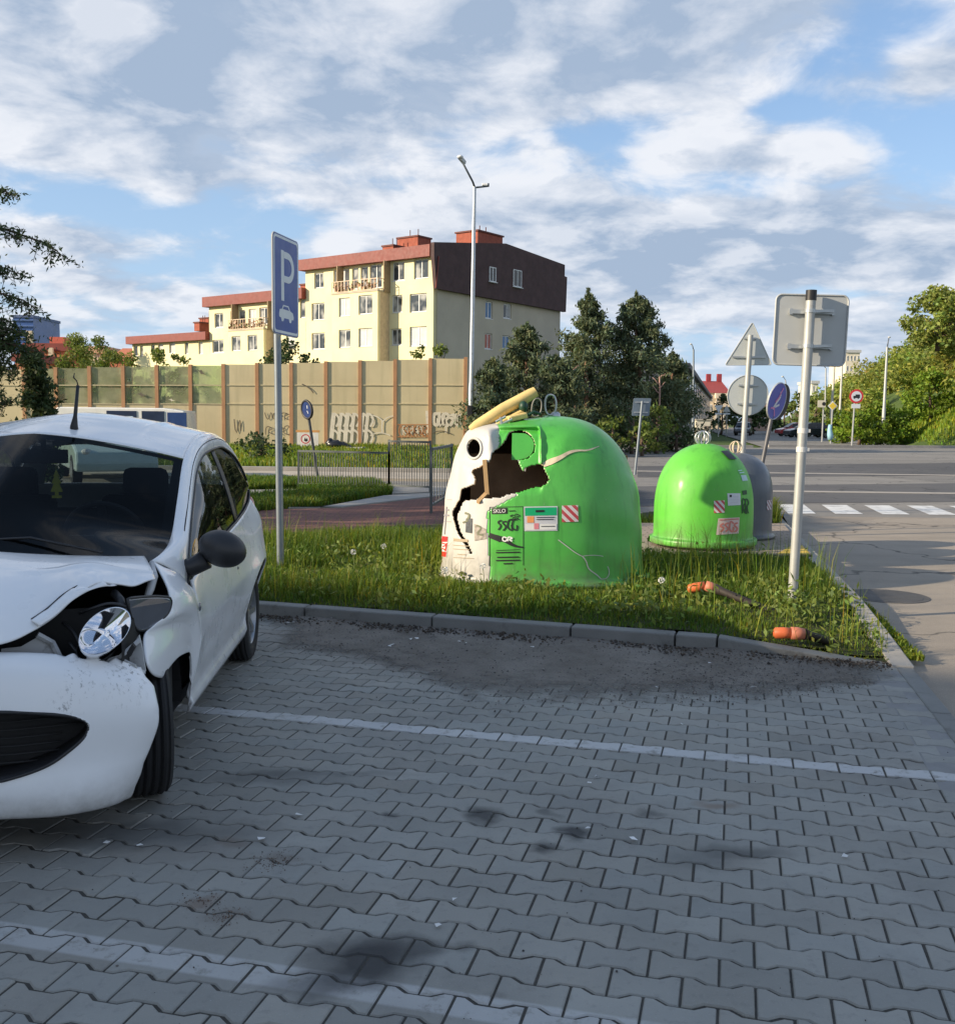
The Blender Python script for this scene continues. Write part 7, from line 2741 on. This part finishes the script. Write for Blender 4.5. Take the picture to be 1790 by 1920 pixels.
def pine(label, base, H, R, seed, n=9000, group='conifers right of the yellow block', L=.30, W=.085, lean=0.0, m=None, tr0=.02, shape=.85, name='pine_tree', bark=None):
    r_ = np.random.default_rng(seed)
    base = Vector(base)
    t_ = thing(name, base, label, 'tree', group)
    mb = MB()
    top = np.array([base.x + lean, base.y, base.z + H])
    limb_mesh(mb, base, top, R * .045 + .04, .02, r_, .006, 9)
    Cs = []
    nb_ = int(H * 11)
    tuft = max(6, n // (nb_ * 9))
    for k in range(nb_):
        f = tr0 + (1 - tr0) * (k + r_.uniform(-.4, .4)) / nb_
        f = max(f, tr0)
        if f > .975: continue
        env = R * ((1 - f) ** shape) * (.55 + .45 * min(1, (f - tr0) / .16 + .25))
        ln = env * r_.uniform(.6, 1.12) + .05
        a = r_.uniform(0, 2 * math.pi)
        p0 = np.array([base.x + lean * f, base.y, base.z + H * f])
        d = np.array([math.cos(a), math.sin(a), .18 + .5 * f])
        p1 = p0 + d * ln
        if k % 2 == 0 and k < nb_ * .8: limb_mesh(mb, p0, p1, .03, .008, r_, .03, 3)
        for q in np.linspace(.35, 1.0, 7):
            c = p0 + (p1 - p0) * q + r_.normal(0, .08 * ln + .03, 3) * np.array([1, 1, .6])
            m_ = max(3, int(tuft * (1.2 if q > .6 else .8)))
            Cs.append(c + r_.normal(0, min(.05 + .09 * ln, .26), (m_, 3)) * np.array([1, 1, .8]))
    # leader
    for f in np.linspace(.86, 1.02, 10):
        c = np.array([base.x + lean * f, base.y, base.z + H * f])
        Cs.append(c + r_.normal(0, .025 + .35 * max(0, 1 - f), (tuft, 3)))
    C = np.concatenate(Cs)
    mb.build('trunk', bark or M_barkp, t_, True)
    cl_ = np.repeat(r_.normal(1, .22, len(Cs)), [len(c) for c in Cs])[:, None]
    fast_mesh('crown', leaves(C, L, W, r_, .55), 4, tint_cols(len(C), r_, .16) * np.clip(cl_, .5, 1.6), m or M_needle, t_)
    return t_


def at0(x, Y, z=0): return Vector((D(x, 790, Y).x, Y, z))


# conifers between the building and the far street
pine('broad dark pine with the tallest pointed top, directly behind the broken container', at0(1098, 50), (790 - 556) / F * 50 + 1.5, 3.1, 21, 26000, shape=.95, L=.24, W=.075)
pine('wide dark pine with a ragged top, right of the tallest one', at0(1200, 51), (790 - 562) / F * 51 + 1.5, 3.5, 22, 30000, shape=.85, lean=-.35, L=.24, W=.075)
pine('shorter olive pine nearest the street lamp, left of the tallest pine', at0(985, 47), (790 - 618) / F * 47 + 1.5, 2.7, 23, 18000, shape=.85, L=.24, W=.075)
pine('low spreading pine behind the lifting loops, between the two tall ones', at0(1040, 45), 4.2, 2.3, 24, 10000, shape=.8, L=.24, W=.075)
pine('half-hidden dark pine at the right edge of the group, next to the grey row', at0(1258, 54), 5.0, 2.3, 25, 10000, shape=.8, L=.24, W=.075)
pine('small dark pine crowding the foot of the street lamp', at0(922, 44), 4.0, 1.7, 26, 8000, shape=.8, L=.24, W=.075)
# bare pinkish trunks that catch the sun among the pines
for i, (x, y0, y1, Y) in enumerate(((1234, 838, 706, 48.5), (1073, 760, 690, 46))):
    r_ = np.random.default_rng(60 + i)
    t_ = thing('bare_trunk', at0(x, Y), ('pinkish bare trunk in front of the wide pine', 'short pinkish bare stem inside the tallest pine')[i], 'tree trunk')
    mb = MB(); limb_mesh(mb, at0(x, Y), D(x + 2, y1, Y), .06, .035, r_, .012, 6)
    mb.build('trunk', mat('pinkish_bark', (.36, .22, .18), .9, var=.2, bump=.5, bs=20), t_, True)
    mb = MB()
    for q in range(4): limb_mesh(mb, D(x + 1, y1 + 4 + q * 9, Y), D(x + 1 + (-1) ** q * 12, y1 + q * 8 - 6, Y), .035, .015, r_)
    mb.build('limb', mat('pinkish_bark2', (.36, .22, .18), .9), t_, True)
# bushes at the foot of the pines
for i, (x, ytop, Y, R, mm, lab) in enumerate(((1150, 782, 44, .9, M_leaf, 'low bush with yellowish leaves behind the square sign post'), (1185, 770, 46, 1.0, M_dleaf, 'dark bush right behind the square sign post'), (1232, 762, 47, 1.15, M_leaf, 'rust-tinged bush at the right foot of the pines'), (1270, 776, 50, .9, M_dleaf, 'dark low bush at the corner of the far street'), (1205, 800, 43, .8, M_leaf, 'lowest bush at the pavement edge in front of the pines'), (1125, 800, 43, .8, M_leaf, 'small bush just over the broken container'), (960, 775, 42, .9, M_dleaf, 'dark bush behind the laminate board'), (905, 780, 43, .7, M_dleaf, 'narrow dark bush right of the lamp pole'), (1070, 790, 42, 1.0, M_dleaf, 'dark bush behind the lifting loops'))):
    broad_tree('bush', lab, at0(x, Y), (792 - ytop) / F * Y + 1.5, R, 300 + i, mm, .20, .12, 260, .06, 18, 'bush', 'bushes under the pines')
# trees beyond the barrier
for i, (x, yt, Y, R, mm, lab) in enumerate(((146, 640, 90, 2.2, M_leaf, 'round green tree beyond the barrier next to the terracotta house'), (185, 636, 95, 1.6, M_leaf, 'loose thin tree in front of the peach house'), (214, 660, 88, 1.8, M_leaf, 'dark green tree left of the lowest yellow block'), (300, 660, 70, 1.2, M_leaf, 'small tree in front of the lowest yellow block'), (335, 668, 70, 1.2, M_leaf, 'low shrub crown over the barrier, below the lowest eave'), (545, 650, 66, 1.9, M_dleaf, 'dark round tree top behind the parking sign post'), (575, 664, 66, 1.0, M_dleaf, 'small dark tree top right of the parking sign post'), (790, 648, 66, 1.0, M_leaf, 'fresh green tree top in front of the tall block corner'), (828, 642, 67, 1.1, M_leaf, 'fresh green tree top by the gable corner'), (246, 668, 80, 1.0, M_leaf, 'small tree at the left corner of the yellow terrace'))):
    broad_tree('tree', lab, at0(x, Y), (784 - yt) / F * Y + 1.5, R * 1.15, 100 + i, mm, .22, .14, 330, .35, 24, group='trees beyond the barrier')
# thuja and larch on the left
pine('slender dark green thuja behind the white car, left', at0(72, 15), (776 - 678) / F * 15 + 1.5,   .20, 41, 16000, None, .07, .035, m=M_dleaf, shape=.45, name='thuja')


def larch(label, base, H, seed, boughs):
    r_ = np.random.default_rng(seed)
    t_ = thing('larch', base, label, 'tree')
    mb = MB()
    limb_mesh(mb, base, base + Vector((.1, 0, H)), .16, .02, r_, .006, 9)
    Cs = []
    for p1, droop, dens in boughs:
        z0 = p1.z + .25
        p0 = np.array([base.x, base.y, z0])
        p1 = np.array(p1)
        pts = [p0 + (p1 - p0) * q + np.array([0, 0, droop * math.sin(q * 3.1)]) + r_.normal(0, .02, 3) * (q > 0) for q in np.linspace(0, 1, 9)]
        mb.tube([tuple(p) for p in pts], list(np.linspace(.035, .006, 9)), 6)
        for q in np.linspace(.25, 1, 26):
            i = min(7, int(q * 8)); f = q * 8 - i
            c = pts[i] * (1 - f) + pts[i + 1] * f
            for k in range(3):
                dr = np.array([r_.normal(0, .16), r_.normal(0, .16), -abs(r_.normal(.06, .10))])
                Cs.append(c + dr * np.linspace(.1, 1, 10)[:, None] + r_.normal(0, .028, (10, 3)))
                if k == 0: mb.tube([tuple(c), tuple(c + dr)], [.006, .003], 4)
    for k in range(80):
        f = r_.uniform(.12, .98)
        a = r_.uniform(0, 6.28)
        ln = (1 - f) ** .7 * 2.6 * r_.uniform(.4, 1)
        c = np.array([base.x + .1 * f + ln * math.cos(a) * .75, base.y + ln * math.sin(a), base.z + H * f])
        if c[0] > base.x + .75: c[0] = base.x + r_.uniform(.2, .75)
        Cs.append(c + r_.normal(0, .17, (40, 3)) * np.array([1, 1, .6]))
    C = np.concatenate(Cs)
    mb.build('trunk', M_bark, t_, True)
    fast_mesh('crown', leaves(C, .075, .022, r_, 0), 4, tint_cols(len(C), r_, .2), M_dleaf, t_)
    return t_


lb_ = at0(-150, 13.5)
larch('dark larch leaning its drooping boughs into the left edge', lb_, 6.6, 51,
      [(D(24, 362, 13.2), .05, 1), (D(122, 480, 13.2), .25, 1), (D(35, 515, 13.4), .1, 1), (D(70, 578, 13.3), .15, 1), (D(30, 612, 13.4), .1, 1), (D(55, 640, 13.2), .2, 1), (D(84, 668, 13.2), .1, 1), (D(30, 700, 13.3), .1, 1), (D(20, 655, 13.1), .1, 1), (D(25, 752, 13.2), .1, 1), (D(45, 655, 13.6), .1, 1), (D(15, 630, 13.6), .1, 1), (D(20, 680, 13.6), .1, 1)])

# ---- wooded bank on the right
def bank_z(x, y):
    # distance to the right of the far street's right edge, rising bank
    ex = 28.5 + (y - 64) * .235
    ex2 = np.where(y < 66 + (x - 29) * .17, 1e9, ex)
    near = np.clip((y - (64.6 + (x - 29) * .19)) / 20, 0, 1)
    side = np.clip((x - ex) / 16, 0, 1)
    return np.minimum(near, side) ** .8 * 8.5


gx, gy = np.meshgrid(np.linspace(24, 140, 80), np.linspace(60, 260, 90))
gz = bank_z(gx, gy)
P_ = np.stack([gx, gy, gz + .0 - (gz < .02) * .15], -1)
tag(MB().grid(P_).build('grass_bank', M_lawn, smooth=True), kind='structure')
r_ = np.random.default_rng(77)
cen, rad = [], []
for k in range(520):
    x, y = r_.uniform(30, 118), r_.uniform(68, 200)
    z = float(bank_z(np.array(x), np.array(y)))
    if z < 1.6: continue
    h = r_.uniform(2.2, 6.0)
    # silhouette limit seen in the photograph (crown tops step down towards the far street)
    for q in range(4):
        s = r_.uniform(1.0, 2.2)
        cz = z + h * r_.uniform(.25, .95)
        px_, py_ = PX((x, y, cz + s * .7))
        lim = np.interp(px_, [1520, 1545, 1575, 1640, 1690, 1720, 1790, 1850], [795, 742, 700, 668, 650, 632, 625, 625])
        if py_ < lim: continue
        cen.append((x + r_.normal(0, 1), y + r_.normal(0, 1), cz)); rad.append((s, s, s * .8))
Ck, Tk = [], []
V, T = clumps_crown(r_, cen, rad, 62, .42, .27, sd=.22)
cc_ = V.reshape(-1, 4, 3).mean(1)
patch = .5 + .5 * np.sin(cc_[:, 0] * .35 + 1.3) * np.sin(cc_[:, 1] * .21 + cc_[:, 2] * .6)
T = T * (np.array([1.15, .95, .8]) * patch[:, None] + np.array([.95, 1.05, .9]) * (1 - patch[:, None]))
tag(fast_mesh('woodland', V, 4, T, M_wood), kind='stuff')
broad_tree('tree', 'tall leafy tree standing highest on the wooded bank at the right edge', at0(1750, 78, 7.0), (794 - 545) / F * 78 + 1.5 - 7.0, 2.5, 401, M_wood, .30, .20, 190, .03, 52)
broad_tree('tree', 'second rounded tree just below the tallest one on the bank', at0(1800, 80, 6.5), 5.2, 2.8, 402, M_wood, .34, .22, 150, .15, 30)
for i, (x, Y, R, H, lab) in enumerate(((1612, 70, 1.5, 2.1, 'bright green bush behind the no-lorries sign post'), (1650, 71, 1.9, 2.7, 'largest bright green bush on the bank, right of the no-lorries sign'), (1695, 72, 1.6, 2.6, 'bright bush with a dark hollow under it, further right on the bank'), (1580, 76, 1.4, 2.3, 'green bush behind the diamond sign'), (1745, 75, 2.2, 3.4, 'olive bush spreading at the right edge of the bank'))):
    bz = float(bank_z(np.array(at0(x, Y).x), np.array(float(Y))))
    broad_tree('bush', lab, at0(x, Y, bz), H, R, 410 + i, M_leaf2, .26, .16, 260, .02, 26, 'bush', 'bushes on the bank')
# street trees far away
for i, (x, yt, Y, R) in enumerate(((1352, 742, 120, 2.0), (1378, 770, 130, 2.2), (1412, 765, 125, 2.4), (1440, 772, 128, 2.2), (1470, 748, 140, 2.6), (1500, 738, 135, 2.6), (1528, 745, 110, 2.2))):
    broad_tree('street_tree', ['slim dark street tree beside the red-roofed building', 'low street tree behind the round sign', 'street tree behind the triangle sign post', 'street tree left of the tilted blue sign', 'street tree right of the tilted blue sign', 'street tree just left of the leaning post, far back', 'leafy street tree right behind the leaning post'][i], at0(x, Y), (792 - yt) / F * Y + 1.5, R, 500 + i, M_dleaf if i < 4 else M_leaf, .45, .3, 60, .15, 16, group='trees along the far street')
# trees near the camera, out of view on the left: they dapple the verge and path
for i, (x, y, H, R) in enumerate(SHADE_TREES):
    broad_tree('tree', ['broad leafy tree off to the left that shades the red footpath', 'second broad tree on the left, nearer the car park', 'third leafy tree on the left behind the white car'][i], (x, y, 0), H, R, 600 + i, M_leaf, .34, .22, 70, .2, 30, group='trees left of the car park')

# ---- grass
def blades(n, pick, hfun, wid, seed, lean=.35, tintf=None):
    r_ = np.random.default_rng(seed)
    P = pick(r_, n)
    n = len(P)
    h = hfun(P, r_)
    a = r_.uniform(0, 2 * math.pi, n)
    ln = np.abs(r_.normal(0, lean, n))
    d = np.stack([np.cos(a), np.sin(a), np.zeros(n)], 1)
    side = np.stack([-np.sin(a + r_.normal(0, .6, n)), np.cos(a), np.zeros(n)], 1)
    w = (wid * r_.uniform(.6, 1.3, n))[:, None]
    b0, b1 = P - side * w / 2, P + side * w / 2
    mid = P + d * (h * ln * .35)[:, None] + np.array([0, 0, 1]) * (h * .6)[:, None]
    m0, m1 = mid - side * w * .4, mid + side * w * .4
    tip = P + d * (h * ln)[:, None] + np.array([0, 0, 1]) * (h * np.clip(1 - ln * .3, .3, 1))[:, None]
    q1 = np.stack([b0, b1, m1, m0], 1)
    q2 = np.stack([m0, m1, tip + side * w * .06, tip - side * w * .06], 1)
    V = np.concatenate([q1, q2], 1).reshape(-1, 3)
    T = tint_cols(n, r_, .22, .12)
    dry = r_.random(n) < .08
    T[dry] *= np.array([2.2, 1.35, 1.2])
    pz = np.clip(fbm(P[:, 0], P[:, 1], 2.6, 3, 21), 0, 1)[:, None]
    T = T * (1 - pz) + T * np.array([1.4, 1.18, 1.1]) * pz
    if tintf is not None: T *= tintf(P)[:, None]
    return V, np.repeat(T, 2, axis=0)


def clear_of(P):
    ok = np.ones(len(P), bool)
    for c, rx, ry in ((BC, .93, .80), (C2, .56, .56), (C3, .48, .48)):
        ok &= ((P[:, 0] - c.x) / rx) ** 2 + ((P[:, 1] - c.y) / ry) ** 2 > 1
    cc = [v2(p) for p in c_pad]
    ok &= ~inpoly(P[:, 0], P[:, 1], cc)
    return ok


c_pad = [pad_o, pad_o + pd1 * 2.5, pad_o + pd1 * 2.5 + pd2 * 3.3, pad_o + pd2 * 3.3]
isl_g = [v2(KA + KD * -4.8 + KN * .16), v2(KA + KD * 3.2 + KN * .16), v2(KA + KD * 4.15 + KN * .10), (2.60, 6.25), v2(RK0 + RKd * .6 - RKn * .06), v2(RK0 + RKd * 1.5 - RKn * .15), v2(RK0 + RKd * 7.4 - RKn * .16), (3.2, 14.8), (1.6, 14.0), (-.9, 12.3), (-2.6, 11.2), (-7, 12.2)]


def pick_isl(r_, n):
    x, y = r_.uniform(-6.5, 4.2, n * 3), r_.uniform(6.0, 14.9, n * 3)
    keep = inpoly(x, y, isl_g) & (r_.random(n * 3) < np.clip(1.25 - (y - 6.5) * .07, .3, 1))
    P = np.stack([x, y, isl_z(x, y)], 1)[keep]
    P = P[clear_of(P)]
    cl_ = .5 + .5 * fbm(P[:, 0], P[:, 1], 3.0, 3, 9)
    return P[r_.random(len(P)) < np.clip(.55 + cl_, .25, 1)][:n]


_a, _b = D(1300, 1102, 7.75), D(1478, 1160, 7.2)
SO = D(1480, 1187, 6.4)
FP0 = (_a.x, _a.y)
FPl = math.hypot(_b.x - _a.x, _b.y - _a.y)
FPd = ((_b.x - _a.x) / FPl, (_b.y - _a.y) / FPl)


def h_isl(P, r_):
    c = fbm(P[:, 0], P[:, 1], 2.2, 4, 12)
    kd = (P[:, 0] - KA.x) * KN.x + (P[:, 1] - KA.y) * KN.y
    near = np.clip((kd - .10) / .55, .28, 1)
    tip = np.clip(np.hypot(P[:, 0] - 2.66, P[:, 1] - 6.1) / 1.6, .35, 1)
    ql = np.clip(((P[:, 0] - FP0[0]) * FPd[0] + (P[:, 1] - FP0[1]) * FPd[1]) / FPl, 0, 1)
    dq = np.hypot(P[:, 0] - FP0[0] - ql * FPl * FPd[0], P[:, 1] - .12 - (FP0[1] - .12) - ql * FPl * FPd[1])
    ex_, ey_ = P[:, 0] - SO.x, P[:, 1] - SO.y
    tip = tip * np.clip(.25 + np.hypot(ex_ * .6, ey_) * 4.0, .25, 1)
    tip = tip * np.clip(.3 + np.hypot((P[:, 0] - 1.0) * .8, (P[:, 1] - 8.15) * 1.2) * 1.1, .3, 1)
    tip = tip * np.clip(.32 + dq * 2.2, .32, 1)
    left = np.clip(1.15 - (P[:, 0] + 1.5) * .10, .75, 1.4)
    return np.clip(.108 + .085 * c, .03, .28) * near * tip * left * r_.uniform(.45, 1.35, len(P))


V1, T1_ = blades(95000, pick_isl, h_isl, .0075, 31, .5)
tag(fast_mesh('grass', V1, 4, T1_, M_grass), kind='stuff')
# taller stalks, weeds with broad leaves, yellowing tufts
def pick_st(r_, n):
    P = pick_isl(r_, n * 3)
    w = fbm(P[:, 0], P[:, 1], 1.6, 3, 15)
    return P[w > .15][:n]


V2_, T2_ = blades(2600, pick_st, lambda P, r_: r_.uniform(.22, .50, len(P)), .0045, 33, .3)
T2_ *= np.array([1.5, 1.25, 1.1])
tag(fast_mesh('tall_grass', V2_, 4, T2_, M_grass), kind='stuff')
r_ = np.random.default_rng(35)
Cw = []
for k in range(240):
    while True:
        x, y = r_.uniform(-3, 3.2), r_.uniform(6.4, 11.5)
        if inpoly(np.array([x]), np.array([y]), isl_g)[0] and clear_of(np.array([[x, y, 0]]))[0]: break
    z = float(isl_z(x, y))
    Cw.append(np.array([x, y, z + .05]) + r_.normal(0, 1, (26, 3)) * np.array([.07, .07, .05]))
# rusty weed at the foot of the container, leafy tuft at the post
for (px_, py_, m_, hh_) in ((1030, 1085, 90, .11), (1050, 1078, 60, .10), (1490, 1140, 160, .07), (1500, 1150, 120, .06), (1475, 1125, 60, .06), (1200, 1060, 80, .12)):
    p = G(px_, py_ + 8, .12)
    Cw.append(np.array([p.x, p.y - .02, .12 + hh_]) + r_.normal(0, 1, (m_, 3)) * np.array([.09, .05, hh_ * .7]))
Cw = np.concatenate(Cw)
Tw = tint_cols(len(Cw), r_, .25)
Tw[-570:-420] *= np.array([2.0, 1.0, .7])
tag(fast_mesh('weeds', leaves(Cw, .055, .024, r_, .5), 4, Tw * 1.1, M_leaf), kind='stuff')
# dandelion clocks
for i, (x, y, z) in enumerate(((719, 1024, .36), (835, 1068, .2), (662, 1035, .25), (1240, 1088, .16), (905, 1062, .2))):
    g = G(x, y + 46, .1)
    p = D(x, y, g.y)
    t_ = thing('dandelion', g, ['dandelion clock on the tallest stalk, in the grass left of the broken container', 'dandelion clock touching the white half of the container', 'small dandelion clock furthest left in the grass', 'dandelion clock in the grass between the big container and the orange post', 'dandelion clock below the pasted pictures'][i], 'dandelion', 'dandelion clocks')
    MB().tube([g, g.lerp(p, .5) + Vector((.01, 0, 0)), p], .003, 5).build('stalk', mat('stalk_green', (.12, .16, .05), .7), t_)
    rr2 = np.random.default_rng(i)
    c = np.array(p) + (lambda q: q / np.linalg.norm(q, axis=1)[:, None])(rr2.normal(0, 1, (90, 3))) * .022
    fast_mesh('seed_head', leaves(c, .012, .008, rr2, 0), 4, None, mat('seed_fluff', (.75, .75, .72), .9), t_)


# left verge between path and railing, far verge, tufts along the street kerb
def pick_box(polys, z):
    def f(r_, n):
        out = []
        for poly in polys:
            xs, ys = [p[0] for p in poly], [p[1] for p in poly]
            x, y = r_.uniform(min(xs), max(xs), n), r_.uniform(min(ys), max(ys), n)
            k = inpoly(x, y, poly)
            out.append(np.stack([x[k], y[k], np.full(k.sum(), z)], 1))
        return np.concatenate(out)
    return f


vp = [[v2(G(x, y, .05)) for x, y in ((465, 962), (600, 948), (735, 926), (735, 917), (560, 917), (560, 927), (465, 934))], [v2(G(x, y, .05)) for x, y in ((455, 918), (575, 914), (720, 914), (700, 905), (455, 900))], [v2(G(x, y, .05)) for x, y in ((845, 940), (845, 925), (1100, 905), (1190, 915), (1190, 960), (1000, 990))]]
V3, T3 = blades(26000, pick_box(vp, .04), lambda P, r_: r_.uniform(.06, .20, len(P)), .018, 37, .5)
tag(fast_mesh('verge_grass', V3, 4, T3, M_grass), kind='stuff')
V4, T4_ = blades(46000, pick_box([[(-22, 28.2), (1.4, 28.2), (4.3, 49.5), (-22, 49.5)]], .06), lambda P, r_: r_.uniform(.07, .24, len(P)) * (1 + .5 * fbm(P[:, 0], P[:, 1], .9, 3, 5)), .05, 38, .4)
tag(fast_mesh('far_grass', V4, 4, T4_ * np.array([1.5, 1.3, 1.2]), M_grass), kind='stuff')
V5, T5 = blades(9000, pick_box([[(3.55, 13.9), (4.2, 14.0), (4.75, 16.3), (3.6, 16.2)], [v2(RK0 + RKd * .2 + RKn * .0), v2(RK0 + RKd * .2 + RKn * .10), v2(RK0 + RKd * 2.2 + RKn * .08), v2(RK0 + RKd * 2.2)]], .0), lambda P, r_: r_.uniform(.10, .45, len(P)) * np.where(P[:, 1] > 12, 1, .12), .012, 39, .5)
tag(fast_mesh('kerb_grass', V5, 4, T5 * np.array([1.4, 1.2, 1]), M_grass), kind='stuff')
def pick_bank(r_, n):
    x, y = r_.uniform(28, 60, n), r_.uniform(64.5, 84, n)
    z = bank_z(x, y)
    return np.stack([x, y, z - .05], 1)[z > .15]


V6, T6 = blades(30000, pick_bank, lambda P, r_: r_.uniform(.12, .45, len(P)), .09, 40, .5)
tag(fast_mesh('bank_grass', V6, 4, T6 * np.array([2.0, 1.7, 1.3]), M_grass), kind='stuff')
# low bush in the far verge (left, behind the railing)
broad_tree('bush', 'low dark bush in the lit verge behind the car roof line', at0(490, 34), .95, .95, 700, M_dleaf, .12, .08, 500, .05, 16, 'bush')
# ================================================================== VEHICLES FAR AWAY
def simple_car(label, c, heading, paint, L=4.1, W=1.7, H=1.47, name='parked_car', group='cars parked further off', est=False):
    c = Vector(c)
    t_ = thing(name, c, label, 'car', group)
    fw = Vector((math.cos(heading), math.sin(heading), 0))
    sd = Vector((-fw.y, fw.x, 0))
    k, hk = L / 4.1, H / 1.47
    low_ = [(-2.02, .30), (-2.05, .62), (-1.95, .92), (-1.2, .95), (.75, .95), (1.55, .84), (1.98, .70), (2.05, .45), (2.0, .28)]
    up_ = [(-1.88, .93), (-1.62 if not est else -1.8, 1.38), (-1.1, 1.46), (.0, 1.47), (.30, 1.40), (1.05, .93)]
    mk = lambda p, w: c + fw * p[0] * k + sd * w + Vector((0, 0, p[1] * hk))
    def loft(pts, w0, w1, mb):
        n = len(pts)
        A_ = [mk(p, (w0 if p[1] < .94 else w1) / 2 * 1) for p in pts]
        B_ = [mk(p, -(w0 if p[1] < .94 else w1) / 2) for p in pts]
        mb.add(A_ + B_, [tuple(range(n))] + [tuple(range(2 * n - 1, n - 1, -1))] + [(i, n + i, n + (i + 1) % n, (i + 1) % n) for i in range(n)])
    mb = MB(); loft(low_, W, W, mb)
    mb.build('body', paint, t_, bevel=.05)
    mb = MB(); loft(up_, W * .95, W * .80, mb); mb.build('roof', paint, t_, bevel=.04)
    gl = mat('car_glass_dark', (.02, .025, .03), .08)
    for s in (1, -1):
        for a, b_ in (((-1.55, 1.0), (-.45, 1.0)), ((-.35, 1.0), (.80, 1.0))):
            pts = [a, b_, (b_[0] - .32 if b_[0] > 0 else b_[0], 1.36), (a[0] + .12 if a[0] < -1 else a[0], 1.36)]
            mb = MB(); mb.slab([mk(p, s * (W * .475 - (p[1] - .95) / .5 * W * .075 + .006)) for p in pts], sd * s, .008); mb.build('side_window', gl, t_)
    mb = MB(); mb.slab([mk((1.06, .97), .62), mk((1.06, .97), -.62), mk((.38, 1.38), -.56), mk((.38, 1.38), .56)], (fw + Vector((0, 0, .8))).normalized(), .03); mb.build('windscreen', gl, t_)
    mb = MB(); mb.slab([mk((-1.90, .98), .62), mk((-1.90, .98), -.62), mk((-1.68, 1.36), -.56), mk((-1.68, 1.36), .56)], (-fw + Vector((0, 0, .6))).normalized(), .03); mb.build('rear_window', gl, t_)
    for x in (-1.25, 1.28):
        for s in (1, -1):
            p = c + fw * x * k + sd * s * (W / 2 - .09) + Vector((0, 0, .31))
            mb = MB(); mb.cyl(p - sd * .1, p + sd * .1, .31, n=20); wh = mb.build('wheel', M_rub, t_, True, 40)
            mb = MB(); mb.cyl(p - sd * .108, p + sd * .108, .19, n=14); mb.build('rim', M_rim, wh, True, 40)
    for s in (1, -1):
        mb = MB(); mb.ball(mk((1.9, .70), s * .62), (.10, .14, .08), 10, 6); mb.build('headlight', mat('lamp_clear', (.6, .6, .6), .1), t_)
        mb = MB(); mb.ball(mk((-2.0, .78), s * .68), (.06, .10, .11), 10, 6); mb.build('tail_light', mat('tail_red', (.4, .01, .01), .2), t_)
    return t_


pt = lambda n, c: mat(n, c, .3, coat=.6, var=.05)
simple_car('dark car driving towards the crossing on the far street, beside the triangle sign post', D(1393, 816, 112).to_2d().to_3d(), R_(252), pt('black_car_paint', (.02, .022, .026)))
simple_car('black estate car parked at the foot of the wooded bank', D(1515, 817, 100).to_2d().to_3d(), R_(188), pt('dark_blue_car_paint', (.015, .02, .03)), 4.6, est=True)
simple_car('red car parked beside the black one, mostly behind the leaning post', D(1490, 816, 108).to_2d().to_3d(), R_(185), pt('red_car_paint', (.38, .04, .05)), 3.9)
simple_car('pale teal car seen through the windows of the crashed car', (-8.7, 23.6, .0), R_(-62), pt('pale_teal_paint', (.50, .62, .62)))
# white van behind the crashed car
vp_ = Vector((-10.6, 46, 0))
VN = thing('white_van', vp_, 'long white van with dark windows parked behind the crashed car', 'van')
a, b_ = D(108, 763, 46), D(352, 763, 46)
zt_ = a.z
mb = MB()
xm = D(312, 770, 46).x
prof_v = [(a.x, .35), (a.x, zt_ - .12), (a.x + .15, zt_), (xm, zt_), (b_.x - .05, D(352, 770, 46).z - .02), (b_.x, 1.0), (b_.x + .02, .4)]
n = len(prof_v)
mb.add([(x, 45.6, z) for x, z in prof_v] + [(x, 47.5, z) for x, z in prof_v], [tuple(range(n))] + [tuple(range(2 * n - 1, n - 1, -1))] + [(i, n + i, n + (i + 1) % n, (i + 1) % n) for i in range(n)])
mb.build('body', pt('van_white', (.80, .79, .76)), VN, bevel=.05)
gl = mat('van_glass', (.03, .045, .09), .08)
zw0, zw1 = zt_ - .62, zt_ - .14
for x0, x1 in ((200, 256), (266, 308)):
    p, q = D(x0, 780, 45.6).x, D(x1, 780, 45.6).x
    mb = MB(); mb.box(((p + q) / 2, 45.585, (zw0 + zw1) / 2), (q - p, .03, zw1 - zw0)); mb.build('side_window', gl, VN)
mb = MB()
p, q = D(314, 780, 45.6).x, D(350, 780, 45.6).x
mb.box(((p + q) / 2, 45.58, zt_ - .52), (q - p, .04, .66)); mb.build('cab_window', mat('van_cab_blue', (.035, .07, .20), .12), VN)
for x in (a.x + 1.0, b_.x - .8):
    mb = MB(); mb.cyl((x, 45.55, .36), (x, 45.85, .36), .36, n=20); mb.build('wheel', M_rub, VN, True, 40)
# pale kiosk / container by the street trees
kp = D(1318, 812, 78)
KS = thing('kiosk', Vector((kp.x, 78, 0)), 'small cream kiosk under the street lamp at the far corner', 'kiosk')
mb = MB(); zk = D(1318, 788, 78).z; mb.box((kp.x, 78.6, zk / 2), (1.1, 1.2, zk)); mb.build('wall', mat('kiosk_cream', (.62, .57, .47), .8), KS, bevel=.03)
mb = MB(); mb.box((kp.x, 78.6, zk + .05), (1.25, 1.35, .1)); mb.build('roof', mat('kiosk_roof', (.4, .37, .32), .8), KS)
mb = MB(); mb.box((kp.x + .25, 77.98, zk * .6), (.4, .04, .4)); mb.build('hatch', mat('kiosk_hatch', (.2, .17, .14), .8), KS)
